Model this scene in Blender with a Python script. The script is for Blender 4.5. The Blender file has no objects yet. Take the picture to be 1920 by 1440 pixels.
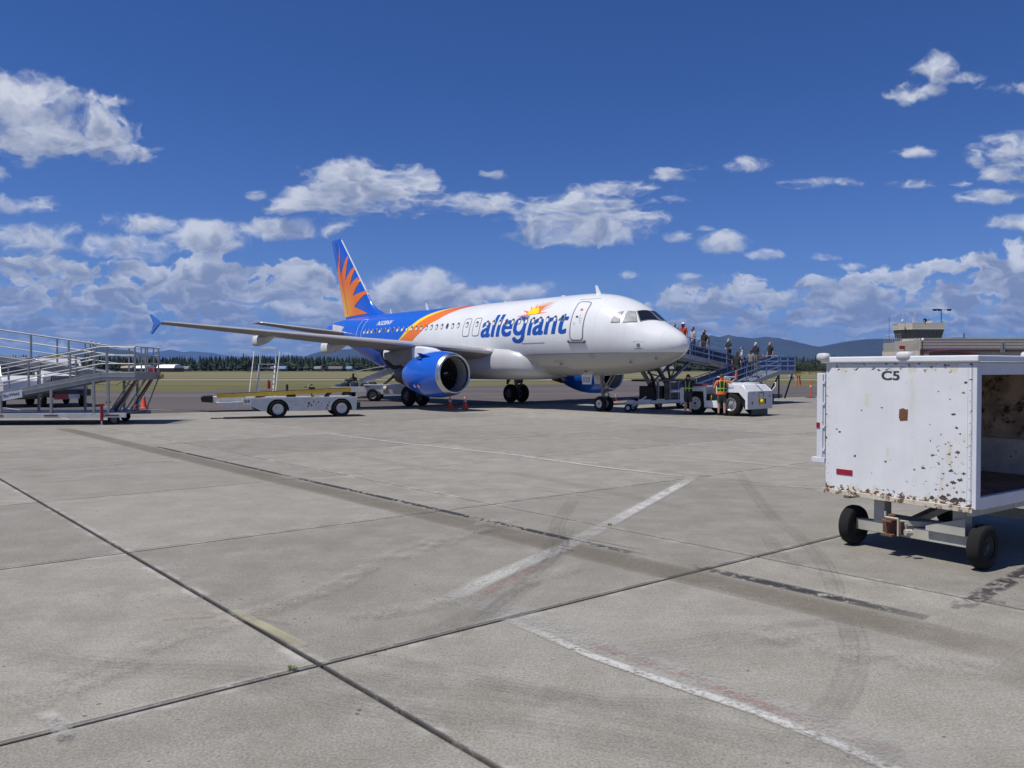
import bpy, bmesh, math, random
import numpy as np
from mathutils import Vector, Matrix, noise as mn
random.seed(7)
sc = bpy.context.scene
R = math.radians
# ------------------------------------------------------------------ camera
CAMH, FPX, PITCH = 2.1, 1500.0, math.atan(28/1500)
cam = bpy.data.objects.new('camera', bpy.data.cameras.new('camera'))
sc.collection.objects.link(cam)
cam.location = (0, 0, CAMH)
cam.rotation_euler = (R(90) - PITCH, 0, 0)
cam.data.sensor_width = 36
cam.data.lens = 36*FPX/1920
cam.data.clip_start = .1
cam.data.clip_end = 90000
sc.camera = cam
sc.view_settings.view_transform = 'Standard'
sc.view_settings.look = 'None'
sc.view_settings.exposure = 0.0
sc.view_settings.gamma = 1
sc.render.film_transparent = False
sc.cycles.max_bounces = 6
sc.cycles.transparent_max_bounces = 12
sc.cycles.volume_bounces = 0

def ray(px, py):
    ca, sa = math.cos(PITCH), math.sin(PITCH)
    u = (720 - py)/FPX
    return Vector(((px - 960)/FPX, ca + u*sa, -sa + u*ca))
def gp(px, py, z=0.0):            # the photograph's pixel on a level plane
    d = ray(px, py); t = (z - CAMH)/d.z
    return Vector((d.x*t, d.y*t, z))
def gd(px, py, Y):                # the pixel at a distance Y
    d = ray(px, py); t = Y/d.y
    return Vector((d.x*t, Y, CAMH + d.z*t))
# ------------------------------------------------------------------ sun and sky
SUN_EL = 64.0
SUN_H = Vector((-.90, -.36)).normalized()
world = bpy.data.worlds.new('World'); sc.world = world; world.use_nodes = True
sun = bpy.data.objects.new('sun', bpy.data.lights.new('sun', 'SUN'))
sun.data.energy = 4.7; sun.data.angle = R(.5); sun.data.color = (1, .96, .885)
sc.collection.objects.link(sun)
ce, se = math.cos(R(SUN_EL)), math.sin(R(SUN_EL))
sun.rotation_euler = Vector((-SUN_H.x*ce, -SUN_H.y*ce, -se)).to_track_quat('-Z', 'Y').to_euler()

class NT:                          # small node tree helper
    def __init__(s, nt): s.nt = nt; s.N = nt.nodes; s.L = nt.links
    def new(s, t, **k):
        n = s.N.new(t)
        for a, b in k.items(): setattr(n, a, b)
        return n
    def put(s, sock, v):
        if v is None: return
        if hasattr(v, 'is_output') or isinstance(v, bpy.types.NodeSocket): s.L.new(v, sock)
        else: sock.default_value = v
    def math(s, op, a, b=None, c=None, clamp=False):
        n = s.new('ShaderNodeMath', operation=op, use_clamp=clamp)
        for i, v in enumerate((a, b, c)): s.put(n.inputs[i], v)
        return n.outputs[0]
    def vm(s, op, a, b=None, out=0):
        n = s.new('ShaderNodeVectorMath', operation=op)
        s.put(n.inputs[0], a); s.put(n.inputs[1], b)
        return n.outputs[out]
    def noise(s, vec, scale, detail=4, rough=.55, out=0, dist=0):
        n = s.new('ShaderNodeTexNoise'); s.put(n.inputs['Vector'], vec)
        n.inputs['Scale'].default_value = scale; n.inputs['Detail'].default_value = detail
        n.inputs['Roughness'].default_value = rough; n.inputs['Distortion'].default_value = dist
        return n.outputs[out]
    def smooth(s, v, a, b, to0=0.0, to1=1.0):
        n = s.new('ShaderNodeMapRange', interpolation_type='SMOOTHSTEP')
        s.put(n.inputs[0], v); s.put(n.inputs[1], a); s.put(n.inputs[2], b); s.put(n.inputs[3], to0); s.put(n.inputs[4], to1)
        return n.outputs[0]
    def mix(s, f, a, b, mode='MIX'):
        n = s.new('ShaderNodeMix', data_type='RGBA', blend_type=mode)
        s.put(n.inputs[0], f); s.put(n.inputs[6], a if not isinstance(a, tuple) else (*a[:3], 1)); s.put(n.inputs[7], b if not isinstance(b, tuple) else (*b[:3], 1))
        return n.outputs[2]
    def mapping(s, vec, loc=(0, 0, 0), rot=(0, 0, 0), scale=(1, 1, 1)):
        n = s.new('ShaderNodeMapping'); s.put(n.inputs[0], vec)
        n.inputs[1].default_value = loc; n.inputs[2].default_value = rot; n.inputs[3].default_value = scale
        return n.outputs[0]

# cumulus fields: x, y, half width, half height, density weight of each cloud, read off the photograph
CL = [(35,215,95,52,1),(130,200,60,28,.8),(110,262,120,40,1),(175,240,60,32,.9),(225,292,65,20,.8),(275,285,40,10,.55),(225,195,35,16,.6),(640,350,60,36,1),(715,362,95,44,1),(600,378,70,26,.95),(790,372,55,22,.75),(930,330,30,10,.5),(915,385,62,20,.85),(1095,425,115,36,1),(1100,390,90,26,.9),(1085,450,70,18,.8),
 (1150,358,85,17,.66),(1255,328,60,13,.5),(1300,312,40,12,.5),(1385,312,52,14,.65),(1250,378,50,9,.5),(540,430,95,20,.85),(600,432,50,16,.8),(382,450,54,30,1.05),(290,420,85,20,.65),(48,388,60,18,.75),
 (55,455,80,30,.9),(230,467,80,24,.85),(480,367,20,12,.7),(790,537,70,26,.95),(730,548,50,20,.8),(1705,178,50,20,.75),(1750,135,36,30,.7),(1800,150,34,14,.6),(1895,170,55,16,.7),(1702,290,40,13,.75),
 (1895,300,75,34,.95),(1860,285,45,16,.7),(1890,330,60,24,.8),(1870,370,70,17,.8),(1895,422,60,16,.75),(1550,345,95,12,.65),(1490,352,35,10,.5),(1715,347,60,11,.6),(1795,348,24,9,.55),(1275,445,28,12,.65),(1320,430,26,8,.55),(1355,460,38,22,.85),
 (1430,480,28,12,.7),(1540,485,38,9,.55),(1600,500,50,8,.45),(1187,515,22,9,.7),(1290,520,34,8,.55),(965,550,70,18,.85),(2040,250,60,40,.8),(2080,420,80,30,.8),(-60,330,70,26,.8),(-100,460,100,40,.9)]
# cloud decks towards the horizon: x, y, half width, half height
DK = [(250,600,420,90),(60,545,260,50),(480,545,150,36),(380,520,90,18),(760,600,160,60),(560,620,200,60),(1600,610,330,76),(1400,580,140,40),(1740,555,230,44),(1870,520,110,26),(1350,600,140,40),(2000,560,160,60),(1050,640,300,38),(-80,580,200,70)]
def sky_maps(W=2048, H=1024):
    rs = np.random.RandomState(11)
    A0, A1, B0, B1 = -math.pi/4, math.pi/4, R(-1), R(46)
    az = np.linspace(A0, A1, W)[None, :].repeat(H, 0).astype(np.float32)
    el = np.linspace(B0, B1, H)[:, None].repeat(W, 1).astype(np.float32)
    PX = 960+1500*np.tan(az); PY = 692-1500*np.tan(el)/np.cos(az)      # where that direction sits in the photograph
    def vn(x, y):
        g = rs.rand(256, 256).astype(np.float32)
        xi = np.floor(x).astype(int); yi = np.floor(y).astype(int); fx = x-xi; fy = y-yi
        fx = fx*fx*fx*(fx*(fx*6-15)+10); fy = fy*fy*fy*(fy*(fy*6-15)+10)
        x0, x1, y0, y1 = xi & 255, (xi+1) & 255, yi & 255, (yi+1) & 255
        return (g[y0, x0]*(1-fx)+g[y0, x1]*fx)*(1-fy)+(g[y1, x0]*(1-fx)+g[y1, x1]*fx)*fy
    def fbm(x, y, o, gain=.55, bill=False):
        s = 0; a = 1; t = 0
        for k in range(o):
            n = vn(x+17.3*k, y+9.1*k)
            if bill: n = 1-np.abs(2*n-1)
            s = s+a*n; t += a; a *= gain; c_, s_ = 1.6, 1.2; x, y = c_*x-s_*y+3.7, s_*x+c_*y+1.9
        return s/t
    per = np.clip((el+.10)/.35, .28, 1.3)                                # clouds get flatter and smaller far away
    u = PX/95; v = PY/95/np.clip(per, .8, 1)
    w1, w2 = fbm(u*1.3, v*1.5, 5), fbm(u*1.3+40, v*1.5+40, 5)
    u2, v2 = u+(w1-.5)*.7, v+(w2-.5)*.6
    n = fbm(u2*1.9, v2*2.3, 8, .55); b = fbm(u2*3.0+9, v2*3.6+5, 5, .5, True)
    ns = fbm(u2*2.1+31, v2*3.0+7, 4, .42); bs = fbm(u2*2.6+3, v2*3.4+8, 3, .42, True)
    f = np.full((H, W), -2., np.float32); yn = np.zeros((H, W), np.float32)
    for x, y, rx, ry, wt in CL:
        X = (PX-x+(w1-.5)*rx*.9)/(rx*1.12); Y = (PY-y+(w2-.5)*ry*.9)/(ry*1.12); Y2 = np.where(Y > 0, Y*1.15, Y)
        q = wt*.95-.62*(X*X+Y2*Y2)-(1-wt)*.2
        yn = np.where(q > f, Y, yn); f = np.maximum(f, q)
    D = np.where(f > -1.2, f+.03+(n-.5)*1.45+(b-.55)*.7, -1)
    al = np.clip(D/1.0, 0, 1); al = al*al*(3-2*al)*.97
    T1 = np.clip(D, 0, 1.0)
    S = np.zeros_like(T1)
    for k in range(1, 11):
        sh = np.zeros_like(T1); o = k*4; sh[:-o] = T1[o:]; S += np.roll(sh, k, 1)
    s1 = .08+.95*np.exp(-S*.17)+(bs-.55)*.8+(ns-.5)*.9-.16*np.clip(yn, -1, 1)-np.clip(1-T1*2.2, 0, 1)*.26
    # decks: rows of small cumulus shrinking towards the horizon, nearer rows over farther ones
    rr = np.random.RandomState(5); cells = []
    for _ in range(2600):
        y = 682-196*rr.rand()**.85; x = rr.uniform(-560, 2480)
        g = max(1-(((x-dx)/(rx*1.08))**2+((y-dy)/(ry*1.1))**2) for dx, dy, rx, ry in DK)
        if g < rr.uniform(-.05, .45) or rr.rand() < .33: continue
        k = (692-y)/150+.10
        cells.append((y, x, (20+62*rr.rand())*k**.75+6, (7+19*rr.rand())*k+1.6, rr.uniform(.72, 1.05)))
    cells.sort(reverse=True)
    a2 = np.zeros((H, W), np.float32); s2 = np.zeros((H, W), np.float32)
    e_of = lambda x, y: (math.atan((692-y)/1500*math.cos(math.atan((x-960)/1500))))
    for y, x, rx, ry, wt in cells:
        a0 = math.atan((x-960-rx*1.7)/1500); a1_ = math.atan((x-960+rx*1.7)/1500)
        i0, i1 = int((a0-A0)/(A1-A0)*W), int((a1_-A0)/(A1-A0)*W)+1
        j0 = int((e_of(x, y+ry*2.0)-B0)/(B1-B0)*H)-2; j1 = int((e_of(x, y-ry*2.2)-B0)/(B1-B0)*H)+2
        i0, i1, j0, j1 = max(i0, 0), min(i1, W), max(j0, 0), min(j1, H)
        if i1-i0 < 2 or j1-j0 < 2: continue
        w = (slice(j0, j1), slice(i0, i1))
        X = (PX[w]-x)/rx+(w1[w]-.5)*1.6; Y = (PY[w]-y)/ry+(w2[w]-.5)*1.4
        Y2 = np.where(Y > 0, Y*1.25, Y)
        d = wt-.9*(X*X+Y2*Y2)-.25+(n[w]-.5)*2.6+(b[w]-.55)*.9
        q = np.clip(d/.5, 0, 1); q = q*q*(3-2*q)*.86
        sd = np.clip(.36-.62*Y+(bs[w]-.55)*.8+(ns[w]-.5)*1.0, 0, 1)*(.74+.26*min(1, (692-y)/140))
        s2[w] = sd*q+s2[w]*(1-q); a2[w] = q+a2[w]*(1-q)
    s2 = s2/np.maximum(a2, 1e-3)
    veil = np.clip(1-(PY-600)**2/90**2, 0, 1)*.34*np.clip((w1-.33)*3, 0, 1)*np.where((PX > 880) & (PX < 1230), .4, 1)
    s2 = np.where(a2 > .02, s2, .45); a2 = a2+veil*(1-a2)
    s1 = np.clip(s1, 0, 1); s2 = np.clip(s2, 0, 1)
    a = al+a2*(1-al); sh = (s1*al+s2*a2*(1-al))/np.maximum(a, 1e-3)
    a = a*np.clip((R(44)-el)/R(6), 0, 1)
    return a, sh

def build_sky():
    al, sh = sky_maps(); H, W = al.shape
    img = bpy.data.images.new('cloud_map', W, H, float_buffer=True, is_data=True)
    buf = np.ones((H, W, 4), np.float32); buf[..., 0] = al; buf[..., 1] = sh; buf[..., 2] = 0
    img.pixels.foreach_set(buf.ravel()); img.update(); img.pack()
    t = NT(world.node_tree)
    for n in list(t.N): t.N.remove(n)
    out = t.new('ShaderNodeOutputWorld'); bg = t.new('ShaderNodeBackground')
    sky = t.new('ShaderNodeTexSky', sky_type='NISHITA', sun_disc=False)
    sky.sun_elevation = R(SUN_EL); sky.sun_rotation = math.atan2(SUN_H.x, SUN_H.y) % (2*math.pi)
    sky.altitude = 900; sky.air_density = .85; sky.dust_density = .25; sky.ozone_density = 3.0
    bg.inputs[1].default_value = .1
    tc = t.new('ShaderNodeTexCoord')
    sep = t.new('ShaderNodeSeparateXYZ'); t.put(sep.inputs[0], t.vm('NORMALIZE', tc.outputs['Generated']))
    x, y, z = sep.outputs
    az = t.math('ARCTAN2', x, y); el = t.math('ARCSINE', z)
    cv = t.new('ShaderNodeCombineXYZ')
    t.put(cv.inputs[0], t.math('DIVIDE', t.math('ADD', az, math.pi/4), math.pi/2))
    t.put(cv.inputs[1], t.math('DIVIDE', t.math('SUBTRACT', el, R(-1)), R(47), clamp=True))
    im = t.new('ShaderNodeTexImage'); im.image = img; im.extension = 'MIRROR'; im.interpolation = 'Linear'
    t.put(im.inputs[0], cv.outputs[0])
    sc_ = t.new('ShaderNodeSeparateColor'); t.put(sc_.inputs[0], im.outputs[0])
    dens = t.math('MULTIPLY', sc_.outputs[0], t.math('LESS_THAN', el, R(45))); lit = sc_.outputs[1]
    low = t.smooth(el, .0, .2)
    shade = t.mix(low, (2.5, 3.1, 4.5), (2.7, 3.2, 4.5))
    white = t.mix(low, (8.2, 8.7, 9.5), (7.0, 7.3, 8.0))
    cc = t.mix(lit, shade, white)
    deep = t.mix(t.smooth(el, -.05, .38), (.50, .64, .98), (.27, .49, .88))
    base = t.mix(1.0, sky.outputs[0], deep, 'MULTIPLY')
    t.put(bg.inputs[0], t.mix(dens, base, cc)); t.put(out.inputs[0], bg.outputs[0])
build_sky()
world.cycles.sampling_method = 'MANUAL'; world.cycles.sample_map_resolution = 512

# ------------------------------------------------------------------ materials
MATS = {}
def M(name, col=(.5, .5, .5), rough=.5, metal=0.0, var=.12, scale=3.0, bump=0.0, coat=0.0, dirt=None, alpha=None):
    if name in MATS: return MATS[name]
    m = bpy.data.materials.new(name); m.use_nodes = True; t = NT(m.node_tree)
    b = t.N['Principled BSDF']; tc = t.new('ShaderNodeTexCoord')
    n = t.noise(tc.outputs['Object'], scale, 5)
    c = t.mix(t.smooth(n, .3, .72), tuple(v*(1 - var) for v in col), tuple(min(1, v*(1 + var)) for v in col))
    if dirt:
        dm = t.smooth(t.noise(tc.outputs['Object'], dirt[1], 8, .7), dirt[2], dirt[2] + .08)
        c = t.mix(t.math('MULTIPLY', dm, dirt[3] if len(dirt) > 3 else .9), c, dirt[0])
    t.put(b.inputs['Base Color'], c)
    b.inputs['Roughness'].default_value = rough; b.inputs['Metallic'].default_value = metal
    b.inputs['Coat Weight'].default_value = coat
    if bump:
        bn = t.new('ShaderNodeBump'); bn.inputs['Strength'].default_value = bump; bn.inputs['Distance'].default_value = .02
        t.put(bn.inputs['Height'], t.noise(tc.outputs['Object'], scale*8, 4)); t.put(b.inputs['Normal'], bn.outputs[0])
    MATS[name] = m
    return m
# ------------------------------------------------------------------ mesh helper
class MB:
    def __init__(s): s.v = []; s.f = []; s.m = []
    def add(s, vs, fs, mi=0):
        o = len(s.v); s.v += [tuple(p) for p in vs]
        for f in fs: s.f.append(tuple(i + o for i in f)); s.m.append(mi)
        return s
    def box(s, lo, hi, mi=0):
        (a, b, c), (d, e, f) = lo, hi
        return s.add([(a,b,c),(d,b,c),(d,e,c),(a,e,c),(a,b,f),(d,b,f),(d,e,f),(a,e,f)],
                     [(0,3,2,1),(4,5,6,7),(0,1,5,4),(1,2,6,5),(2,3,7,6),(3,0,4,7)], mi)
    def bar(s, p, q, w, h=None, mi=0, up=(0, 0, 1)):
        p, q = Vector(p), Vector(q); h = h or w; d = (q - p).normalized(); up = Vector(up)
        if abs(d.dot(up)) > .98: up = Vector((0, 1, 0))
        x = d.cross(up).normalized()*w/2; y = x.cross(d).normalized()*h/2
        vs = [p-x-y, p+x-y, p+x+y, p-x+y, q-x-y, q+x-y, q+x+y, q-x+y]
        return s.add(vs, [(0,3,2,1),(4,5,6,7),(0,1,5,4),(1,2,6,5),(2,3,7,6),(3,0,4,7)], mi)
    def tube(s, p, q, r, mi=0, n=8, r2=None, caps=True):
        p, q = Vector(p), Vector(q); d = (q - p).normalized(); r2 = r if r2 is None else r2
        up = Vector((0, 0, 1)) if abs(d.z) < .9 else Vector((1, 0, 0))
        x = d.cross(up).normalized(); y = d.cross(x)
        vs = [p + (x*math.cos(2*math.pi*i/n) + y*math.sin(2*math.pi*i/n))*r for i in range(n)]
        vs += [q + (x*math.cos(2*math.pi*i/n) + y*math.sin(2*math.pi*i/n))*r2 for i in range(n)]
        fs = [(i, (i+1) % n, n+(i+1) % n, n+i) for i in range(n)]
        if caps: fs += [tuple(range(n-1, -1, -1)), tuple(range(n, 2*n))]
        return s.add(vs, fs, mi)
    def path(s, pts, r, mi=0, n=6):
        for a, b in zip(pts, pts[1:]): s.tube(a, b, r, mi, n)
        return s
    def lathe(s, prof, o=(0, 0, 0), ax=(1, 0, 0), n=32, mi=0, mis=None):
        o, ax = Vector(o), Vector(ax).normalized()
        up = Vector((0, 0, 1)) if abs(ax.z) < .9 else Vector((1, 0, 0))
        x = ax.cross(up).normalized(); y = ax.cross(x); vs = []
        for (a, r) in prof:
            for i in range(n):
                th = 2*math.pi*i/n; vs.append(o + ax*a + (x*math.cos(th) + y*math.sin(th))*max(r, 1e-4))
        for k in range(len(prof)-1):
            s.add([], [], 0)
        b = len(s.v); s.v += [tuple(p) for p in vs]
        for k in range(len(prof)-1):
            for i in range(n):
                j = (i+1) % n
                s.f.append((b+k*n+i, b+k*n+j, b+(k+1)*n+j, b+(k+1)*n+i)); s.m.append(mis[k] if mis else mi)
        return s
    def ell(s, c, r, mi=0, n=12, k=8, zmin=-1.0):
        c = Vector(c); vs = []; fs = []
        for a in range(k+1):
            ph = -math.pi/2 + math.pi*a/k
            zz = max(math.sin(ph), zmin)
            for i in range(n):
                th = 2*math.pi*i/n; vs.append((c.x+r[0]*math.cos(ph)*math.cos(th), c.y+r[1]*math.cos(ph)*math.sin(th), c.z+r[2]*zz))
        for a in range(k):
            for i in range(n):
                j = (i+1) % n; fs.append((a*n+i, a*n+j, (a+1)*n+j, (a+1)*n+i))
        return s.add(vs, fs, mi)
    def prism(s, poly, o, ex, ey, ez, mi=0):        # poly in (ex, ey), thickness vector ez
        o, ex, ey, ez = Vector(o), Vector(ex), Vector(ey), Vector(ez); n = len(poly)
        vs = [o+ex*a+ey*b for a, b in poly] + [o+ex*a+ey*b+ez for a, b in poly]
        return s.add(vs, [tuple(range(n)), tuple(range(2*n-1, n-1, -1))] + [(i, (i+1) % n, n+(i+1) % n, n+i) for i in range(n)], mi)
    def loft(s, rings, mi=0, caps=True, closed=True):
        n = len(rings[0]); vs = [p for r in rings for p in r]; fs = []
        for k in range(len(rings)-1):
            for i in range(n if closed else n-1):
                j = (i+1) % n; fs.append((k*n+i, k*n+j, (k+1)*n+j, (k+1)*n+i))
        if caps: fs += [tuple(range(n-1, -1, -1)), tuple(range((len(rings)-1)*n, len(rings)*n))]
        return s.add(vs, fs, mi)
    def mesh(s, name, mats, smooth=False, fix=True, angle=35):
        me = bpy.data.meshes.new(name); me.from_pydata(s.v, [], s.f)
        for m in (mats if isinstance(mats, (list, tuple)) else [mats]): me.materials.append(m)
        me.polygons.foreach_set('material_index', s.m)
        if fix:
            b = bmesh.new(); b.from_mesh(me); bmesh.ops.remove_doubles(b, verts=b.verts, dist=1e-5)
            bmesh.ops.recalc_face_normals(b, faces=b.faces); b.to_mesh(me); b.free()
        if smooth:
            me.polygons.foreach_set('use_smooth', [True]*len(me.polygons)); me.set_sharp_from_angle(angle=R(angle))
        me.update(); return me
    def build(s, name, mats, parent=None, smooth=False, bevel=0, fix=True, angle=35, loc=None):
        return link(name, s.mesh(name, mats, smooth, fix, angle), parent, bevel, loc)
def link(name, me, parent=None, bevel=0, loc=None):
    o = bpy.data.objects.new(name, me); sc.collection.objects.link(o); o.parent = parent
    if loc is not None: o.location = loc
    if bevel:
        b = o.modifiers.new('edge', 'BEVEL'); b.width = bevel; b.segments = 2; b.limit_method = 'ANGLE'; b.harden_normals = False
    return o
def tag(o, label=None, cat=None, group=None, kind=None):
    for k, v in (('label', label), ('category', cat), ('group', group), ('kind', kind)):
        if v: o[k] = v
    return o
def thing(name, label, cat, loc=(0, 0, 0), rz=0.0, group=None):
    o = bpy.data.objects.new(name, None); sc.collection.objects.link(o)
    o.location = loc; o.rotation_euler = (0, 0, rz); o.empty_display_size = .2
    return tag(o, label, cat, group)
def copy_tree(o, parent=None):
    kids = list(o.children); c = o.copy(); sc.collection.objects.link(c); c.parent = parent
    for k in kids: copy_tree(k, c)
    return c
def text_mesh(txt, size=1.0, shear=0.0, offset=0.0, space=1.0):
    cu = bpy.data.curves.new('lettering', 'FONT'); cu.body = txt; cu.size = size; cu.shear = shear
    cu.offset = offset; cu.space_character = space; cu.fill_mode = 'FRONT'; cu.resolution_u = 5
    o = bpy.data.objects.new('lettering', cu); sc.collection.objects.link(o)
    dg = bpy.context.evaluated_depsgraph_get(); dg.update()
    me = bpy.data.meshes.new_from_object(o.evaluated_get(dg)); bpy.data.objects.remove(o)
    b = bmesh.new(); b.from_mesh(me); bpy.data.meshes.remove(me); return b
def flat_text(name, txt, o, ex, ey, width, mat, parent, height=None, shear=0, bold=0.0):
    """lettering laid on a flat face: o is its lower left, ex and ey the face's directions"""
    b = text_mesh(txt, 1, shear, 0)
    if bold:
        tmp = bpy.data.meshes.new('t'); b.to_mesh(tmp); b.clear()
        for k, (dx, dy) in enumerate([(i*bold/2, j*bold*.7) for i in (-2, -1, 0, 1, 2) for j in (-1, 1)]):
            n0 = len(b.verts); b.from_mesh(tmp); b.verts.ensure_lookup_table()
            for v in b.verts[n0:]: v.co.x += dx; v.co.y += dy; v.co.z = k*.00012
        bpy.data.meshes.remove(tmp)
    nz = Vector(ex).normalized().cross(Vector(ey).normalized()); xs = [v.co.x for v in b.verts]; ys = [v.co.y for v in b.verts]
    x0, w, y0, h = min(xs), max(xs)-min(xs), min(ys), max(ys)-min(ys)
    sx = width/w; sy = sx if height is None else height/h
    o, ex, ey = Vector(o), Vector(ex).normalized(), Vector(ey).normalized()
    for v in b.verts: v.co = o + ex*((v.co.x-x0)*sx) + ey*((v.co.y-y0)*sy) + nz*v.co.z
    me = bpy.data.meshes.new(name); b.to_mesh(me); b.free(); me.materials.append(mat)
    return link(name, me, parent)
# ------------------------------------------------------------------ ground
O2 = Vector((gp(600, 1248).x, gp(600, 1248).y)); EU = Vector((.780, .625)); EV = Vector((.659, -.752))
def uv(u, v, z=0.0):
    p = O2 + EU*u + EV*v
    return Vector((p.x, p.y, z))
def struct(o, stuff=False): o['kind'] = 'stuff' if stuff else 'structure'; return o

def concrete_mat():
    m = bpy.data.materials.new('weathered_concrete'); m.use_nodes = True; t = NT(m.node_tree)
    b = t.N['Principled BSDF']; geo = t.new('ShaderNodeNewGeometry'); P = geo.outputs['Position']
    n0 = t.noise(P, .22, 5, .6); n1 = t.noise(P, 1.7, 7, .65); n2 = t.noise(P, 55, 3, .6)
    c = t.mix(t.smooth(n0, .3, .7), (.228, .212, .180), (.276, .258, .222))
    c = t.mix(t.smooth(n1, .35, .75), c, (.315, .296, .260))
    # brushed and washed streaks across the slabs
    st = t.noise(t.mapping(P, rot=(0, 0, R(-12)), scale=(.25, 2.6, 1)), 1.2, 6, .6)
    c = t.mix(t.smooth(st, .5, .75, 0, .28), c, (.20, .182, .165))
    st2 = t.noise(t.mapping(P, loc=(40, 3, 0), rot=(0, 0, R(8)), scale=(.2, 2.2, 1)), 1.0, 5, .6)
    c = t.mix(t.smooth(st2, .55, .8, 0, .4), c, (.36, .345, .32))
    c = t.mix(t.smooth(n2, .3, .7, 0, 1), t.mix(1.0, c, (.76, .76, .76), 'MULTIPLY'), t.mix(1.0, c, (1.2, 1.2, 1.2), 'MULTIPLY'))
    n3 = t.noise(P, 14, 5, .7); c = t.mix(t.smooth(n3, .35, .68, 0, .34), c, t.mix(1.0, c, (.70, .69, .68), 'MULTIPLY'))
    n4 = t.noise(t.mapping(P, loc=(7, 9, 0)), 5.5, 6, .7); c = t.mix(t.smooth(n4, .58, .76, 0, .35), c, (.34, .325, .295))
    oil = t.noise(t.mapping(P, loc=(3, 17, 0)), .9, 8, .62); c = t.mix(t.smooth(oil, .68, .76, 0, .35), c, (.12, .105, .085))
    # pits and pop-outs
    vo = t.new('ShaderNodeTexVoronoi'); t.put(vo.inputs['Vector'], P); vo.inputs['Scale'].default_value = 17
    sepc = t.new('ShaderNodeSeparateColor'); t.put(sepc.inputs[0], vo.outputs['Color'])
    rad = t.math('MULTIPLY', t.smooth(sepc.outputs[0], .8, 1.0), t.smooth(n1, .42, .66, .0, .33))
    pit = t.math('MULTIPLY', t.math('LESS_THAN', vo.outputs['Distance'], rad), .68)
    c = t.mix(pit, c, (.075, .066, .058))
    v2 = t.new('ShaderNodeTexVoronoi'); t.put(v2.inputs['Vector'], P); v2.inputs['Scale'].default_value = 70
    s2 = t.new('ShaderNodeSeparateColor'); t.put(s2.inputs[0], v2.outputs['Color'])
    sp = t.math('MULTIPLY', t.math('LESS_THAN', v2.outputs['Distance'], t.smooth(s2.outputs[1], .8, 1, 0, .32)), .45)
    c = t.mix(sp, c, (.1, .09, .08))
    # joint edges: ground away and pale in places
    def dist(vec, o, period):
        d = t.math('SUBTRACT', t.vm('DOT_PRODUCT', P, vec, 1), o)
        q = t.math('FRACT', t.math('ADD', t.math('DIVIDE', d, period), .5))
        return t.math('MULTIPLY', t.math('ABSOLUTE', t.math('SUBTRACT', q, .5)), period)
    det = EU.x*EV.y - EU.y*EV.x
    gu = Vector((EV.y/det, -EV.x/det, 0)); gv = Vector((-EU.y/det, EU.x/det, 0))
    du = dist(tuple(gu), gu.x*O2.x + gu.y*O2.y, 5.25); dv = dist(tuple(gv), gv.x*O2.x + gv.y*O2.y, 4.62)
    ed = t.math('MINIMUM', du, dv)
    edn = t.math('MULTIPLY', t.smooth(ed, .03, .13, 1, 0), t.smooth(t.noise(P, 2.3, 6, .7), .46, .66))
    c = t.mix(t.math('MULTIPLY', edn, .8), c, (.43, .41, .38))
    edd = t.math('MULTIPLY', t.smooth(ed, .012, .035, 1, 0), .6)
    c = t.mix(edd, c, (.12, .11, .1))
    oi = t.new('ShaderNodeObjectInfo')
    val = t.smooth(oi.outputs['Random'], 0, 1, .89, 1.09)
    hs = t.new('ShaderNodeHueSaturation'); t.put(hs.inputs['Value'], val); t.put(hs.inputs['Color'], c)
    t.put(b.inputs['Base Color'], hs.outputs[0]); b.inputs['Roughness'].default_value = .85
    b.inputs['Specular IOR Level'].default_value = .3
    bn = t.new('ShaderNodeBump'); bn.inputs['Strength'].default_value = .2; bn.inputs['Distance'].default_value = .005
    hgt = t.math('SUBTRACT', t.noise(P, 90, 3), t.math('MULTIPLY', pit, 1.5)); t.put(bn.inputs['Height'], hgt)
    t.put(b.inputs['Normal'], bn.outputs[0]); return m
CONC = concrete_mat()
def simple_ground(name, c0, c1, c2, sc0, sc1, stretch=(1, 1, 1), rough=.9, fine=30):
    m = bpy.data.materials.new(name); m.use_nodes = True; t = NT(m.node_tree)
    b = t.N['Principled BSDF']; geo = t.new('ShaderNodeNewGeometry'); P = geo.outputs['Position']
    q = t.mapping(P, scale=stretch)
    c = t.mix(t.smooth(t.noise(q, sc0, 6, .6), .35, .65), c0, c1)
    c = t.mix(t.smooth(t.noise(q, sc1, 6, .65), .48, .72), c, c2)
    c = t.mix(t.smooth(t.noise(P, fine, 3), .3, .7, 0, .25), c, (.02, .02, .02) if fine > 20 else (.05, .055, .02))
    t.put(b.inputs['Base Color'], c); b.inputs['Roughness'].default_value = rough; b.inputs['Specular IOR Level'].default_value = .2
    return m
ASPH = simple_ground('aged_asphalt', (.108, .094, .091), (.142, .123, .117), (.086, .075, .075), .04, .12, (.35, 1.4, 1), fine=40)
GRASS = simple_ground('dry_meadow_grass', (.118, .112, .040), (.185, .160, .074), (.075, .085, .028), .03, .16, (.25, 1, 1), fine=1.3)
STRIP = simple_ground('pale_runway_concrete', (.26, .235, .2), (.31, .28, .245), (.22, .19, .17), .03, .2, (.2, 1, 1))
STRAW = simple_ground('straw_grass', (.21, .185, .09), (.172, .163, .073), (.232, .206, .112), .02, .1, (.2, 1, 1), fine=1.3)
def sheet(name, pts, z, mat):
    s = MB(); s.add([(p[0], p[1], z) for p in pts], [tuple(range(len(pts)))])
    return struct(s.build(name, mat))
sheet('ground', [(-40000, -3000), (40000, -3000), (40000, 42000), (-40000, 42000)], -.06, GRASS)
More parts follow.
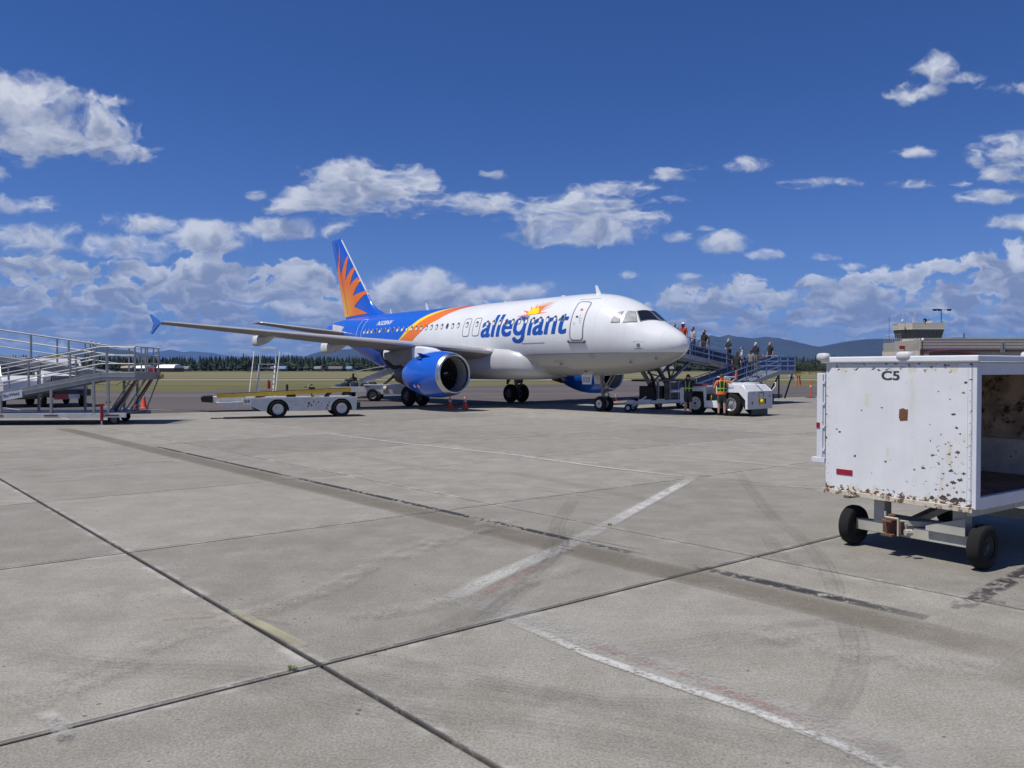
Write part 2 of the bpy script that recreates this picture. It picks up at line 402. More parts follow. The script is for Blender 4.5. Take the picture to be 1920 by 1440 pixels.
E0, E1 = Vector((-16.7, 37.93)), Vector((20.61, 59.42)); ED = (E1-E0).normalized(); EN = Vector((-ED.y, ED.x))
a0, a1 = E0-ED*160, E0+ED*111
far = [gp(2040, 724), gp(1920, 724), gp(1500, 722.5), gp(1400, 717), gp(1330, 710), gp(1195, 710.5), gp(1160, 714), gp(1049, 720.5), gp(900, 723.5), gp(600, 731), gp(150, 734), gp(-600, 735)]
asph = [(a0.x, a0.y), (a1.x, a1.y)] + [(p.x, p.y) for p in far]
struct(sheet('asphalt_apron', asph, -.004, ASPH))
sheet('runway', [(-900, 150), (900, 150), (900, 168), (-900, 168)], -.03, STRIP)
sheet('taxiway', [(-900, 265), (900, 265), (900, 300), (-900, 300)], -.03, STRIP)
for y0, y1 in ((190, 240), (330, 520)):
    sheet('field', [(-1200, y0), (1200, y0), (1200, y1), (-1200, y1)], -.045, STRAW)
# concrete apron: every slab its own piece, joints recessed between them
b0, b1 = E0-ED*120, E0+ED*220
apron = struct(sheet('apron_bed', [(b0.x, b0.y), (b1.x, b1.y), (150, -60), (-90, -60)], -.028, M('joint_filler', (.045, .042, .04), .9, scale=20)))
apron.name = 'concrete_apron'
def clip(poly, p0, n, d):          # keep the side where (p-p0).n < d
    out = []
    for i in range(len(poly)):
        a, b = poly[i], poly[(i+1) % len(poly)]; da, db = (a-p0).dot(n)-d, (b-p0).dot(n)-d
        if da <= 0: out.append(a)
        if da*db < 0: out.append(a+(b-a)*(da/(da-db)))
    return out
q0 = [Vector(p) for p in ((b0.x, b0.y), (b1.x, b1.y), (150, 74), (-90, 74))]
q0 = [p for p in (E0+ED*((74-E0.y)/ED.y), b1, Vector((150, 74)))]
q0 = clip(q0, E0, EN, -.01)
sheet('far_concrete', [(p.x, p.y) for p in q0], -.006, CONC)
slab_me = None; G = .014
slabs = []
for i in range(-14, 24):
    for j in range(-16, 5):
        cxy = uv((i+.5)*5.25, (j-.5)*4.62); c = Vector((cxy.x, cxy.y))
        if c.y < -3 or c.y > 78: continue
        half = max(c.y, 3)*.66+6
        if abs(c.x) > half: continue
        q = [Vector(uv(u, v)[:2]) for u, v in ((i*5.25+G, (j-1)*4.62+G), ((i+1)*5.25-G, (j-1)*4.62+G), ((i+1)*5.25-G, j*4.62-G), (i*5.25+G, j*4.62-G))]
        full = all((p-E0).dot(EN) < -.05 for p in q)
        if full:
            if slab_me is None:
                s = MB(); pl = [(p.x-c.x, p.y-c.y) for p in q]; ins_ = [(a*.9985, b*.9985) for a, b in pl]
                vs = [(a, b, 0) for a, b in ins_]+[(a, b, -.006) for a, b in pl]+[(a, b, -.03) for a, b in pl]
                s.add(vs, [(0,1,2,3)]+[(k,(k+1)%4,4+(k+1)%4,4+k) for k in range(4)]+[(4+k,4+(k+1)%4,8+(k+1)%4,8+k) for k in range(4)])
                slab_me = s.mesh('concrete_slab', CONC)
            link('concrete_slab', slab_me, apron, loc=(c.x, c.y, 0))
        else:
            q = clip(q, E0, EN, -.01)
            if len(q) < 3: continue
            s = MB(); n = len(q)
            s.add([(p.x-c.x, p.y-c.y, 0) for p in q]+[(p.x-c.x, p.y-c.y, -.03) for p in q], [tuple(range(n))]+[(k, (k+1) % n, n+(k+1) % n, n+k) for k in range(n)])
            s.build('concrete_slab', CONC, apron, loc=(c.x, c.y, 0))
# ---- paint, tar, rubber and stains: thin worn sheets lying on the slabs
def worn(name, col, cover, scale=9, soft=.08, rough=.8, edge=None, maxa=1.0):
    if name in MATS: return MATS[name]
    m = bpy.data.materials.new(name); m.use_nodes = True; t = NT(m.node_tree)
    b = t.N['Principled BSDF']; P = t.new('ShaderNodeNewGeometry').outputs['Position']
    n = t.noise(P, scale, 9, .72); n2 = t.noise(P, scale*.12, 3)
    v = t.math('ADD', n, t.math('MULTIPLY', t.math('SUBTRACT', n2, .5), .5))
    a = t.math('MULTIPLY', t.smooth(v, 1-cover-soft, 1-cover+soft), maxa)
    at = t.new('ShaderNodeAttribute', attribute_name='fade'); a = t.math('MULTIPLY', a, at.outputs['Fac'])
    t.put(b.inputs['Base Color'], t.mix(t.noise(P, 30, 3), tuple(x*.85 for x in col), col)); b.inputs['Roughness'].default_value = rough
    t.put(b.inputs['Alpha'], a); MATS[name] = m; return m
LZ = [.004]
def ribbon(name, pts, width, mat, z=None, soft=True):
    crisp = mat.name in ('worn_white_paint', 'worn_red_paint', 'old_tar_seal', 'solid_tar_seal', 'faded_yellow_paint', 'thin_white_line', 'brown_trench_fill', 'joint_seal')
    pts = [Vector((p[0], p[1])) for p in pts]
    # resample
    out = [pts[0]]
    for a, b in zip(pts, pts[1:]):
        k = max(1, int((b-a).length/.6))
        out += [a+(b-a)*(i/k) for i in range(1, k+1)]
    if z is None: z = LZ[0]; LZ[0] += .0004
    n = len(out); W = width if callable(width) else (lambda s: width)
    vs = []; fade = []; m_ = 5
    for i, p in enumerate(out):
        t_ = (out[min(i+1, n-1)]-out[max(i-1, 0)]).normalized(); nn = Vector((-t_.y, t_.x)); w = W(i/(n-1))
        for k in range(m_):
            q = p+nn*w*(k/(m_-1)-.5); vs.append((q.x, q.y, z))
            e = min(i, n-1-i)/2.0
            fade.append((((.35 if k in (0, m_-1) else 1.0) if crisp else (.0 if k in (0, m_-1) else 1.0))*min(1, .25+e)))
    me = bpy.data.meshes.new(name); me.from_pydata(vs, [], [(i*m_+k, i*m_+k+1, (i+1)*m_+k+1, (i+1)*m_+k) for i in range(n-1) for k in range(m_-1)])
    at = me.attributes.new('fade', 'FLOAT', 'POINT'); at.data.foreach_set('value', fade)
    me.materials.append(mat); return struct(link(name, me))
G2 = lambda *pp: [gp(*p) for p in pp]
WH = worn('worn_white_paint', (.60, .585, .55), .57, 30, .13, maxa=.9); WH2 = worn('faint_white_paint', (.50, .485, .45), .55, 34, .2, maxa=.62)
RD = worn('worn_red_paint', (.40, .15, .12), .47, 24, .10, maxa=.42); TAR = worn('old_tar_seal', (.035, .034, .042), .53, 13, .03)
TARS = worn('solid_tar_seal', (.03, .028, .036), .56, 7.5, .02); BRN = worn('brown_trench_fill', (.185, .155, .112), .70, 12, .25, maxa=.42)
RUB = worn('tyre_rubber_mark', (.07, .065, .06), .52, 9, .3, maxa=.12); RUB2 = worn('tyre_tread_edge', (.06, .055, .05), .50, 34, .25, maxa=.16); RUST = worn('rust_stain', (.30, .16, .06), .64, 6, .2, maxa=.8)
CRK = worn('hairline_crack', (.06, .055, .05), .62, 6, .1, maxa=.8); PALE = worn('pale_scour', (.46, .445, .41), .46, 40, .12, maxa=.34)
YEL = worn('faded_yellow_paint', (.52, .48, .29), .9, 9, .08, maxa=.85); WHS = worn('thin_white_line', (.62, .61, .58), .74, 14, .1, maxa=.85)
ribbon('trench_strip', [uv(3.98, -27), uv(3.98, 3.0)], .56, BRN)
ribbon('trench_strip', [uv(3.8, 3.0), uv(3.9, 9)], 1.1, BRN)
ribbon('tar_line', [uv(4.33, -17.7), uv(4.33, -9.6)], .11, TARS)
ribbon('tar_line', [uv(4.33, -9.6), uv(4.33, -1)], .13, TAR)
ribbon('tar_line', [uv(4.36, -.2), uv(4.36, 2.2)], .19, TARS)
ribbon('tar_line', G2((1800, 1138), (1870, 1100), (1925, 1072), (1990, 1045)), .2, TARS)
ribbon('tar_line', G2((1815, 1121), (1885, 1132)), .12, TARS)
ribbon('tar_patch', G2((1784, 1138), (1800, 1141)), .12, TARS)
ribbon('painted_line', G2((1300, 896), (1140, 984), (1045, 1033), (905, 1094), (848, 1122)), .30, WH2)
ribbon('painted_line', G2((1298, 897), (1140, 984)), .22, WH)
ribbon('painted_line', G2((1050, 1030), (905, 1092), (850, 1122)), .24, WH)
ribbon('painted_line', G2((1050, 1042), (915, 1108), (875, 1130)), .16, RD)
ribbon('painted_line', G2((870, 1118), (960, 1150), (1111, 1205), (1263, 1262), (1414, 1315), (1565, 1372), (1680, 1415), (1780, 1455)), .46, WH2)
ribbon('painted_line', G2((940, 1158), (1030, 1196), (1111, 1232), (1263, 1285), (1414, 1335), (1565, 1395), (1656, 1436), (1760, 1485)), .11, WH)
ribbon('painted_line', G2((960, 1146), (1111, 1200), (1263, 1254), (1414, 1308), (1565, 1365), (1700, 1412)), .40, PALE)
ribbon('painted_line', G2((1100, 1205), (1149, 1223), (1338, 1288), (1429, 1325), (1535, 1365), (1701, 1420)), .13, RD)
ribbon('painted_line', G2((600, 812), (760, 832), (960, 853), (1125, 876), (1300, 896)), .13, WH)
ribbon('painted_line', G2((575, 822), (690, 829), (760, 850), (840, 880), (950, 925), (1000, 960)), .5, PALE)
ribbon('painted_line', G2((1250, 855), (1400, 868), (1545, 882)), .22, WH2)
ribbon('painted_line', G2((620, 764), (671, 767.5), (754, 774), (810, 777), (866, 775.5), (960, 772), (1000, 772), (1117, 781.6), (1319, 792), (1450, 797), (1560, 795)), .10, WHS)
ribbon('painted_line', G2((1480, 771), (1540, 773), (1700, 776)), .11, WHS)
ribbon('painted_line', G2((-40, 762), (10, 765), (80, 776), (140, 790)), .12, WHS)
ribbon('painted_line', G2((130, 757), (230, 766), (330, 770)), .13, WHS)
for a, b in (((900, 744), (1000, 747)), ((1180, 726), (1290, 728)), ((420, 747), (560, 750)), ((1460, 732), (1560, 734)), ((880, 757), (1110, 759)), ((1195, 738), (1320, 741)), ((150, 741), (420, 743)), ((1480, 740), (1620, 741))):
    ribbon('painted_line', G2(a, b), .16, WHS)
SEAL = worn('joint_seal', (.035, .033, .036), .60, 5, .06, maxa=.62)
for q in (((0, 2.4), (0, -13.8)), ((-9, 0), (12, 0)), ((-9, -4.62), (9, -4.62))): ribbon('joint_seal', [uv(*q[0]), uv(*q[1])], .034 if q[0][1] != -4.62 else .022, SEAL)
ribbon('yellow_paint_bar', G2((437, 1147), (567, 1215)), .11, YEL)
def arc(name, pts, w, mat=RUB): # smooth curve through pixel points
    P = [gp(*p) for p in pts]; out = []
    for i in range(len(P)-1):
        p0, p1, p2, p3 = P[max(i-1, 0)], P[i], P[i+1], P[min(i+2, len(P)-1)]
        for k in range(6):
            t = k/6; out.append(.5*((2*p1)+(p2-p0)*t+(2*p0-5*p1+4*p2-p3)*t*t+(3*p1-p0-3*p2+p3)*t**3))
    if mat is RUB:
        for off, ww, mt in ((0, w, RUB), (-w*.42, w*.16, RUB2), (w*.40, w*.13, RUB2), (w*.1, w*.1, RUB2)):
            q = out+[P[-1]]; q2 = []
            for i, p in enumerate(q):
                tt = (q[min(i+1, len(q)-1)]-q[max(i-1, 0)]); tt = Vector((-tt.y, tt.x, 0)).normalized(); q2.append(p+tt*off)
            ribbon(name, q2, ww, mt)
        return
    ribbon(name, out+[P[-1]], w, mat)
arc('tyre_mark', [(1060, 990), (1030, 1040), (960, 1100), (880, 1160), (780, 1200)], .3)
arc('tyre_mark', [(1075, 940), (1045, 985), (1050, 1030), (1000, 1085), (900, 1170)], .22)
arc('tyre_mark', [(640, 1265), (760, 1290), (960, 1302), (1200, 1345), (1480, 1400), (1700, 1420)], .3)
arc('tyre_mark', [(660, 1225), (800, 1255), (1010, 1300), (1150, 1318), (1350, 1322)], .2)
arc('tyre_mark', [(1590, 1170), (1603, 1210), (1595, 1270), (1570, 1320), (1530, 1360)], .22)
arc('tyre_mark', [(1380, 880), (1440, 960), (1500, 1010), (1545, 1060), (1570, 1118)], .2)
arc('tyre_mark', [(1100, 1225), (1300, 1205), (1450, 1180), (1600, 1165)], .22)
arc('tyre_mark', [(1180, 1240), (1380, 1215), (1560, 1195), (1700, 1190)], .24)
arc('tyre_mark', [(0, 1230), (200, 1255), (400, 1260), (600, 1275)], .3)
arc('tyre_mark', [(430, 1275), (700, 1330), (1000, 1370), (1300, 1420)], .26)
arc('tyre_mark', [(640, 850), (800, 880), (960, 890), (1100, 915), (1300, 960)], .3)
arc('tyre_mark', [(1440, 1010), (1470, 1050), (1560, 1090), (1700, 1110)], .2)
arc('tyre_mark', [(0, 898), (120, 890), (250, 880)], .25); arc('tyre_mark', [(0, 885), (140, 876), (240, 869)], .2)
arc('pale_scour', [(700, 1060), (850, 1010), (960, 975)], .5, PALE); arc('pale_scour', [(230, 1235), (400, 1180), (620, 1105), (700, 1060)], .35, PALE)
arc('pale_scour', [(0, 1330), (100, 1300), (260, 1235)], .5, PALE); arc('pale_scour', [(620, 1170), (900, 1120), (1100, 1060)], .3, PALE)
arc('pale_scour', [(1400, 1180), (1600, 1230), (1900, 1260)], .5, PALE); arc('pale_scour', [(80, 1345), (110, 1370), (120, 1395)], .12, WH2)
for pp, w in ((((300, 1163), (400, 1158)), .10), (((340, 1182), (455, 1172)), .13), (((470, 1160), (540, 1172)), .08)):
    ribbon('rust_stain', G2(*pp), w, RUST)
for pts in ([(700, 818), (830, 830), (960, 842)], [(975, 842), (1040, 846)], [(1225, 782), (1290, 790)], [(60, 905), (300, 893)], [(980, 915), (1130, 935)], [(1060, 1010), (1210, 1040)], [(1300, 900), (1420, 910), (1560, 918)], [(1050, 1030), (1075, 1034)]):
    arc('hairline_crack', pts, .03, CRK)
# weeds in the joints
def weed(p, n, h, label, cat='weed'):
    s = MB(); rr = random.Random(int(p.x*100))
    for i in range(n):
        a = rr.uniform(0, 6.28); l = h*rr.uniform(.5, 1.1); w = .004
        d = Vector((math.cos(a), math.sin(a), 0)); q = Vector((-d.y, d.x, 0))*w
        b = d*rr.uniform(0, .02); m1 = b+d*l*.45+Vector((0, 0, l*.55)); e = b+d*l+Vector((0, 0, l*rr.uniform(.1, .7)))
        s.add([b-q, b+q, m1+q*.8, m1-q*.8, e], [(0, 1, 2, 3), (3, 2, 4)])
    o = s.build('weed', M('weed_leaf', (.16, .17, .05), .7), loc=p, fix=False)
    tag(o, label, cat)
weed(gp(547, 1256), 30, .045, 'small green weed tuft growing in the slab joint beside the yellow paint bar')
weed(gp(1143, 985), 34, .045, 'small dry weed tuft in the joint where the white painted line breaks')
# ------------------------------------------------------------------ airliner
# stations: distance aft of the nose, top, bottom, half width
ST = np.array([(0,3.2,3.2,0),(.08,3.42,2.96,.24),(.3,3.66,2.74,.5),(.7,3.93,2.5,.8),(1.2,4.18,2.3,1.08),(1.6,4.4,2.18,1.27),(2.1,4.78,2.07,1.46),(2.7,5.17,1.97,1.64),(3.4,5.48,1.88,1.79),(4.4,5.74,1.8,1.91),(5.6,5.87,1.76,1.965),(7,5.89,1.75,1.975),(22.3,5.89,1.75,1.975),(24,5.89,1.93,1.93),(26,5.88,2.45,1.75),(28,5.85,3.1,1.42),(30,5.78,3.78,1.05),(32,5.65,4.4,.62),(33.4,5.45,4.8,.3),(33.84,5.25,4.95,.14)])
def pch(x, xp, yp):
    h = np.diff(xp); d = np.diff(yp)/h; m = np.zeros(len(xp))
    for i in range(1, len(xp)-1):
        if d[i-1]*d[i] > 0:
            w1 = 2*h[i]+h[i-1]; w2 = h[i]+2*h[i-1]; m[i] = (w1+w2)/(w1/d[i-1]+w2/d[i])
    m[0] = d[0]; m[-1] = d[-1]
    i = min(max(int(np.searchsorted(xp, x, side='right'))-1, 0), len(xp)-2)
    t = (x-xp[i])/h[i]; a, b = yp[i], yp[i+1]
    return float((2*t**3-3*t*t+1)*a+(t**3-2*t*t+t)*h[i]*m[i]+(-2*t**3+3*t*t)*b+(t**3-t*t)*h[i]*m[i+1])
def sec(x): return pch(x, ST[:,0], ST[:,1]), pch(x, ST[:,0], ST[:,2]), pch(x, ST[:,0], ST[:,3])
def skin(x, th, off=0.0):          # starboard side; th from the mid height upwards
    a, b, w = sec(x); c, hh = (a+b)/2, (a-b)/2
    ny, nz = -math.cos(th)/max(w, .05), math.sin(th)/max(hh, .05); l = math.hypot(ny, nz)
    return Vector((-x, -w*math.cos(th)+off*ny/l, c+hh*math.sin(th)+off*nz/l))
def theta(x, z):
    a, b, w = sec(x); return math.asin(max(-1, min(1, (z-(a+b)/2)/((a-b)/2))))
ac = thing('airliner', 'white and blue twin engine passenger jet with orange sunburst tail parked on the apron', 'airplane', (7.852, 35.820, 0), R(-49.413))
WHITE = M('gloss_white_paint', (.75, .76, .77), .22, var=.02, scale=.6, coat=.3)
GREY = M('wing_grey_paint', (.44, .44, .44), .38, var=.06, scale=1.2); GREYD = M('under_wing_shade_grey', (.26, .24, .22), .45, var=.08, scale=1)  # GREYD: shade under the wing painted in as a darker, browner grey
BLUE = M('airline_blue_paint', (.014, .115, .60), .2, var=.03, scale=.6, coat=.3)
STEEL = M('bare_aluminium', (.62, .62, .63), .32, 1.0, var=.06); DARK = M('dark_metal', (.035, .034, .034), .5, var=.2); RUBBER = M('tyre_rubber', (.008, .008, .008), .95, var=.25, scale=8)
BLK = M('black_paint', (.012, .012, .013), .45); LINE = M('seam_grey', (.17, .18, .21), .6); ORANGE = M('airline_orange_print', (.86, .20, .012), .3, var=.03)
WPRINT = M('white_print', (.8, .8, .8), .5, var=.02); GLASS = M('cockpit_glass', (.012, .014, .018), .06, var=.1, coat=.5)
def livery_mat():
    m = bpy.data.materials.new('fuselage_livery'); m.use_nodes = True; t = NT(m.node_tree); b = t.N['Principled BSDF']
    tc = t.new('ShaderNodeTexCoord'); s = t.new('ShaderNodeSeparateXYZ'); t.put(s.inputs[0], tc.outputs['Object'])
    x = t.math('MULTIPLY', s.outputs[0], -1.0); z = s.outputs[2]
    def curve(pts):
        n = t.new('ShaderNodeFloatCurve'); cv = n.mapping.curves[0]
        pts = sorted((((zz-1.5)/4.6), (xx-10)/14) for zz, xx in pts)
        cv.points[0].location = pts[0]; cv.points[1].location = pts[-1]
        for p in pts[1:-1]: cv.points.new(*p)
        n.mapping.update(); t.put(n.inputs['Value'], t.math('DIVIDE', t.math('SUBTRACT', z, 1.5), 4.6))
        return t.math('ADD', t.math('MULTIPLY', n.outputs[0], 14.0), 10.0)
    wo = curve([(1.5, 21.2), (3.74, 19.23), (4.05, 18.78), (4.36, 18.29), (4.79, 17.66), (5.02, 17.04), (5.35, 16.34), (5.72, 15.0), (5.89, 13.4)])
    oy = curve([(1.5, 22.6), (3.9, 20.6), (4.16, 20.16), (4.48, 19.68), (4.76, 19.2), (5.10, 18.63), (5.43, 17.83), (5.74, 16.6), (5.89, 15.0)])
    yb = curve([(1.5, 22.7), (3.91, 20.73), (4.23, 20.33), (4.62, 19.92), (4.87, 19.52), (5.22, 18.98), (5.55, 18.15), (5.75, 17.1), (5.89, 15.3)])
    g = t.noise(tc.outputs['Object'], .8, 4)
    c = t.mix(t.smooth(g, .3, .7), (.72, .73, .74), (.77, .78, .79))
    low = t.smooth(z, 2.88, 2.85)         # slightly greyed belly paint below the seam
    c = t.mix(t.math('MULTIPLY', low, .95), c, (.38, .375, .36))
    og = t.mix(t.smooth(z, 5.5, 5.9), (.86, .19, .01), (.70, .10, .02))
    c = t.mix(t.math('GREATER_THAN', x, wo), c, og)
    c = t.mix(t.math('GREATER_THAN', x, oy), c, (.95, .68, .03))
    c = t.mix(t.math('GREATER_THAN', x, yb), c, (.016, .125, .62))
    # faint skin panel seams
    fx = t.math('FRACT', t.math('DIVIDE', x, 1.599)); sm = t.math('LESS_THAN', t.math('ABSOLUTE', t.math('SUBTRACT', fx, .5)), (.0038))
    c = t.mix(t.math('MULTIPLY', sm, .30), c, (.2, .2, .22))
    stk = t.noise(t.mapping(tc.outputs['Object'], scale=(3.0, 1, .22)), 1.4, 6, .65); c = t.mix(t.smooth(stk, .55, .8, 0, .28), c, t.mix(1.0, c, (.70, .68, .64), 'MULTIPLY'))
    t.put(b.inputs['Base Color'], c); b.inputs['Roughness'].default_value = .24; b.inputs['Coat Weight'].default_value = .3
    bn = t.new('ShaderNodeBump'); bn.inputs['Strength'].default_value = .06; bn.inputs['Distance'].default_value = .05
    t.put(bn.inputs['Height'], t.noise(t.mapping(tc.outputs['Object'], scale=(1, .6, .6)), 1.1, 2)); t.put(b.inputs['Normal'], bn.outputs[0])
    return m
xs = [0.0, .02, .05, .1, .17, .25, .35, .47, .6, .75, .9, 1.05, 1.2, 1.35, 1.5, 1.65, 1.8, 1.95, 2.1, 2.25, 2.4, 2.6, 2.8, 3.1, 3.4, 3.8, 4.2, 4.7, 5.2, 5.8, 6.4, 7, 9, 12, 15, 18, 20, 21.5, 22.3, 22.8, 23.3, 24, 24.7, 25.4, 26, 26.7, 27.4, 28, 28.7, 29.4, 30, 30.7, 31.4, 32, 32.6, 33.1, 33.5, 33.75, 33.84]
rings = []
for x in xs:
    a, b, w = sec(x); c, hh = (a+b)/2, max((a-b)/2, .002); w = max(w, .002)
    rings.append([(-x, w*math.cos(2*math.pi*i/72), c+hh*math.sin(2*math.pi*i/72)) for i in range(72)])
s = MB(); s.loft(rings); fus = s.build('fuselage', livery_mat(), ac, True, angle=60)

def strip_on_skin(mb, pts, w, off=.006, closed=True, mi=0):   # pts (x, th) ; a drawn line of real width
    P = [Vector((x, th*2.0)) for x, th in pts]; n = len(P); o = len(mb.v); vs = []
    for i in range(n):
        a = P[(i-1) % n] if closed else P[max(i-1, 0)]; b = P[(i+1) % n] if closed else P[min(i+1, n-1)]
        t = (b-a).normalized(); q = Vector((-t.y, t.x))*w/2
        for sg in (-1, 1):
            r = P[i]+q*sg; vs.append(skin(r.x, r.y/2, off))
    mb.add(vs, [(2*i, 2*i+1, 2*((i+1) % n)+1, 2*((i+1) % n)) for i in range(n if closed else n-1)], mi)
def rounded(x0, x1, z0, z1, r, k=5):            # rounded rectangle on the skin in (x, th)
    t0, t1 = theta((x0+x1)/2, z0), theta((x0+x1)/2, z1); R2 = r/2.0; out = []
    for cx, ct, a in ((x1-r, t1-R2, 0), (x0+r, t1-R2, 90), (x0+r, t0+R2, 180), (x1-r, t0+R2, 270)):
        for i in range(k+1):
            th = R(a+90*i/k); out.append((cx+r*math.cos(th), ct+R2*math.sin(th)))
        nx = None
    # extra points along the sides
    fin_ = []
    for i in range(len(out)):
        a, b = out[i], out[(i+1) % len(out)]; d = math.hypot(a[0]-b[0], 2*(a[1]-b[1])); k2 = max(1, int(d/.15))
        fin_ += [(a[0]+(b[0]-a[0])*j/k2, a[1]+(b[1]-a[1])*j/k2) for j in range(k2)]
    return fin_
def skin_panel(name, x0, x1, z0, z1, r, mat, off, parent):    # thin plate following the skin
    nx, nt = 8, 14; t0, t1 = theta((x0+x1)/2, z0), theta((x0+x1)/2, z1); vs = []
    for lay in (off, -.02):
        for i in range(nx+1):
            for j in range(nt+1):
                x = x0+(x1-x0)*i/nx; t = t0+(t1-t0)*j/nt
                # round the corners by pulling them in
                dx = min(x-x0, x1-x); dt = min(t-t0, t1-t)*2
                vs.append(skin(x, t, lay if not (dx+dt < r*.35) else -.02))
    W = nt+1; fs = [(i*W+j, (i+1)*W+j, (i+1)*W+j+1, i*W+j+1) for i in range(nx) for j in range(nt)]
    s = MB(); s.add(vs, fs); return s.build(name, mat, parent, True, fix=False)
# windows
def window_mesh(name, shade):
    s = MB(); n = 16
    def ring(rx, rz, off): return [Vector((rx*math.copysign(abs(math.cos(2*math.pi*i/n))**.8, math.cos(2*math.pi*i/n)), -off, rz*math.copysign(abs(math.sin(2*math.pi*i/n))**.8, math.sin(2*math.pi*i/n)))) for i in range(n)]
    r0, r1, r2 = ring(.135, .185, .0), ring(.115, .165, .012), ring(.10, .15, .004)
    s.loft([r0, r1], 0, caps=False); s.loft([r1, r2], 1, caps=False)
    c = len(s.v); s.v += [tuple(p) for p in r2]
    zc = -.02
    s.f.append(tuple(range(c, c+n))); s.m.append(2)
    if shade:                       # pulled shade with a slit of dark above
        s.add([(-.085, -.008, -.13), (.06, -.008, -.13), (.06, -.008, .05), (-.085, -.008, .05)], [(0, 1, 2, 3)], 3)
    return s.mesh(name, [M('window_rim', (.42, .43, .45), .4), M('window_reveal', (.10, .10, .11), .6), M('window_glass', (.06, .062, .068), .1), M('window_shade', (.74, .73, .70), .6)], fix=False)
wm0, wm1 = window_mesh('window', True), window_mesh('window_open', False)
open_w = {3, 5, 7, 18, 24, 32, 34}
k = 0; x = 25.3
ws = []
while x > 6.1:
    if abs(x-13.8) > .42 and abs(x-12.9) > .42: ws.append(x)
    x -= .533
for k, x in enumerate(ws):
    th = theta(x, 4.60); p = skin(x, th, .004); q = skin(x, th, 1.0)
    o = link('window', wm1 if (k % 37) in open_w else wm0, ac); o.location = p
    nrm = (q-p).normalized(); o.rotation_euler = nrm.to_track_quat('-Y', 'Z').to_euler()
# overwing exits
for x0, x1 in ((13.5, 14.1), (12.6, 13.2)):
    d = skin_panel('emergency_exit', x0, x1, 3.94, 4.93, .15, WHITE, .005, ac)
    s = MB(); strip_on_skin(s, rounded(x0, x1, 3.94, 4.93, .15), .045, .009); s.build('exit_outline', LINE, d, fix=False)
    w = link('window', wm0, d); p = skin((x0+x1)/2, theta(13.8, 4.6), .008); w.location = p; w.rotation_euler = (skin((x0+x1)/2, theta(13.8, 4.6), 1)-p).to_track_quat('-Y', 'Z').to_euler()
# doors
def door(x0, x1, z0, z1, col, mat, lw):
    d = skin_panel('door', x0, x1, z0, z1, .2, mat, .006, ac)
    s = MB(); strip_on_skin(s, rounded(x0, x1, z0, z1, .2), lw, .011); s.build('door_outline', col, d, fix=False)
    return d
d1 = door(4.66, 5.48, 3.49, 5.36, LINE, WHITE, .06)
s = MB(); th0 = theta(5.1, 3.40)
for a, b in ((4.50, 4.62), (5.52, 5.64)): s.tube(skin(a, th0+.02, .03), skin(b, th0+.02, .03), .05, 0, 8)
s.tube(skin(4.56, th0, .03), skin(5.58, th0, .03), .05, 0, 8); s.build('door_sill', M('door_sill_grey', (.12, .125, .14), .5), d1, True)
s = MB(); p = skin(5.15, theta(5.1, 4.58), .012); s.tube(p+Vector((0, .02, 0)), p, .085, 0, 14); s.build('window', M('window_glass'), d1)
s = MB()
for (x, z, w, h) in ((4.95, 4.45, .05, .28), (4.82, 4.5, .14, .03), (4.82, 4.4, .14, .03), (4.82, 4.3, .14, .03), (5.2, 4.3, .12, .03), (5.2, 4.22, .1, .03), (4.95, 4.92, .16, .03)):
    t0, t1 = theta(x, z), theta(x, z+h); s.add([skin(x, t0, .012), skin(x+w, t0, .012), skin(x+w, t1, .012), skin(x, t1, .012)], [(0, 1, 2, 3)])
s.build('door_markings', M('faint_print', (.45, .46, .5), .6), d1, fix=False)['kind'] = 'stuff'
s = MB(); t0, t1 = theta(4.9, 4.9), theta(4.9, 5.0); s.add([skin(4.92, t0, .013), skin(5.12, t0, .013), skin(5.08, t1, .013), skin(4.98, t1, .013)], [(0, 1, 2, 3)]); s.build('red_placard', M('red_print', (.6, .06, .04), .5), d1, fix=False)
door(25.75, 26.5, 3.75, 5.5, M('pale_blue_line', (.55, .68, .85), .5), BLUE, .045)
# cockpit glazing: panes sit in a recessed dark frame, mirrored on the port side
def skin_patch(corners, n=6, off=.012):         # 4 corners (x, y, z) pulled onto the skin
    vs = []
    A, B, C, D = [Vector(p) for p in corners]
    for i in range(n+1):
        for j in range(n+1):
            u, v = i/n, j/n; p = (A*(1-u)+B*u)*(1-v)+(D*(1-u)+C*u)*v
            a, b, w = sec(p.x); c, hh = (a+b)/2, (a-b)/2
            r = math.sqrt((p.y/w)**2+((p.z-c)/hh)**2); y, z = p.y/r, c+(p.z-c)/r
            nl = Vector((0, y/w**2, (z-c)/hh**2)).normalized(); nl = (nl+Vector((0, 0, 0))).normalized()
            # push forward as well, the nose slopes
            vs.append((-(p.x-off*.7), y+nl.y*off, z+nl.z*off))
    return vs, [(i*(n+1)+j, (i+1)*(n+1)+j, (i+1)*(n+1)+j+1, i*(n+1)+j+1) for i in range(n) for j in range(n)]
def pane(corners, shade=None):
    c = sum((Vector(p) for p in corners), Vector())/4
    s = MB(); vs, fs = skin_patch([c+(Vector(p)-c)*1.13 for p in corners], off=.010); s.add(vs, fs); fr = s.build('cockpit_window_frame', M('cockpit_frame', (.17, .17, .18), .5), ac, True, fix=False)
    s = MB(); vs, fs = skin_patch(corners, off=.018); s.add(vs, fs); s.build('cockpit_window', GLASS if shade is None else shade, fr, True, fix=False)
BLIND = M('cockpit_sunblind', (.46, .46, .45), .12, var=.22, scale=3, coat=.6)
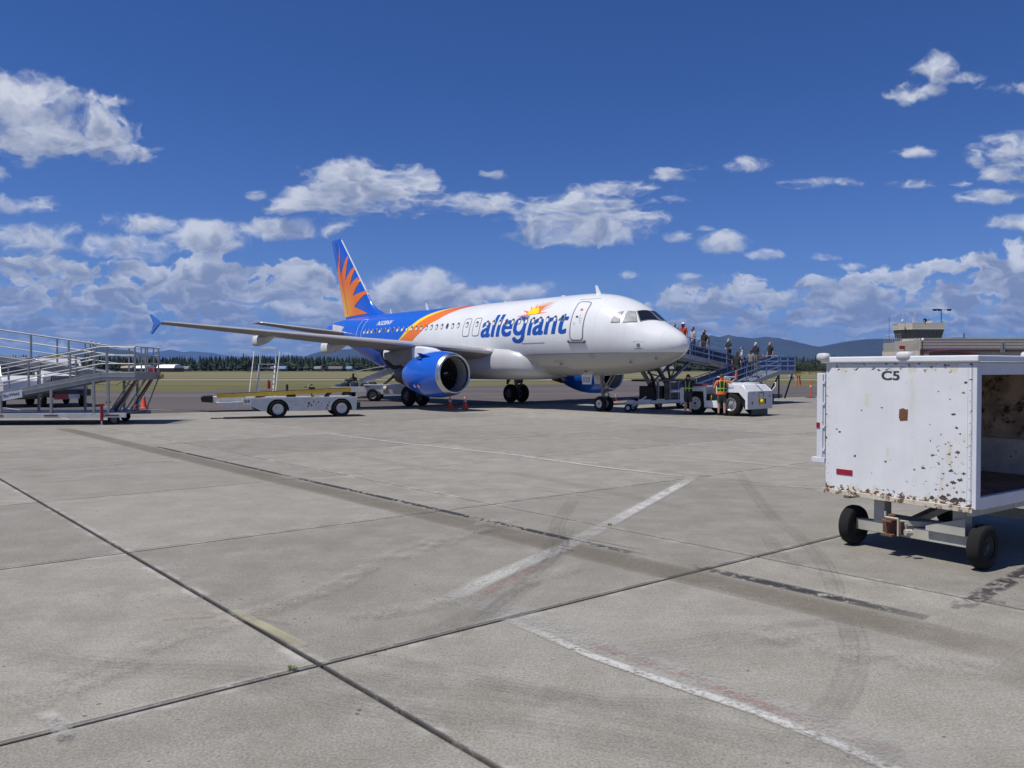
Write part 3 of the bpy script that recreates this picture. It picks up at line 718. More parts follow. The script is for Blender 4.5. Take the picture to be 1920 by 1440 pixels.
for my in (1, -1):
    f = lambda P: [(a, b*my, c) for a, b, c in P]
    pane(f([(3.12, -1.60, 4.27), (2.74, -1.47, 4.26), (2.80, -1.12, 4.73), (3.06, -1.33, 4.68)]), BLIND)
    pane(f([(2.55, -1.40, 4.25), (2.03, -1.07, 4.27), (2.37, -.79, 4.74), (2.60, -1.0, 4.74)]), BLIND)
    pane(f([(1.92, -.95, 4.31), (1.50, -.08, 4.34), (2.14, -.06, 4.80), (2.31, -.70, 4.77)]))
# nose markings, seams and panels
s = MB()
strip_on_skin(s, [(x, theta(x, 2.86+.0*x)) for x in np.linspace(8.4, 2.6, 30)], .02, .006, False)
strip_on_skin(s, [(x, theta(x, z)) for x, z in ((1.93, 3.36), (1.55, 3.36), (1.55, 3.0), (1.93, 3.0))], .02, .008)
strip_on_skin(s, [(x, theta(x, z)) for x, z in ((6.95, 2.5), (6.4, 2.5), (6.4, 2.2), (6.95, 2.2))], .02, .008)
strip_on_skin(s, [(x, theta(x, 3.42)) for x in np.linspace(9.05, 7.3, 8)], .03, .008, False)
strip_on_skin(s, [(x, theta(x, 5.5)) for x in np.linspace(5.6, 4.4, 8)], .02, .006, False)
strip_on_skin(s, [(4.3+.12*math.cos(a), theta(4.3, 2.75)+.06*math.sin(a)) for a in np.linspace(0, 5.7, 10)], .02, .008)
ps = s.build('panel_seams', LINE, ac, fix=False); ps['kind'] = 'stuff'
s = MB()
for x0, x1, z0, z1 in ((1.66, 1.81, 3.1, 3.26), (6.56, 6.76, 2.3, 2.42), (1.6, 1.9, 3.02, 3.05)):
    s.add([skin(x0, theta(x0, z0), .009), skin(x1, theta(x1, z0), .009), skin(x1, theta(x1, z1), .009), skin(x0, theta(x0, z1), .009)], [(0, 1, 2, 3)])
s.build('static_port_plate', M('plate_grey', (.22, .20, .20), .5), ac, fix=False)['kind'] = 'stuff'
# painted lettering on the skin
def skin_text(name, txt, x_left, z_base, length, xh, mat, shear=.2, bold=.03, off=.005, hs=1.0, space=1.0):
    b = text_mesh(txt, 1, shear, 0, space); base_ = bmesh.new(); tmp = bpy.data.meshes.new('t'); b.to_mesh(tmp); b.clear()
    shifts = [(dx*bold, dy*bold*.6) for dx in (-1, -.5, 0, .5, 1) for dy in (-1, 1)]
    for k, (dx, dy) in enumerate(shifts):
        n0 = len(b.verts); b.from_mesh(tmp); b.verts.ensure_lookup_table()
        for v in b.verts[n0:]: v.co.x += dx; v.co.y += dy; v.co.z = k*.0003
    bpy.data.meshes.remove(tmp)
    X = [v.co.x for v in b.verts]; x0, w = min(X), max(X)-min(X)
    sx, sy = length/w, xh/.53*hs
    for v in b.verts: v.co.x = (v.co.x-x0)*sx; v.co.y *= sy
    Y = [v.co.y for v in b.verts]; y = min(Y)+.08
    while y < max(Y):
        bmesh.ops.bisect_plane(b, geom=b.verts[:]+b.edges[:]+b.faces[:], plane_co=(0, y, 0), plane_no=(0, 1, 0)); y += .1
    for v in b.verts:
        x = x_left-v.co.x; v.co = skin(x, theta(x, z_base)+v.co.y/2.02, off+v.co.z)
    me = bpy.data.meshes.new(name); b.to_mesh(me); b.free(); me.materials.append(mat); return link(name, me, ac)
INK = M('airline_blue_print', (.012, .085, .40), .3, var=.03)
skin_text('title_lettering', 'alle\u0261\u0131ant', 12.43, 3.86, 6.75, .93, INK, .14, .027, space=1.03)
skin_text('registration_lettering', 'N320NV', 23.95, 4.98, 1.85, .27, WPRINT, .2, .012)
# sunburst above the title
def skin_poly(name, pts, mat, off, parent=None):
    b = bmesh.new(); f = b.faces.new([b.verts.new((x, y, 0)) for x, y in pts]); bmesh.ops.triangulate(b, faces=b.faces[:])
    Y = [y for _, y in pts]; y = min(Y)+.05
    while y < max(Y):
        bmesh.ops.bisect_plane(b, geom=b.verts[:]+b.edges[:]+b.faces[:], plane_co=(0, y, 0), plane_no=(0, 1, 0)); y += .1
    for v in b.verts: v.co = skin(v.co.x, v.co.y/2.02, off)
    me = bpy.data.meshes.new(name); b.to_mesh(me); b.free(); me.materials.append(mat); return link(name, me, parent or ac)
tips = [(-295, 20), (-235, -85), (-130, -170), (-10, -225), (100, -255), (200, -275), (290, -280), (335, -260), (350, -210), (335, -125), (285, -20)]
cx, cy = 8.52, 1.12; ctr = []
for i, (a, b) in enumerate(tips):
    an = math.atan2(-b, a) if i else math.pi+.06; l = math.hypot(a*.00394, b*.0034); w_ = .17 if i < 4 else .055
    rb = .40 if i < 4 else .60
    for da, rr_ in ((w_, rb), (0, l), (-w_, rb)):
        ctr.append((cx-math.cos(an+da)*rr_, cy+math.sin(an+da)*rr_))
b = bmesh.new(); vc = b.verts.new((cx, cy-.02, 0)); vp = [b.verts.new((x, y, 0)) for x, y in ctr]
for p, q in zip(vp, vp[1:]): b.faces.new((vc, p, q))
Yv = [y for _, y in ctr]; y = min(Yv)+.05
while y < max(Yv):
    bmesh.ops.bisect_plane(b, geom=b.verts[:]+b.edges[:]+b.faces[:], plane_co=(0, y, 0), plane_no=(0, 1, 0)); y += .1
for v in b.verts: v.co = skin(v.co.x, v.co.y/2.02, .008)
me = bpy.data.meshes.new('sunburst_emblem'); b.to_mesh(me); b.free(); me.materials.append(ORANGE); sb = link('sunburst_emblem', me, ac)
yt = []
for i in range(25):
    th = math.pi*i/24; r = .50 if i % 2 else .34; yt.append((cx+math.cos(th)*r*.95, cy+math.sin(th)*r))
skin_poly('sunburst_core', yt, M('airline_yellow_print', (.95, .66, .02), .35, var=.02), .013, sb)

# ---- aerofoil surfaces
def foil(n=12):
    up = []
    for i in range(n+1):
        c = (1-math.cos(math.pi*i/n))/2; t = 5*(.2969*math.sqrt(c)-.126*c-.3516*c*c+.2843*c**3-.1015*c**4)
        up.append((c, t))
    return up
FO = foil()
def surface(name, stations, mats, parent, vert=False, le_cut=2, shift=0.0):
    """stations: (span, LE x, chord, height, t/c)"""
    rings = []
    for (sp, le, ch, z, tc) in stations:
        r = [(c, t+shift*t) for c, t in FO]+[(c, -t) for c, t in FO[::-1][1:-1]]
        if vert: rings.append([(-(le+c*ch), t*tc*ch, z) for c, t in r])
        else: rings.append([(-(le+c*ch), sp, z+t*tc*ch-.02*c*ch) for c, t in r])
    s = MB(); n = len(rings[0]); nF = len(FO); vs = [p for r in rings for p in r]; s.v = vs
    for k in range(len(rings)-1):
        for i in range(n):
            j = (i+1) % n; s.f.append((k*n+i, k*n+j, (k+1)*n+j, (k+1)*n+i))
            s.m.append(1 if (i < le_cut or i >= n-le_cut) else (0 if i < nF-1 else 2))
    s.f += [tuple(range(n-1, -1, -1)), tuple(range((len(rings)-1)*n, len(rings)*n))]; s.m += [0, 1]
    return s.build(name, mats, parent, True, angle=40)
SLAT = M('polished_leading_edge', (.66, .66, .66), .28, .55, var=.05)
def le_at(y): return 11.15+(abs(y)-1.9)*.437
def wz(y): return 3.02+(abs(y)-1.9)*.0885
for sg in (-1, 1):
    st = []
    for y in (1.5, 3, 5, 6.4, 9, 12, 15, 16.95):
        te = 17.35+.03*(y-1.9) if y <= 6.4 else 17.5+(y-6.4)*(19.25-17.5)/10.55
        st.append((sg*y, le_at(y), te-le_at(y), wz(y), .125-.04*(y/17)))
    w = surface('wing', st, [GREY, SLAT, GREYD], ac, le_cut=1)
    # wingtip fence
    y = sg*17.0; s = MB(); out = [(17.75, 4.34), (18.4, 4.40), (19.75, 4.82), (19.9, 4.82), (19.3, 4.33), (19.75, 3.86), (19.6, 3.84), (18.5, 4.24)]
    s.prism([(a, b) for a, b in out], (0, y-.04, 0), (-1, 0, 0), (0, 0, 1), (0, .08, 0)); s.build('wingtip_fence', M('fence_blue', (.02, .14, .55), .3), w, bevel=.01)
    # flap track fairings
    for (yy, L, dp) in ((8.3, 3.0, .42), (12.0, 2.7, .40), (4.6, 2.6, .40)):
        te = 17.5+(yy-6.4)*.166 if yy > 6.4 else 17.4; zt = wz(yy)-.05; rg = []
        for i in range(9):
            u = i/8; x = te-L*.72+L*u; dep = dp*(math.sin(math.pi*min(u*.95+.08, 1)*.62)**.9)*1.15; wd = .17*math.sin(math.pi*(.12+.72*u))
            rg.append([(-x, sg*yy+wd*math.cos(a), zt-.03*u*2-dep*.5+dep*.62*math.sin(a)) for a in np.linspace(0, 2*math.pi, 13)[:-1]])
        s = MB(); s.loft(rg); f = s.build('flap_track_fairing', M('fairing_white', (.62, .61, .59), .4), w, True, angle=50)
    # spoiler and flap lines on the trailing part
    s = MB()
    for ya, yb in ((2.4, 6.2), (6.6, 12.8), (13, 16.5)):
        p = []
        for y in (ya, yb):
            te = 17.4 if y <= 6.4 else 17.5+(y-6.4)*.166; ch = te-le_at(y); p.append(Vector((-(te-.25*ch), sg*y, wz(y)+.055*ch*.6)))
        s.bar(p[0], p[1], .03, .02)
    s.build('flap_gap', DARK, w)
    # engine
    ey = sg*5.75; ez = 1.86; ex = 9.66; o = (-ex, ey, ez)
    e = MB(); ax = (-1, .0, -.02)
    e.lathe([(0, .91), (.0, .935), (.05, .98), (.14, 1.02), (.23, 1.05)], o, ax, 48, 0)
    e.lathe([(.23, 1.05), (.34, 1.075), (.7, 1.13), (1.2, 1.175), (1.8, 1.175), (2.4, 1.11), (2.95, .98), (3.4, .84), (3.65, .75), (3.65, .71), (3.0, .74)], o, ax, 48, 1)
    e.lathe([(0, .91), (.03, .88), (.09, .86), (.2, .85)], o, ax, 48, 0)
    e.lathe([(.2, .85), (.5, .86), (1.0, .875)], o, ax, 48, 2)
    nac = e.build('engine_nacelle', [STEEL, BLUE, M('inlet_liner', (.36, .35, .35), .55)], ac, True, angle=50)
    f = MB()
    for i in range(24):
        a = 2*math.pi*i/24
        def rp(r, dx, da): return (-ex-.95-dx, ey+r*math.cos(a+da), ez-.02+r*math.sin(a+da))
        f.add([rp(.24, -.05, 0), rp(.24, .12, .17), rp(.865, .10, .22), rp(.865, -.02, .02), rp(.55, -.06, .05), rp(.55, .12, .19)], [(0, 1, 5, 4), (4, 5, 2, 3)])
    f.lathe([(1.2, .9), (1.2, .01)], o, ax, 32, 0)
    f.build('fan', M('fan_blade', (.07, .07, .075), .4, .6), nac, fix=False)
    f = MB(); f.lathe([(.55, .0), (.6, .06), (.75, .16), (.95, .24), (1.0, .25)], o, ax, 24, 0)
    f.bar((-ex-.62, ey-.02, ez+.07), (-ex-.72, ey-.14, ez+.02), .03, .03, 1); f.bar((-ex-.72, ey-.14, ez+.02), (-ex-.8, ey-.1, ez-.13), .03, .03, 1)
    f.build('spinner', [BLK, WPRINT], nac, True)
    f = MB(); f.lathe([(3.0, .70), (3.6, .64), (4.3, .56), (5.0, .40), (5.0, .36), (4.4, .30), (5.0, .22), (5.5, .02)], o, ax, 32)
    f.build('exhaust', M('hot_section_metal', (.09, .08, .075), .45, .7), nac, True)
    # nacelle strake, vent and placard
    f = MB(); f.prism([(0, 0), (.9, 0), (.9, .28), (.55, .26)], (-ex-1.0, ey-sg*-.78, ez+.85), (-1, 0, 0), (0, sg*.7, .7), (0, .03, -.03))
    f.build('nacelle_strake', BLUE, nac)
    f = MB()
    def np_(xa, th, r=1.225): return Vector((-ex-xa, ey+sg*r*math.cos(th), ez-.03+r*math.sin(th)))
    f.prism([(0, 0), (.42, .02), (.55, .14), (.16, .24), (.1, .15)], np_(1.55, R(38), 1.20), (-1, 0, 0), (0, -sg*math.sin(R(38)), math.cos(R(38))), np_(0, R(38), .035)-np_(0, R(38), 0))
    f.build('vent_inlet', M('deep_blue_recess', (.006, .03, .14), .5), nac)
    for dxx, ww, mt in ((1.55, .15, WPRINT), (1.74, .14, M('red_print')), (1.92, .12, WPRINT)):
        f = MB(); a1, a2 = R(-33), R(-25); f.add([np_(dxx, a1), np_(dxx+ww, a1), np_(dxx+ww, a2), np_(dxx, a2)], [(0, 1, 2, 3)]); f.build('placard', mt, nac)
    # pylon
    f = MB(); rg = []
    for (x, hb, ht, hw) in ((10.9, 2.95, 3.02, .08), (11.5, 2.9, 3.17, .17), (12.3, 2.75, 3.27, .19), (13.2, 2.55, 3.3, .2)):
        rg.append([(-x, ey-hw, hb), (-x, ey+hw, hb), (-x, ey+hw, ht-.08), (-x, ey+hw*.6, ht), (-x, ey-hw*.6, ht), (-x, ey-hw, ht-.08)])
    f.loft(rg); f.build('pylon', WHITE, ac, True, angle=40)
    f = MB(); rg = []
    for (x, hb, ht, hw) in ((13.18, 2.54, 3.34, .215), (13.8, 2.4, 3.3, .21), (15.0, 2.3, 3.1, .16), (16.2, 2.75, 3.0, .05)):
        rg.append([(-x, ey-hw, hb), (-x, ey+hw, hb), (-x, ey+hw, ht-.08), (-x, ey+hw*.6, ht), (-x, ey-hw*.6, ht), (-x, ey-hw, ht-.08)])
    f.loft(rg); f.build('pylon_tail', GREYD, ac, True, angle=40)
    # main gear
    gx, gy = 16.1, sg*3.8
    g = MB(); g.tube((-gx, gy, .6), (-gx+.1, gy, 2.9), .12, 0, 12); g.tube((-gx, gy-.62, .58), (-gx, gy+.62, .58), .09, 0, 10)
    g.tube((-gx+.08, gy, 1.6), (-gx, gy-sg*1.4, 2.7), .07, 0, 8); g.tube((-gx+.2, gy, .75), (-gx+.5, gy, 1.15), .05); g.tube((-gx+.5, gy, 1.15), (-gx+.15, gy, 1.6), .05)
    lg = g.build('landing_gear', M('gear_metal', (.22, .215, .21), .4, .3), ac, True)
    for dy in (-.46, .46):
        g = MB(); c = (-gx, gy+dy, .58)
        g.lathe([(-.2, .30), (-.2, .44), (-.17, .53), (-.10, .575), (.10, .575), (.17, .53), (.2, .44), (.2, .30)], c, (0, 1, 0), 28, 0)
        g.lathe([(-.17, .0), (-.17, .12), (-.10, .16), (-.10, .26), (-.18, .31), (.18, .31), (.10, .26), (.10, .16), (.17, .12), (.17, .0)], c, (0, 1, 0), 20, 1)
        g.build('wheel', [RUBBER, M('dull_wheel_hub', (.14, .14, .14), .5, .4)], lg, True)
    g = MB(); g.prism([(0, 0), (1.1, 0), (.95, -1.55), (.15, -1.55)], (-gx+.55, gy+sg*.17, 2.75), (-1, 0, 0), (0, 0, 1), (0, .05, 0)); g.build('gear_door', GREYD, lg, bevel=.01)
# belly fairing
rg = []
for x, w, zt, zb in ((8.45, .6, 2.1, 1.78), (8.6, 1.25, 2.55, 1.70), (8.9, 1.75, 2.95, 1.62), (9.4, 2.02, 3.25, 1.56), (10.2, 2.14, 3.42, 1.52), (11.5, 2.2, 3.5, 1.5), (15, 2.2, 3.45, 1.5), (17.5, 2.15, 3.35, 1.5), (19, 1.95, 3.0, 1.56), (20.3, 1.5, 2.5, 1.66), (21, .9, 2.1, 1.74)):
    c, hh = (zt+zb)/2, (zt-zb)/2
    rg.append([(-x, w*math.copysign(abs(math.cos(a))**.62, math.cos(a)), c+hh*math.copysign(abs(math.sin(a))**.72, math.sin(a))) for a in np.linspace(0, 2*math.pi, 49)[:-1]])
s = MB(); s.loft(rg); s.build('belly_fairing', M('fairing_white_gloss', (.52, .52, .52), .3, var=.04, scale=.8, coat=.2), ac, True, angle=60)
# tailplane
for sg in (-1, 1):
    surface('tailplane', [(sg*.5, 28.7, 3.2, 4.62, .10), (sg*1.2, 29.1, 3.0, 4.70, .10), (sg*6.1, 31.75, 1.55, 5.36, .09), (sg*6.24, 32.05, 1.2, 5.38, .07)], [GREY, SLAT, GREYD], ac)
s = MB(); s.prism([(28.6, 4.35), (29.4, 5.15), (30.9, 5.35), (31.0, 4.5)], (0, -1.12, 0), (-1, 0, 0), (0, 0, 1), (0, .06, 0)); s.build('tailplane_seal_plate', M('fairing_white', (.62, .61, .59), .4), ac)
# fin
def fin_t(x, z):                    # half thickness of the fin at a point
    le, te = fin_le(z), fin_te(z); c = min(max((x-le)/(te-le), 0), 1); tc = .11
    return 5*(.2969*math.sqrt(c)-.126*c-.3516*c*c+.2843*c**3-.1015*c**4)*tc*(te-le)
def fin_le(z): return float(np.interp(z, [5.7, 6.0, 6.3, 6.7, 7.2, 11.75], [24.6, 25.7, 26.5, 27.15, 27.6, 31.62]))
def fin_te(z): return 31.0+(z-5.85)*(33.15-31.0)/(11.85-5.85)
stn = [(0, fin_le(z), fin_te(z)-fin_le(z), z, .11) for z in (5.6, 5.85, 6.0, 6.15, 6.3, 6.5, 6.7, 6.95, 7.2, 8, 9, 10, 11, 11.6, 11.8)]
fin = surface('tail_fin', stn, [BLUE, BLUE, BLUE], ac, vert=True)
s = MB(); pts = [(fin_le(z), z) for z in np.linspace(7.35, 11.7, 12)]
for (xa, za), (xb, zb) in zip(pts, pts[1:]): s.tube((-xa+.0, 0, za), (-xb, 0, zb), .055, 0, 8)
s.build('leading_edge_strip', WHITE, fin, True)
burst = [(31.05, 5.92), (27.28, 6.01), (29.37, 6.62), (27.79, 7.52), (27.92, 7.68), (29.6, 7.41), (28.68, 8.46), (28.95, 8.76), (30.06, 8.19), (29.5, 9.33), (29.68, 9.52), (30.77, 8.63), (30.42, 10.26), (30.55, 10.42), (31.57, 8.94), (31.66, 11.2), (32.18, 9.3)]
def burst_mat():
    m = bpy.data.materials.new('tail_sunburst_print'); m.use_nodes = True; t = NT(m.node_tree); b = t.N['Principled BSDF']
    tc = t.new('ShaderNodeTexCoord'); s = t.new('ShaderNodeSeparateXYZ'); t.put(s.inputs[0], tc.outputs['Object'])
    d = t.vm('DISTANCE', tc.outputs['Object'], (-31.4, 0, 6.2), 1)
    t.put(b.inputs['Base Color'], t.mix(t.smooth(d, .2, 2.6), (.93, .46, .035), (.88, .19, .012))); b.inputs['Roughness'].default_value = .3; return m
BM = burst_mat()
for sg in (-1, 1):
    b = bmesh.new(); b.faces.new([b.verts.new((x, z, 0)) for x, z in burst]); bmesh.ops.triangulate(b, faces=b.faces[:])
    for ax_, lo, hi, st_ in ((0, 27.3, 32.3, .25), (1, 5.9, 11.2, .5)):
        v = lo
        while v < hi:
            bmesh.ops.bisect_plane(b, geom=b.verts[:]+b.edges[:]+b.faces[:], plane_co=(v, 0, 0) if ax_ == 0 else (0, v, 0), plane_no=(1, 0, 0) if ax_ == 0 else (0, 1, 0)); v += st_
    for v in b.verts:
        x, z = v.co.x, v.co.y; v.co = (-x, sg*(fin_t(x, z)+.02), z)
    me = bpy.data.meshes.new('tail_sunburst'); b.to_mesh(me); b.free(); me.materials.append(BM); link('tail_sunburst', me, fin)
s = MB()
for sg in (-1, 1): s.bar((-30.2, sg*.28, 6.1), (-32.3, sg*.12, 11.6), .02, .02)
s.build('rudder_gap', M('rudder_gap_blue', (.01, .05, .25), .6), fin)
# antennas
def blade(x, h, c0, c1, lean, name='antenna'):
    s = MB(); z = sec(x)[0]-.02; s.prism([(0, 0), (c0, 0), (lean+c1, h), (lean, h)], (-x, -.02, z), (-1, 0, 0), (0, 0, 1), (0, .04, 0)); s.build(name, WHITE, ac, bevel=.008)
blade(5.25, .45, .32, .12, .28); blade(20.2, .45, .32, .12, .28); blade(24.6, .3, .2, .1, .15); blade(7.8, .08, .3, .2, .05); blade(12.5, .06, .3, .2, .05)
s = MB(); s.prism([(0, 0), (.3, 0), (.35, -.28), (.22, -.28)], (-12.2, -.02, 1.52), (-1, 0, 0), (0, 0, 1), (0, .04, 0)); s.build('antenna', DARK, ac)
s = MB()
for x, y, z in ((1.15, -.75, 2.62), (2.35, -1.1, 2.45), (5.4, -.9, 2.03)):
    s.tube((-x, y, z), (-x+.02, y-.12, z-.06), .02); s.tube((-x+.02, y-.12, z-.06), (-x+.22, y-.14, z-.07), .016)
s.build('pitot_probe', DARK, ac)['kind'] = 'stuff'
# nose gear
g = MB(); g.tube((-5.07, 0, .45), (-5.25, 0, 2.1), .085, 0, 12); g.tube((-5.07, -.36, .38), (-5.07, .36, .38), .06); g.tube((-5.12, -.12, .9), (-4.3, -.12, 1.95), .045); g.tube((-5.12, .12, .9), (-4.3, .12, 1.95), .045)
g.tube((-4.95, 0, .62), (-4.7, 0, .85), .03); g.tube((-4.7, 0, .85), (-5.02, 0, 1.1), .03); g.box((-5.15, -.2, 1.25), (-4.98, .2, 1.4))
ng = g.build('nose_gear', M('gear_metal'), ac, True)
for dy in (-.25, .25):
    g = MB(); c = (-5.07, dy, .38)
    g.lathe([(-.11, .2), (-.11, .30), (-.08, .36), (-.04, .38), (.04, .38), (.08, .36), (.11, .30), (.11, .2)], c, (0, 1, 0), 24, 0)
    g.lathe([(-.09, 0), (-.09, .07), (-.05, .1), (-.05, .17), (-.10, .21), (.10, .21), (.05, .17), (.05, .1), (.09, .07), (.09, 0)], c, (0, 1, 0), 18, 1); g.build('wheel', [RUBBER, M('white_wheel_hub', (.62, .62, .6), .45)], ng, True)
for sg in (-1, 1):
    g = MB(); g.prism([(0, 0), (.72, 0), (.66, -.5), (0.06, -.5)], (-5.45, sg*.42, 1.84), (-1, 0, 0), (0, 0, 1), (0, sg*.04, 0)); gd_ = g.build('gear_door', WHITE, ng, bevel=.008)
    if sg < 0: flat_text('gear_door_number', '320', (-6.07, -.468, 1.44), (1, 0, 0), (0, 0, 1), .50, M('dark_print', (.05, .05, .06), .5), gd_)
# aft hold: open cargo door and its shaded opening
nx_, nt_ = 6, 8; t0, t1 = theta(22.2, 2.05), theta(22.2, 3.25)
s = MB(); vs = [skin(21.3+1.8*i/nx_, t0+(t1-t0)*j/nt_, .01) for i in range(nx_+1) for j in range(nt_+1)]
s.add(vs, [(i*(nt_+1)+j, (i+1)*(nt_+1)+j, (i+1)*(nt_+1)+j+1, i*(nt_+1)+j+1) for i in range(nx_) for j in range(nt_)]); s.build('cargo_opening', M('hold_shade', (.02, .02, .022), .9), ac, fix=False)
s = MB(); h0 = skin(21.3, t1, .03); h1 = skin(23.1, t1, .03); out = Vector((0, -1.15, .25))
s.add([h0, h1, h1+out*.5+Vector((0, 0, .12)), h0+out*.5+Vector((0, 0, .12)), h1+out, h0+out], [(0, 1, 2, 3), (3, 2, 4, 5)]); cd = s.build('cargo_door', M('cargo_door_blue', (.012, .06, .33), .4), ac)
cd.modifiers.new('thick', 'SOLIDIFY').thickness = .08
# ------------------------------------------------------------------ baggage cart C5
def rusty_mat(name, base, amount=.0, edge=True, W=1.72, z0=.63, z1=2.09):
    m = bpy.data.materials.new(name); m.use_nodes = True; t = NT(m.node_tree); b = t.N['Principled BSDF']
    P = t.new('ShaderNodeTexCoord').outputs['Object']; s = t.new('ShaderNodeSeparateXYZ'); t.put(s.inputs[0], P); y, z = s.outputs[1], s.outputs[2]
    g = t.noise(P, 2.2, 5, .6); c = t.mix(t.smooth(g, .35, .7), tuple(v*.93 for v in base), base)
    c = t.mix(t.smooth(t.noise(t.mapping(P, scale=(1, 1, .18)), 5, 4), .5, .8, 0, .3), c, tuple(v*.78 for v in base))
    wv = t.noise(P, 8, 5, .6); sm = t.noise(t.mapping(P, scale=(1, 1, 1.7)), 15, 6, .62)
    if edge:
        ez = t.math('MINIMUM', t.math('SUBTRACT', z, z0), t.math('SUBTRACT', z1, z)); ey = t.math('MINIMUM', y, t.math('SUBTRACT', W, y))
        be = t.math('ADD', t.smooth(t.math('SUBTRACT', z, z0), .02, .17, .2, 0), t.smooth(t.math('MINIMUM', ez, ey), .0, .05, .12, 0))
        cy = t.math('DIVIDE', t.math('SUBTRACT', y, .16), .42); cz = t.math('DIVIDE', t.math('SUBTRACT', z, 1.02), .5)
        cr = t.smooth(t.math('ADD', t.math('MULTIPLY', cy, cy), t.math('MULTIPLY', cz, cz)), .1, 1.3, .095, 0)
        bias = t.math('MAXIMUM', be, cr)
    else: bias = amount
    v = t.math('ADD', sm, bias)
    halo = t.smooth(t.math('ADD', t.noise(t.mapping(P, scale=(1, 1, .35)), 7, 4), bias), .60, .74, 0, .55)
    c = t.mix(halo, c, (.62, .55, .40))
    rust = t.smooth(v, .70, .715); rc = t.mix(wv, (.055, .028, .018), (.23, .095, .045)); rc = t.mix(t.smooth(wv, .5, .6), rc, (.10, .085, .085))
    c = t.mix(rust, c, rc)
    # thin scratches
    sc1 = t.noise(t.mapping(P, rot=(R(12), 0, 0), scale=(1, 1.2, 22)), 4, 4, .6); c = t.mix(t.smooth(sc1, .735, .75, 0, .55), c, (.2, .19, .19))
    sc2 = t.noise(t.mapping(P, rot=(R(-18), 0, 0), scale=(1, 24, 1.3)), 3.5, 4, .6); c = t.mix(t.smooth(sc2, .74, .755, 0, .45), c, (.25, .23, .21))
    t.put(b.inputs['Base Color'], c); t.put(b.inputs['Roughness'], t.math('ADD', .38, t.math('MULTIPLY', rust, .5)))
    bn = t.new('ShaderNodeBump'); bn.inputs['Strength'].default_value = .4; bn.inputs['Distance'].default_value = .004
    t.put(bn.inputs['Height'], t.math('ADD', t.math('MULTIPLY', t.noise(P, 1.6, 2), 3.0), t.math('MULTIPLY', rust, -.6))); t.put(b.inputs['Normal'], bn.outputs[0])
    return m
CARTF = rusty_mat('chipped_cart_paint', (.74, .75, .76)); CARTP = M('cart_frame_paint', (.66, .67, .72), .42, var=.06, dirt=((.2, .12, .08), 7, .66, .8))
CREAM = M('dirty_cream_steel', (.42, .41, .35), .6, var=.15, dirt=((.14, .075, .04), 9, .60, .9)); RUSTY = M('rusty_steel', (.14, .065, .035), .85, var=.5, scale=12, bump=.5)
CH = math.atan2(.566, .824)
cart = thing('baggage_cart', 'white rust-chipped covered baggage cart marked C5 with its side open, at the right edge', 'baggage cart', (4.79, 8.30, 0), CH)
W_, ZB, ZT = 1.72, .635, 2.165
s = MB(); s.box((0, .0, ZB), (.035, W_, ZT)); fp = s.build('front_panel', CARTF, cart, bevel=.006)
s = MB(); s.box((-.028, -.01, ZB-.035), (.0, W_+.02, ZB+.022)); s.build('lower_lip', M('lip_rusty_paint', (.56, .52, .42), .6, dirt=((.12, .055, .03), 11, .50, .95)), fp, bevel=.004)
flat_text('cart_number', 'C5', (-.0015, 1.01, 1.975), (0, -1, 0), (0, 0, 1), .215, M('dark_print', (.03, .03, .045), .5), fp, height=.105, bold=.03)
s = MB(); s.box((-.006, 1.36, .84), (0, 1.57, .905)); s.build('red_reflector', M('reflector_red', (.28, .012, .03), .25), fp)
s = MB(); pl = [(0, 0), (.085, -.01), (.10, .03), (.095, .12), (.05, .135), (.02, .12), (-.005, .125)]; s.prism(pl, (-.0025, .70, 1.53), (0, 1, 0), (0, 0, 1), (.002, 0, 0)); s.build('bare_rust_patch', M('bare_rust', (.17, .075, .035), .85, var=.3, scale=12), fp)
rv = MB()
for i in range(15):
    for zz in (ZB+.05, ZT-.04): rv.tube((-.004, .06+i*.114, zz), (0, .06+i*.114, zz), .007, 0, 6)
for i in range(12):
    for yy in (.035, W_-.035): rv.tube((-.004, yy, ZB+.1+i*.115), (0, yy, ZB+.1+i*.115), .007, 0, 6)
rv.box((-.003, .055, ZB+.03), (0, .060, ZT-.06))
rv.build('rivets', CARTP, fp)['kind'] = 'stuff'
# chips: irregular flakes with their own outline
rc_ = random.Random(4); s = MB()
for (y, z, r) in [(.22,1.02,.035),(.30,.98,.022),(.12,.93,.04),(.2,.9,.045),(.35,1.08,.02),(.09,1.0,.03),(.26,.86,.02),(.15,1.22,.035),(.24,1.19,.02),(.42,1.17,.03),(.52,1.02,.03),(.62,.99,.02),(.95,1.05,.022),(1.33,1.08,.026),(1.53,1.35,.03),(1.57,1.38,.018),(.2,1.62,.035),(.17,1.48,.025),(.33,1.4,.015),(.13,1.42,.016),(.1,1.85,.024),(.08,1.96,.03),(1.0,1.66,.018),(1.25,1.62,.016),(.24,1.78,.013),(.3,.72,.06),(.18,.70,.075),(.1,.72,.06),(.42,.71,.035),(.75,.68,.045),(.9,.68,.04),(1.05,.69,.03),(.45,1.5,.012),(.36,1.86,.012),(.28,1.3,.012),(.38,.8,.02),(1.12,.9,.01),(.7,.85,.012),(.16,.8,.03),(.25,.76,.03)]:
    n = rc_.randint(11, 17); r *= .78; pl = [(r*(1.2+.5*rc_.random())*math.cos(a)*(rc_.uniform(.35, 1.1))*.75, r*math.sin(a)*rc_.uniform(.25, .95)*.8) for a in [2*math.pi*i/n for i in range(n)]]
    s.prism(pl, (-.002, y, z), (0, 1, 0), (0, 0, 1), (.0015, 0, 0))
ch = s.build('paint_chips', M('chip_rust', (.085, .055, .045), .85, var=.45, scale=25), fp); ch['kind'] = 'stuff'
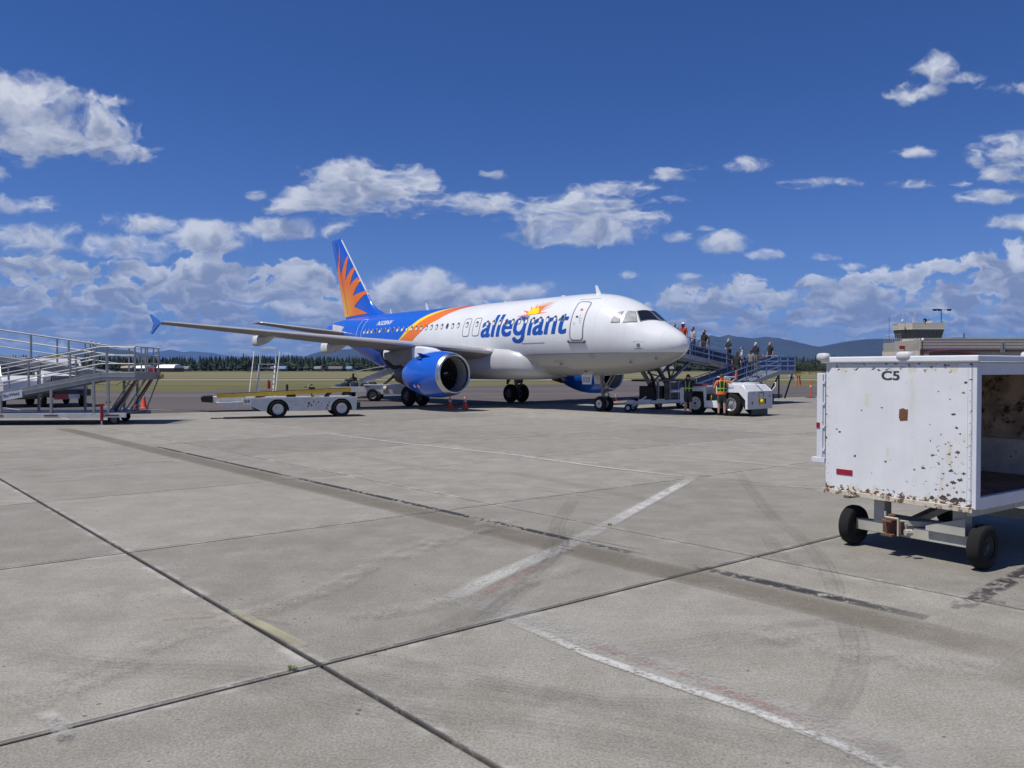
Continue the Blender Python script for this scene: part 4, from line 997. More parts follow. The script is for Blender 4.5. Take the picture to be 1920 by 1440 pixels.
# roof with rolled rim and its moulded bumpers
s = MB(); s.box((-.02, -.05, ZT+.004), (3.1, W_+.05, ZT+.04)); s.box((-.035, -.06, ZT+.012), (-.0, W_+.06, ZT+.08)); s.box((-.0, -.06, ZT+.012), (3.1, -.02, ZT+.08)); s.box((-.0, W_+.02, ZT+.012), (3.1, W_+.06, ZT+.08))
roof = s.build('roof', M('roof_white_paint', (.74, .75, .78), .35, var=.04, dirt=((.3, .22, .15), 6, .72, .6)), cart, bevel=.012)
BUMP = M('moulded_cap', (.60, .60, .59), .5, var=.12, scale=9, dirt=((.25, .22, .18), 10, .58, .5))
def bumper(x, y, rz, l=.22):
    rg = []
    for u in np.linspace(-1, 1, 9):
        k = (1-abs(u)**3.2)**.45; rg.append([(u*l/2, .055*k*math.copysign(abs(math.cos(a))**.6, math.cos(a)), .028+.048*k*math.copysign(abs(math.sin(a))**.7, math.sin(a))) for a in np.linspace(0, 2*math.pi, 17)[:-1]])
    s = MB(); s.loft(rg); o = s.build('roof_bumper', BUMP, roof, True, angle=60, loc=(x, y, ZT+.055)); o.rotation_euler = (0, 0, rz)
bumper(.0, .74, R(90), .20); bumper(-.0, W_+.04, R(60), .24); bumper(1.12, -.045, 0); bumper(3.05, -.06, 0)
# side opening frame
s = MB(); s.box((.0, -.035, ZB), (.10, .03, ZT)); s.build('corner_post', CARTP, cart, bevel=.006)
s = MB(); s.box((.10, -.03, ZT-.125), (3.0, .02, ZT)); s.build('top_rail', CARTP, cart, bevel=.005)
s = MB(); s.box((.10, -.03, ZB-.01), (3.0, .03, ZB+.12)); s.build('bottom_rail', CARTP, cart, bevel=.005)
s = MB(); s.box((1.5, -.03, ZB+.12), (1.58, .03, ZT-.125)); s.build('middle_post', CARTP, cart, bevel=.005)
s = MB(); s.box((2.96, .03, ZB), (3.0, W_, ZT)); s.build('rear_panel', CARTP, cart)
WALL = [M('stained_plywood', (.44, .32, .23), .8, var=.3, scale=4, bump=.3, dirt=((.04, .022, .014), 3.5, .52, .9)), M('grey_scuffed_liner', (.60, .56, .52), .7, var=.2, scale=4, dirt=((.08, .05, .035), 4, .56, .8))]
for z0, z1, mt in ((.78, 1.20, WALL[1]), (1.215, 1.63, WALL[0]), (1.645, 2.12, WALL[0])):
    s = MB(); s.box((.05, W_-.06, z0), (2.95, W_-.03, z1)); s.build('liner_board', mt, cart, bevel=.004)
for z0, z1, mt in ((.70, 1.165, WALL[1]), (1.18, 1.605, WALL[0]), (1.62, 2.12, WALL[0])):
    s = MB(); s.box((2.92, .04, z0), (2.955, W_-.07, z1)); s.build('liner_board', mt, cart, bevel=.004)
s = MB(); s.box((.035, W_-.02, ZB), (2.96, W_, ZT)); s.build('far_side_panel', CARTP, cart)
for i in range(8):
    y0 = .04+i*.205; s = MB(); s.box((.04, y0, ZB+.02+.002*(i % 3)), (2.94, y0+.2, ZB+.055+.002*(i % 3))); s.build('floor_board', M('worn_floor_plank', (.15, .10, .075), .8, var=.4, scale=5, bump=.4, dirt=((.24, .21, .18), 5, .6, .7)), cart)
s = MB(); s.bar((.5, .3, ZB+.085), (1.9, .9, ZB+.085), .05, .03); s.build('loose_strap', M('strap_grey', (.3, .28, .26), .8), cart)
s = MB(); s.box((.005, W_+.015, 1.02), (.06, W_+.13, 2.05)); s.box((-.01, W_+.01, .955), (.20, W_+.19, 1.02)); sf = s.build('side_curtain_rail', CARTP, cart, bevel=.006)
s = MB()
for z in (1.1, 1.38, 1.66, 1.92): s.box((-.012, W_+.012, z), (.005, W_+.06, z+.03))
s.tube((-.004, W_+.045, 1.0), (-.004, W_+.045, 2.04), .008); s.build('curtain_hinge', CARTP, sf)
s = MB(); s.box((-.004, W_+.085, 1.38), (.004, W_+.128, 1.445)); s.build('red_reflector', M('reflector_red'), sf)
# running gear
s = MB(); s.box((.02, .0, ZB-.075), (2.95, .07, ZB-.008)); s.box((.02, W_-.3, ZB-.075), (2.95, W_-.23, ZB-.008)); s.build('chassis_rail', CREAM, cart, bevel=.004)
def axle(x):
    s = MB(); s.box((x-.04, .05, .20), (x+.06, 1.38, .33)); a = s.build('axle_beam', CREAM, cart, bevel=.006)
    for y in (.12, 1.02):
        s = MB(); s.box((x-.05, y, .33), (x+.10, y+.13, ZB-.02)); s.build('axle_post', CREAM, a, bevel=.005)
    for y in (-.03, 1.44):
        s = MB(); c = (x+.01, y, .235)
        s.lathe([(-.07, .12), (-.075, .19), (-.06, .222), (-.03, .234), (.03, .234), (.06, .222), (.075, .19), (.07, .12)], c, (0, 1, 0), 36, 0)
        s.lathe([(-.055, 0), (-.06, .04), (-.04, .06), (-.035, .10), (-.06, .125), (.06, .125), (.035, .10), (.04, .06), (.06, .04), (.055, 0)], c, (0, 1, 0), 20, 1)
        s.build('wheel', [RUBBER, M('black_hub', (.03, .028, .027), .6)], a, True)
    return a
fa = axle(.15); axle(2.35)
s = MB(); s.prism([(0, 0), (.34, .26), (.34, .34), (-.34, .34), (-.34, .26)], (.02, .78, .34), (0, 1, 0), (1, 0, 0), (0, 0, .06)); s.bar((.05, .78, .33), (1.25, .78, .50), .10, .08); s.build('drawbar_plate', CREAM, cart, bevel=.004)
s = MB(); s.tube((-.02, .86, .22), (-.02, .86, .46), .045, 0, 12); s.box((-.13, .80, .225), (.06, .93, .25)); s.box((-.13, .80, .385), (.06, .93, .41)); s.box((-.02, .75, .245), (.05, .97, .39)); h = s.build('tow_hitch', RUSTY, cart, bevel=.004)
s = MB(); s.path([(-.12, .88, .50), (-.12, .88, .44), (-.12, .73, .44), (-.12, .73, .25)], .012); s.tube((-.10, .66, .30), (-.04, .62, .30), .035, 0, 10); s.build('hitch_pin', CREAM, h)
s = MB(); s.prism([(0, 0), (.42, 0), (.42, .05), (0, .19)], (.06, .10, .33), (0, 1, 0), (0, 0, 1), (.02, 0, 0)); s.build('axle_gusset', CREAM, fa)

# ------------------------------------------------------------------ people
def seg_d(p, a, b):
    ab = b-a; t = max(0, min(1, (p-a).dot(ab)/max(ab.dot(ab), 1e-9))); return (p-(a+ab*t)).length, t
SKINM = lambda c: M('skin_%d' % int(c[0]*100), c, .6, var=.05)
def cloth(name, c): return M(name, c, .85, var=.15, scale=9, bump=.3)
HANDS = {}
def hand_mesh(mat):
    if mat.name in HANDS: return HANDS[mat.name]
    s = MB(); s.ell((0, 0, -.045), (.038, .016, .05), 0, 8, 6)
    for i, (x, l) in enumerate(((-.028, .06), (-.010, .075), (.009, .07), (.027, .055))):
        s.tube((x, 0, -.08), (x*1.05, -.008, -.08-l*.5), .0085, 0, 6, .008); s.tube((x*1.05, -.008, -.08-l*.5), (x*1.05, -.028, -.08-l*.9), .008, 0, 6, .006)
    s.tube((-.034, 0, -.035), (-.055, -.012, -.07), .011, 0, 6, .009); s.tube((-.055, -.012, -.07), (-.055, -.024, -.095), .009, 0, 6, .007)
    HANDS[mat.name] = s.mesh('hand', mat, True); return HANDS[mat.name]
def person(label, loc, rz, H=1.75, shirt=(.1, .1, .1), pants=(.05, .06, .1), skin=(.45, .27, .19), hair=(.06, .04, .03), shorts=False, longsleeve=False, arms=None, lean=0.0, stride=.0,
           hairlen=0, cap=None, mask=None, group=None, female=False, bald=False, head_turn=0.0, bend=0.0):
    k = H/1.75; t = thing('person', label, 'person', loc, rz, group)
    V = Vector; ly = -lean
    sh = .175 if female else .2
    J = {'pel': V((0, 0, .94)), 'spi': V((0, ly*.35, 1.13)), 'che': V((0, ly*.75, 1.34)), 'nec': V((0, ly*1.0, 1.49)), 'hea': V((0, ly*1.15-.01-bend*.06, 1.60-bend*.03)), 'top': V((0, ly*1.2-bend*.1, 1.70-bend*.04))}
    r = {'pel': .15, 'spi': .135, 'che': .155, 'nec': .055, 'hea': .088, 'top': .07}
    for sd, s_ in (('L', 1), ('R', -1)):
        st = stride*s_
        J['hip'+sd] = V((s_*.10, 0, .88)); J['kne'+sd] = V((s_*.115, -st*.6-.01, .49)); J['ank'+sd] = V((s_*.12, -st*.9+.03, .085)); J['toe'+sd] = V((s_*.13, -st*.9-.13, .035))
        r.update({'hip'+sd: .105 if not shorts else .115, 'kne'+sd: .068 if not shorts else .062, 'ank'+sd: .045, 'toe'+sd: .035})
        J['sho'+sd] = V((s_*sh, ly*.9, 1.42)); r['sho'+sd] = .068
        el, wr = (arms or {}).get(sd, ((s_*.27, .03, 1.15), (s_*.27, -.06, .90)))
        J['elb'+sd] = V(el); J['wri'+sd] = V(wr); r['elb'+sd] = .042; r['wri'+sd] = .028
    names = list(J); ix = {n: i for i, n in enumerate(names)}
    E_ = [('pel', 'spi'), ('spi', 'che'), ('che', 'nec'), ('nec', 'hea'), ('hea', 'top')]
    for sd in 'LR': E_ += [('pel', 'hip'+sd), ('hip'+sd, 'kne'+sd), ('kne'+sd, 'ank'+sd), ('ank'+sd, 'toe'+sd), ('che', 'sho'+sd), ('sho'+sd, 'elb'+sd), ('elb'+sd, 'wri'+sd)]
    me = bpy.data.meshes.new('body'); me.from_pydata([J[n]*k for n in names], [(ix[a], ix[b]) for a, b in E_], [])
    o = bpy.data.objects.new('tmp_body', me); sc.collection.objects.link(o)
    o.modifiers.new('s', 'SKIN'); sv = me.skin_vertices[0].data
    for n in names:
        q = r[n]*k; sv[ix[n]].radius = (q*(1.15 if n in ('che', 'spi', 'pel') else 1), q*(.80 if n in ('che', 'spi', 'pel') else 1))
        sv[ix[n]].use_root = n == 'pel'
    ss = o.modifiers.new('u', 'SUBSURF'); ss.levels = 2; ss.render_levels = 2
    dg = bpy.context.evaluated_depsgraph_get(); dg.update(); m2 = bpy.data.meshes.new_from_object(o.evaluated_get(dg)); bpy.data.objects.remove(o)
    mats = [SKINM(skin), cloth('shirt_%02d%02d%02d' % tuple(int(c*99) for c in shirt), shirt), cloth('trousers_%02d%02d%02d' % tuple(int(c*99) for c in pants), pants), M('shoe_leather', (.03, .028, .028), .6)]
    m2.materials.clear()
    for m in mats: m2.materials.append(m)
    JK = {n: J[n]*k for n in J}
    for p in m2.polygons:
        c = p.center; best = min(((seg_d(c, JK[a], JK[b])[0]/((r[a]+r[b])/2), a, b, seg_d(c, JK[a], JK[b])[1]) for a, b in E_), key=lambda q: q[0])
        _, a, b, tt = best; mi = 1
        if a == 'pel' and b == 'spi': mi = 2 if c.z < .99*k else 1
        elif a == 'pel' or a.startswith('hip'): mi = 2 if not (shorts and a.startswith('hip') and tt > .88) else 0
        elif a.startswith('kne'): mi = (0 if tt < .92 else 3) if shorts else (2 if tt < .96 else 3)
        elif a.startswith('ank'): mi = 3
        elif a in ('nec', 'hea'): mi = 0 if c.z > JK['nec'].z+.0 else 1
        elif a.startswith('sho'): mi = 1 if (longsleeve or tt < .75) else 0
        elif a.startswith('elb'): mi = 1 if (longsleeve and tt < .9) else 0
        p.material_index = mi; p.use_smooth = True
    m2.name = 'body'; body = link('body', m2, t)
    hc = JK['hea']+V((0, 0, .02*k)); rot = Matrix.Rotation(head_turn, 4, 'Z')
    def hp(x, y, z): return hc+(rot@V((x, y, z)))*k
    s = MB(); s.ell(hp(0, -.005, .01), (.078*k, .095*k, .115*k), 0, 14, 10); s.tube(hp(0, -.09, .005), hp(0, -.112, -.018), .008*k, 0, 6, .013*k)
    for sx in (-1, 1): s.ell(hp(sx*.079, .005, 0), (.012*k, .02*k, .03*k), 0, 6, 4); s.ell(hp(sx*.03, -.088, .018), (.011*k, .006*k, .006*k), 1, 6, 4)
    s.ell(hp(0, -.092, -.05), (.022*k, .008*k, .006*k), 2, 6, 4)
    s.build('head', [mats[0], M('eye_dark', (.02, .015, .012), .3), M('lip', (.35, .13, .11), .5)], t, True)
    if not bald:
        s = MB(); s.ell(hp(0, .012, .03), (.088*k, .098*k, .108*k), 0, 14, 8, zmin=-.25)
        if hairlen: s.ell(hp(0, .05, -.03-hairlen*.4), (.08*k, .05*k, (.10+hairlen*.5)*k), 0, 10, 6)
        s.build('hair', M('hair_%d' % int(hair[0]*100), hair, .8, var=.3, scale=30, bump=.5), t, True)
    if cap:
        s = MB(); s.ell(hp(0, .0, .045), (.094*k, .104*k, .09*k), 0, 14, 8, zmin=0); s.prism([(-.07, -.09), (.07, -.09), (.055, -.175), (0, -.19), (-.055, -.175)], hp(0, 0, .045), rot@V((k, 0, 0)), rot@V((0, k, 0)), (0, 0, .012))
        s.build('cap', cloth('cap_%02d%02d' % (int(cap[0]*99), int(cap[2]*99)), cap), t, True)
    if mask:
        s = MB(); s.ell(hp(0, -.05, -.04), (.072*k, .062*k, .055*k), 0, 10, 6); s.build('face_mask', cloth('mask_%02d%02d' % (int(mask[0]*99), int(mask[2]*99)), mask), t, True)
    hm = hand_mesh(mats[0])
    for sd in 'LR':
        h = link('hand', hm, t); h.location = JK['wri'+sd]; d = (JK['wri'+sd]-JK['elb'+sd]).normalized(); h.rotation_euler = (-d).to_track_quat('Z', 'Y').to_euler()
    t['_k'] = k; return t, JK, k
def vest(t, k, base, stripe, orange=None, J=None):
    s = MB(); rg = []
    for z, w, d in ((1.00, .19, .135), (1.10, .18, .13), (1.25, .20, .142), (1.38, .21, .14), (1.45, .165, .115)):
        rg.append([(w*k*math.cos(a), d*k*math.sin(a), z*k) for a in np.linspace(0, 2*math.pi, 25)[:-1]])
    s.loft(rg, caps=False); v = s.build('safety_vest', cloth('vest_base_%d' % int(base[0]*100), base), t, True)
    s = MB(); m = M('hi_vis_lime_band', (.36, .66, .07), .5, var=.05)
    for sy in (-1, 1):
        for sx in (-1, 1):
            pts = [(sx*.075, sy*.137, 1.02), (sx*.07, sy*.139, 1.12), (sx*.075, sy*.150, 1.25), (sx*.085, sy*.142, 1.38), (sx*.10, sy*.10, 1.47)]
            for a, b in zip(pts, pts[1:]): s.bar(Vector(a)*k, Vector(b)*k, .026*k, .010*k, 0, up=(0, sy, .2))
    n = 24; r_ = [((.187*k*math.cos(a)), (.138*k*math.sin(a))) for a in np.linspace(0, 2*math.pi, n+1)[:-1]]
    for i in range(n):
        (x0, y0), (x1, y1) = r_[i], r_[(i+1) % n]; s.add([(x0, y0, 1.13*k), (x1, y1, 1.13*k), (x1, y1, 1.175*k), (x0, y0, 1.175*k)], [(0, 1, 2, 3)])
    s.build('reflective_band', m, v, fix=False)
    if orange:
        s = MB(); s.loft([[(w*k*math.cos(a), d*k*math.sin(a), z*k) for a in np.linspace(0, 2*math.pi, 21)[:-1]] for z, w, d in ((.90, .195, .15), (.98, .198, .15), (1.03, .192, .145))], caps=False); s.build('vest_hem', cloth('orange_hem', orange), v, True)
CREW = 'ramp crew around the tug'
p1 = gp(1290, 777.6); w1_, JK1, k1 = person('ramp worker in lime striped black vest and cap shading the eyes beside the tow bar', (p1.x, p1.y, 0), R(155), 1.86, (.02, .02, .022), (.035, .035, .045), (.50, .30, .22), (.05, .035, .03), True, False,
    {'L': ((.30, -.16, 1.42), (.10, -.24, 1.62)), 'R': ((-.29, -.18, 1.40), (-.09, -.25, 1.60))}, 0, .05, cap=(.03, .03, .035), group=CREW)
vest(w1_, k1, (.02, .02, .022), None)
p2 = gp(1353, 779.8); w2_, JK2, k2 = person('ramp worker in orange shirt and lime striped vest holding an orange wand', (p2.x, p2.y, 0), R(170), 1.88, (.80, .16, .02), (.075, .08, .07), (.45, .27, .2), (.09, .045, .025), True, False,
    {'L': ((.31, .03, 1.17), (.28, -.16, 1.02)), 'R': ((-.37, -.05, 1.38), (-.53, -.12, 1.52))}, 0, .03, group=CREW)
vest(w2_, k2, (.02, .02, .022), None, (.85, .17, .015))
o = MB(); wr = JK2['wriR']; o.tube(wr+Vector((-.02, 0, -.06)), wr+Vector((-.04, -.02, .06)), .016, 1, 8); o.tube(wr+Vector((-.04, -.02, .06)), wr+Vector((-.07, -.05, .40)), .034, 0, 10, .028)
wd = o.build('signal_wand', [M('wand_orange', (.9, .12, .02), .4), BLK]); wd.matrix_world = Matrix.Translation((p2.x, p2.y, 0))@Matrix.Rotation(R(170), 4, 'Z'); tag(wd, 'orange signal wand raised in the right hand of the orange shirted worker', 'wand')

# ------------------------------------------------------------------ pushback tug
TH = -R(48)
tug = thing('pushback_tug', 'low white aircraft pushback tug with big wheels behind the two ramp workers', 'tug', (10.33, 35.06, 0), TH)
TW = M('tug_white_paint', (.72, .73, .73), .35, var=.06, dirt=((.3, .28, .25), 5, .68, .5)); TG = M('tug_shade_grey', (.56, .57, .58), .45, var=.06, dirt=((.25, .24, .22), 6, .7, .5)); SEAT = M('seat_dark_red', (.10, .02, .03), .7)  # TG: shade of the tug's end face put into a greyer white
def wheelarch_side(x0, x1, z0, z1, cx, r, n=10):  # side outline with a wheel opening
    out = [(x0, z0), (cx-r, z0)] + [(cx-r*math.cos(math.pi*i/n), .52+(r)*math.sin(math.pi*i/n)) for i in range(n+1)] + [(cx+r, z0), (x1, z0), (x1, z1), (x0, z1)]
    return out
# rear (right hand) body
s = MB()
for y in (0.0, 2.02):
    s = MB(); s.prism([(-1.62, .95), (-1.45, 1.05), (-.45, 1.05), (-.12, .72), (-.12, .32), (0, .32), (0, 1.1), (-.06, 1.16), (-.35, 1.40), (-1.62, 1.46)], (0, y, 0), (1, 0, 0), (0, 0, 1), (0, .06, 0), 0); s.build('body_side', TW, tug, bevel=.012)
s = MB(); s.box((-.05, .06, .32), (.02, 2.02, 1.12)); s.build('end_panel', TG, tug, bevel=.012)
s = MB(); s.loft([[(-.04, .03, 1.10), (-.04, 2.05, 1.10), (-.30, 1.95, 1.40), (-.30, .13, 1.40)], [(-1.60, .03, 1.10), (-1.60, 2.05, 1.10), (-1.60, 1.95, 1.475), (-1.60, .13, 1.475)]]); s.build('engine_hood', TW, tug, bevel=.03)
s = MB(); s.box((-.9, 1.1, 1.465), (-.12, 1.2, 1.49)); s.build('hood_strip', TW, tug, bevel=.008)
# middle: low cab with step
s = MB(); s.box((-2.25, .02, .34), (-1.45, 2.06, .66)); s.box((-2.2, .25, .66), (-1.5, 1.85, .80)); s.build('cab_floor', TW, tug, bevel=.012)
s = MB(); s.box((-1.75, .3, .80), (-1.45, .9, .95)); s.box((-1.55, .3, .95), (-1.45, .9, 1.45)); s.build('seat', SEAT, tug, bevel=.03)
s = MB(); s.box((-1.75, 1.2, .80), (-1.45, 1.8, .95)); s.box((-1.55, 1.2, .95), (-1.45, 1.8, 1.45)); s.build('seat', SEAT, tug, bevel=.03)
s = MB(); s.box((-2.38, .1, .8), (-2.18, 1.95, 1.30)); s.build('dashboard', TG, tug, bevel=.03)
s = MB(); s.tube((-2.2, .6, 1.3), (-2.05, .6, 1.42), .02); s.lathe([(-.012, .17), (0, .185), (.012, .17), (0, .155), (-.012, .17)], (-2.05, .6, 1.43), (.6, 0, .8), 20); s.build('steering_wheel', BLK, tug)
s = MB(); s.bar((-1.9, .035, .66), (-1.86, .02, .9), .03); s.build('yellow_grip', M('yellow_paint', (.75, .55, .04), .5), tug)
# front (left hand) body
s = MB()
for y in (0.0, 2.02):
    s = MB(); s.prism([(-3.6, .5), (-3.35, .5), (-3.25, .95), (-3.0, 1.08), (-2.3, 1.08), (-2.24, .34), (-2.16, .34), (-2.16, 1.28), (-3.6, 1.2)], (0, y, 0), (1, 0, 0), (0, 0, 1), (0, .06, 0), 0); s.build('body_side', TW, tug, bevel=.012)
s = MB(); s.box((-3.62, .06, .42), (-3.54, 2.02, 1.18)); s.build('nose_panel', TW, tug, bevel=.02)
s = MB(); s.loft([[(-3.6, .04, 1.17), (-3.6, 2.04, 1.17), (-3.6, 2.0, 1.24), (-3.6, .08, 1.24)], [(-2.2, .04, 1.26), (-2.2, 2.04, 1.26), (-2.2, 2.0, 1.34), (-2.2, .08, 1.34)]]); s.build('front_deck', TW, tug, bevel=.02)
s = MB(); s.box((-3.1, .2, 1.30), (-2.5, .75, 1.42)); s.ell((-2.8, .3, 1.42), (.06, .06, .05), 1); s.build('tool_tray', [M('red_box', (.28, .02, .03), .5), WPRINT], tug)
s = MB()
for i in range(4): s.box((-3.3+i*.09, .02, 1.22), (-3.26+i*.09, .08, 1.48))
s.build('guard_rail', WPRINT, tug)
s = MB(); s.box((-3.5, .12, .45), (-.2, 1.95, .95)); s.build('chassis', BLK, tug)
# wheels
for x in (-2.72, -.86):
    for y in (.14, 1.94):
        s = MB(); c = (x, y, .52); r = .52
        s.lathe([(-.15, .30), (-.16, .42), (-.13, .49), (-.08, r), (.08, r), (.13, .49), (.16, .42), (.15, .30)], c, (0, 1, 0), 36, 0)
        s.lathe([(-.16, .04), (-.16, .09), (-.11, .11), (-.09, .22), (-.15, .28), (-.15, .315), (.15, .315), (.15, .28), (.09, .22), (.11, .11), (.16, .09), (.16, .04)], c, (0, 1, 0), 28, 1)
        w = s.build('wheel', [RUBBER, M('wheel_rim_white' if x < -2 else 'wheel_rim_grey', (.66, .66, .64) if x < -2 else (.34, .34, .34), .4, .2, dirt=((.08, .07, .06), 9, .62, .7))], tug, True)
        s = MB(); sd = -1 if y < 1 else 1
        for i in range(8):
            a = 2*math.pi*i/8; s.tube((x+.165*math.cos(a), y+sd*.10, .52+.165*math.sin(a)), (x+.165*math.cos(a), y+sd*.135, .52+.165*math.sin(a)), .02, 0, 6)
        s.tube((x, y+sd*.10, .52), (x, y+sd*.19, .52), .06, 0, 10); s.build('hub_bolts', BLK if x < -2 else STEEL, w)
s = MB(); s.box((.02, .95, .50), (.10, 1.17, .82)); s.tube((.06, .98, .66), (.20, .98, .66), .09, 0, 12); s.box((.06, 1.1, .56), (.18, 1.24, .78), 1); s.build('tow_coupling', [M('yellow_paint'), DARK], tug, bevel=.008)
s = MB(); s.path([(.023, .88, .85), (.023, .88, 1.02)], .012); s.path([(.023, 1.28, .85), (.023, 1.28, 1.02)], .012); s.box((.0, .45, .98), (.024, .52, 1.04)); s.box((.0, 1.75, .86), (.024, 1.86, .92)); s.box((.0, .3, .55), (.024, .4, .66)); s.build('end_fittings', BLK, tug)
s = MB(); s.path([(-.02, 2.1, 1.15), (.12, 2.12, 1.32), (.14, 2.12, 1.45), (.08, 2.12, 1.5)], .022, 0, 8); s.build('marker_pole', WPRINT, tug)
s = MB(); s.box((-1.5, .25, 1.47), (-1.46, .31, 1.52)); s.box((-2.05, 1.0, 1.28), (-1.95, 1.7, 1.75)); s.box((-2.2, .95, 1.72), (-1.7, 1.75, 1.76)); s.build('head_guard', TW, tug)
s = MB(); s.box((-.08, .4, .06), (-.02, 1.7, .32)); s.build('rear_skirt', BLK, tug)
flat_text('hood_lettering', 'allegiant', (-1.32, -.004, 1.17), (1, 0, 0), (0, 0, 1), .62, INK, tug, shear=.15)
flat_text('end_lettering', 'allegiant', (.025, .90, 1.0), (0, 1, 0), (0, 0, 1), .42, M('dark_print', (.05, .05, .06), .5), tug, shear=.15)
# tow bar
A_, B_ = Vector((4.95, 40.15, .34)), Vector((8.62, 38.35, .58))
tb = thing('tow_bar', 'white aircraft tow bar on small wheels joining the nose wheel to the tug', 'tow bar', (A_.x, A_.y, 0), math.atan2(B_.y-A_.y, B_.x-A_.x)); L_ = (B_-A_).xy.length
TBM = M('tow_bar_white', (.68, .68, .67), .45, var=.08, dirt=((.2, .18, .15), 8, .64, .6))
s = MB(); s.tube((0, 0, .34), (1.3, 0, .42), .05, 0, 10, .085); s.tube((1.3, 0, .42), (L_, 0, .58), .095, 0, 14); s.box((-.12, -.18, .30), (.05, .18, .38)); s.box((.9, -.12, .36), (1.25, .12, .56)); s.box((2.4, -.1, .56), (2.75, .1, .64)); s.build('bar', TBM, tb, True)
s = MB(); s.bar((1.55, .0, .42), (1.05, -.36, .20), .09, .05); s.bar((1.55, .0, .42), (1.05, .36, .20), .09, .05); s.bar((1.5, -.05, .45), (1.85, -.05, .75), .06); s.bar((1.85, -.05, .75), (1.2, -.2, .3), .05); s.tube((1.05, -.42, .19), (1.05, .42, .19), .03); s.box((1.5, -.16, .38), (2.1, .16, .60)); bg_ = s.build('bogie', TBM, tb)
for y in (-.40, .40):
    s = MB(); s.lathe([(-.06, .1), (-.065, .15), (-.04, .185), (.04, .185), (.065, .15), (.06, .1)], (1.05, y, .187), (0, 1, 0), 20, 0); s.lathe([(-.05, 0), (-.055, .1), (.055, .1), (.05, 0)], (1.05, y, .187), (0, 1, 0), 14, 1); s.build('wheel', [RUBBER, M('white_wheel_hub')], bg_, True)
# ------------------------------------------------------------------ shared pieces
def wheel(parent, c, r, w, hub, ax=(0, 1, 0), n=24, hr=.6):
    s = MB(); h = w/2
    s.lathe([(-h*.9, r*hr), (-h, r*.82), (-h*.75, r*.96), (-h*.4, r), (h*.4, r), (h*.75, r*.96), (h, r*.82), (h*.9, r*hr)], c, ax, n, 0)
    s.lathe([(-h*.8, .001), (-h*.85, r*.12), (-h*.5, r*.2), (-h*.45, r*hr*.75), (-h*.85, r*hr), (h*.85, r*hr), (h*.45, r*hr*.75), (h*.5, r*.2), (h*.85, r*.12), (h*.8, .001)], c, ax, n, 1)
    return s.build('wheel', [RUBBER, hub], parent, True)
HUBW = M('white_wheel_hub'); HUBD = M('dull_wheel_hub')
def cone(px, py, h, label, faded=False, handle=False, group='orange traffic cones on the apron'):
    p = gp(px, py); t = thing('traffic_cone', label, 'traffic cone', p, random.uniform(0, 1), group)
    oc = M('cone_orange_faded', (.62, .22, .13), .6, var=.1) if faded else M('cone_orange', (.82, .085, .02), .5, var=.06)
    s = MB(); s.box((-h*.25, -h*.25, 0), (h*.25, h*.25, h*.05)); s.build('base', oc, t, bevel=.01)
    s = MB(); k = h*.95; s.lathe([(h*.05, h*.185), (h*.08, h*.165), (k*.98, h*.035), (k, 0)], (0, 0, 0), (0, 0, 1), 20); s.build('cone_body', oc, t, True)
    for z0, z1 in ((.52, .68), (.76, .86)) if not handle else ((.70, .97),):
        r = lambda z: h*.165-(h*.13)*(z-.08)/.90+h*.006
        s = MB(); s.lathe([(h*z0, r(z0)), (h*z1, r(z1))], (0, 0, 0), (0, 0, 1), 20); s.build('white_collar', M('collar_white', (.75, .75, .75), .4), t, True)
    if handle:
        s = MB(); s.box((-h*.16, -.03, h*.9), (h*.16, .03, h*.945)); s.tube((0, 0, h*.93), (0, 0, h*1.03), .04, 0, 8); s.build('warning_flap', M('collar_white'), t)
    return t
cone(257, 765, .86, 'orange cone with white top, left of the pair behind the ramp platform', handle=True)
cone(270, 766, .86, 'orange cone with white top flap, right of the pair behind the ramp platform', handle=True)
cone(844, 767, .74, 'orange cone with white bands directly below the blue engine inlet')
cone(872, 767, .74, 'orange cone with white bands just right of the blue engine inlet')
cone(1209, 747.5, .95, 'faded orange cone behind the tow bar', True)
cone(1141, 750.5, .5, 'small cone hard behind the nose wheels')
cone(1154, 751.5, .5, 'small cone one step right of the nose wheels')
# ------------------------------------------------------------------ belt loader 04
BW = M('loader_white_paint', (.60, .61, .61), .45, var=.08, dirt=((.10, .09, .085), 3.2, .66, .8)); YELP = M('belt_rail_yellow', (.56, .36, .035), .5, var=.1, dirt=((.2, .15, .08), 6, .68, .7)); BELT = M('belt_black', (.03, .028, .028), .7)
bl = thing('belt_loader', 'white belt loader numbered 04 with a long yellow railed belt in front of the wing', 'belt loader', (-11.35, 33.65, 0), R(22))
s = MB()
def arch_side(s, y, t, x0, x1, zb, zt, wheels, r, nose):
    top = [(x1, zt-.03), (x1, zb+.18), (x1-.05, zb)]
    bot = [(x1-.05, zb)]
    for wx in sorted(wheels, reverse=True):
        bot += [(wx+r, zb)]+[(wx+r*math.cos(a), .36+r*math.sin(a)) for a in np.linspace(.15, math.pi-.15, 9)]+[(wx-r, zb)]
    bot += [(x0+nose, zb), (x0, zb+.42), (x0, zt)]
    s.prism(bot+[(x1, zt)], (0, y, 0), (1, 0, 0), (0, 0, 1), (0, t, 0))
s = MB(); arch_side(s, 0, .05, 0, 4.85, .30, .88, (1.45, 4.15), .46, .8); s.build('body_side', BW, bl, bevel=.01)
s = MB(); arch_side(s, 1.75, .05, 0, 4.85, .30, .88, (1.45, 4.15), .46, .8); s.build('body_side', BW, bl, bevel=.01)
s = MB(); s.box((.02, .05, .80), (4.83, 1.75, .86)); s.box((.0, .05, .72), (.05, 1.75, .88)); s.build('deck', BW, bl, bevel=.008)
s = MB(); s.box((.5, .15, .34), (4.7, 1.65, .78)); s.build('chassis', BLK, bl)
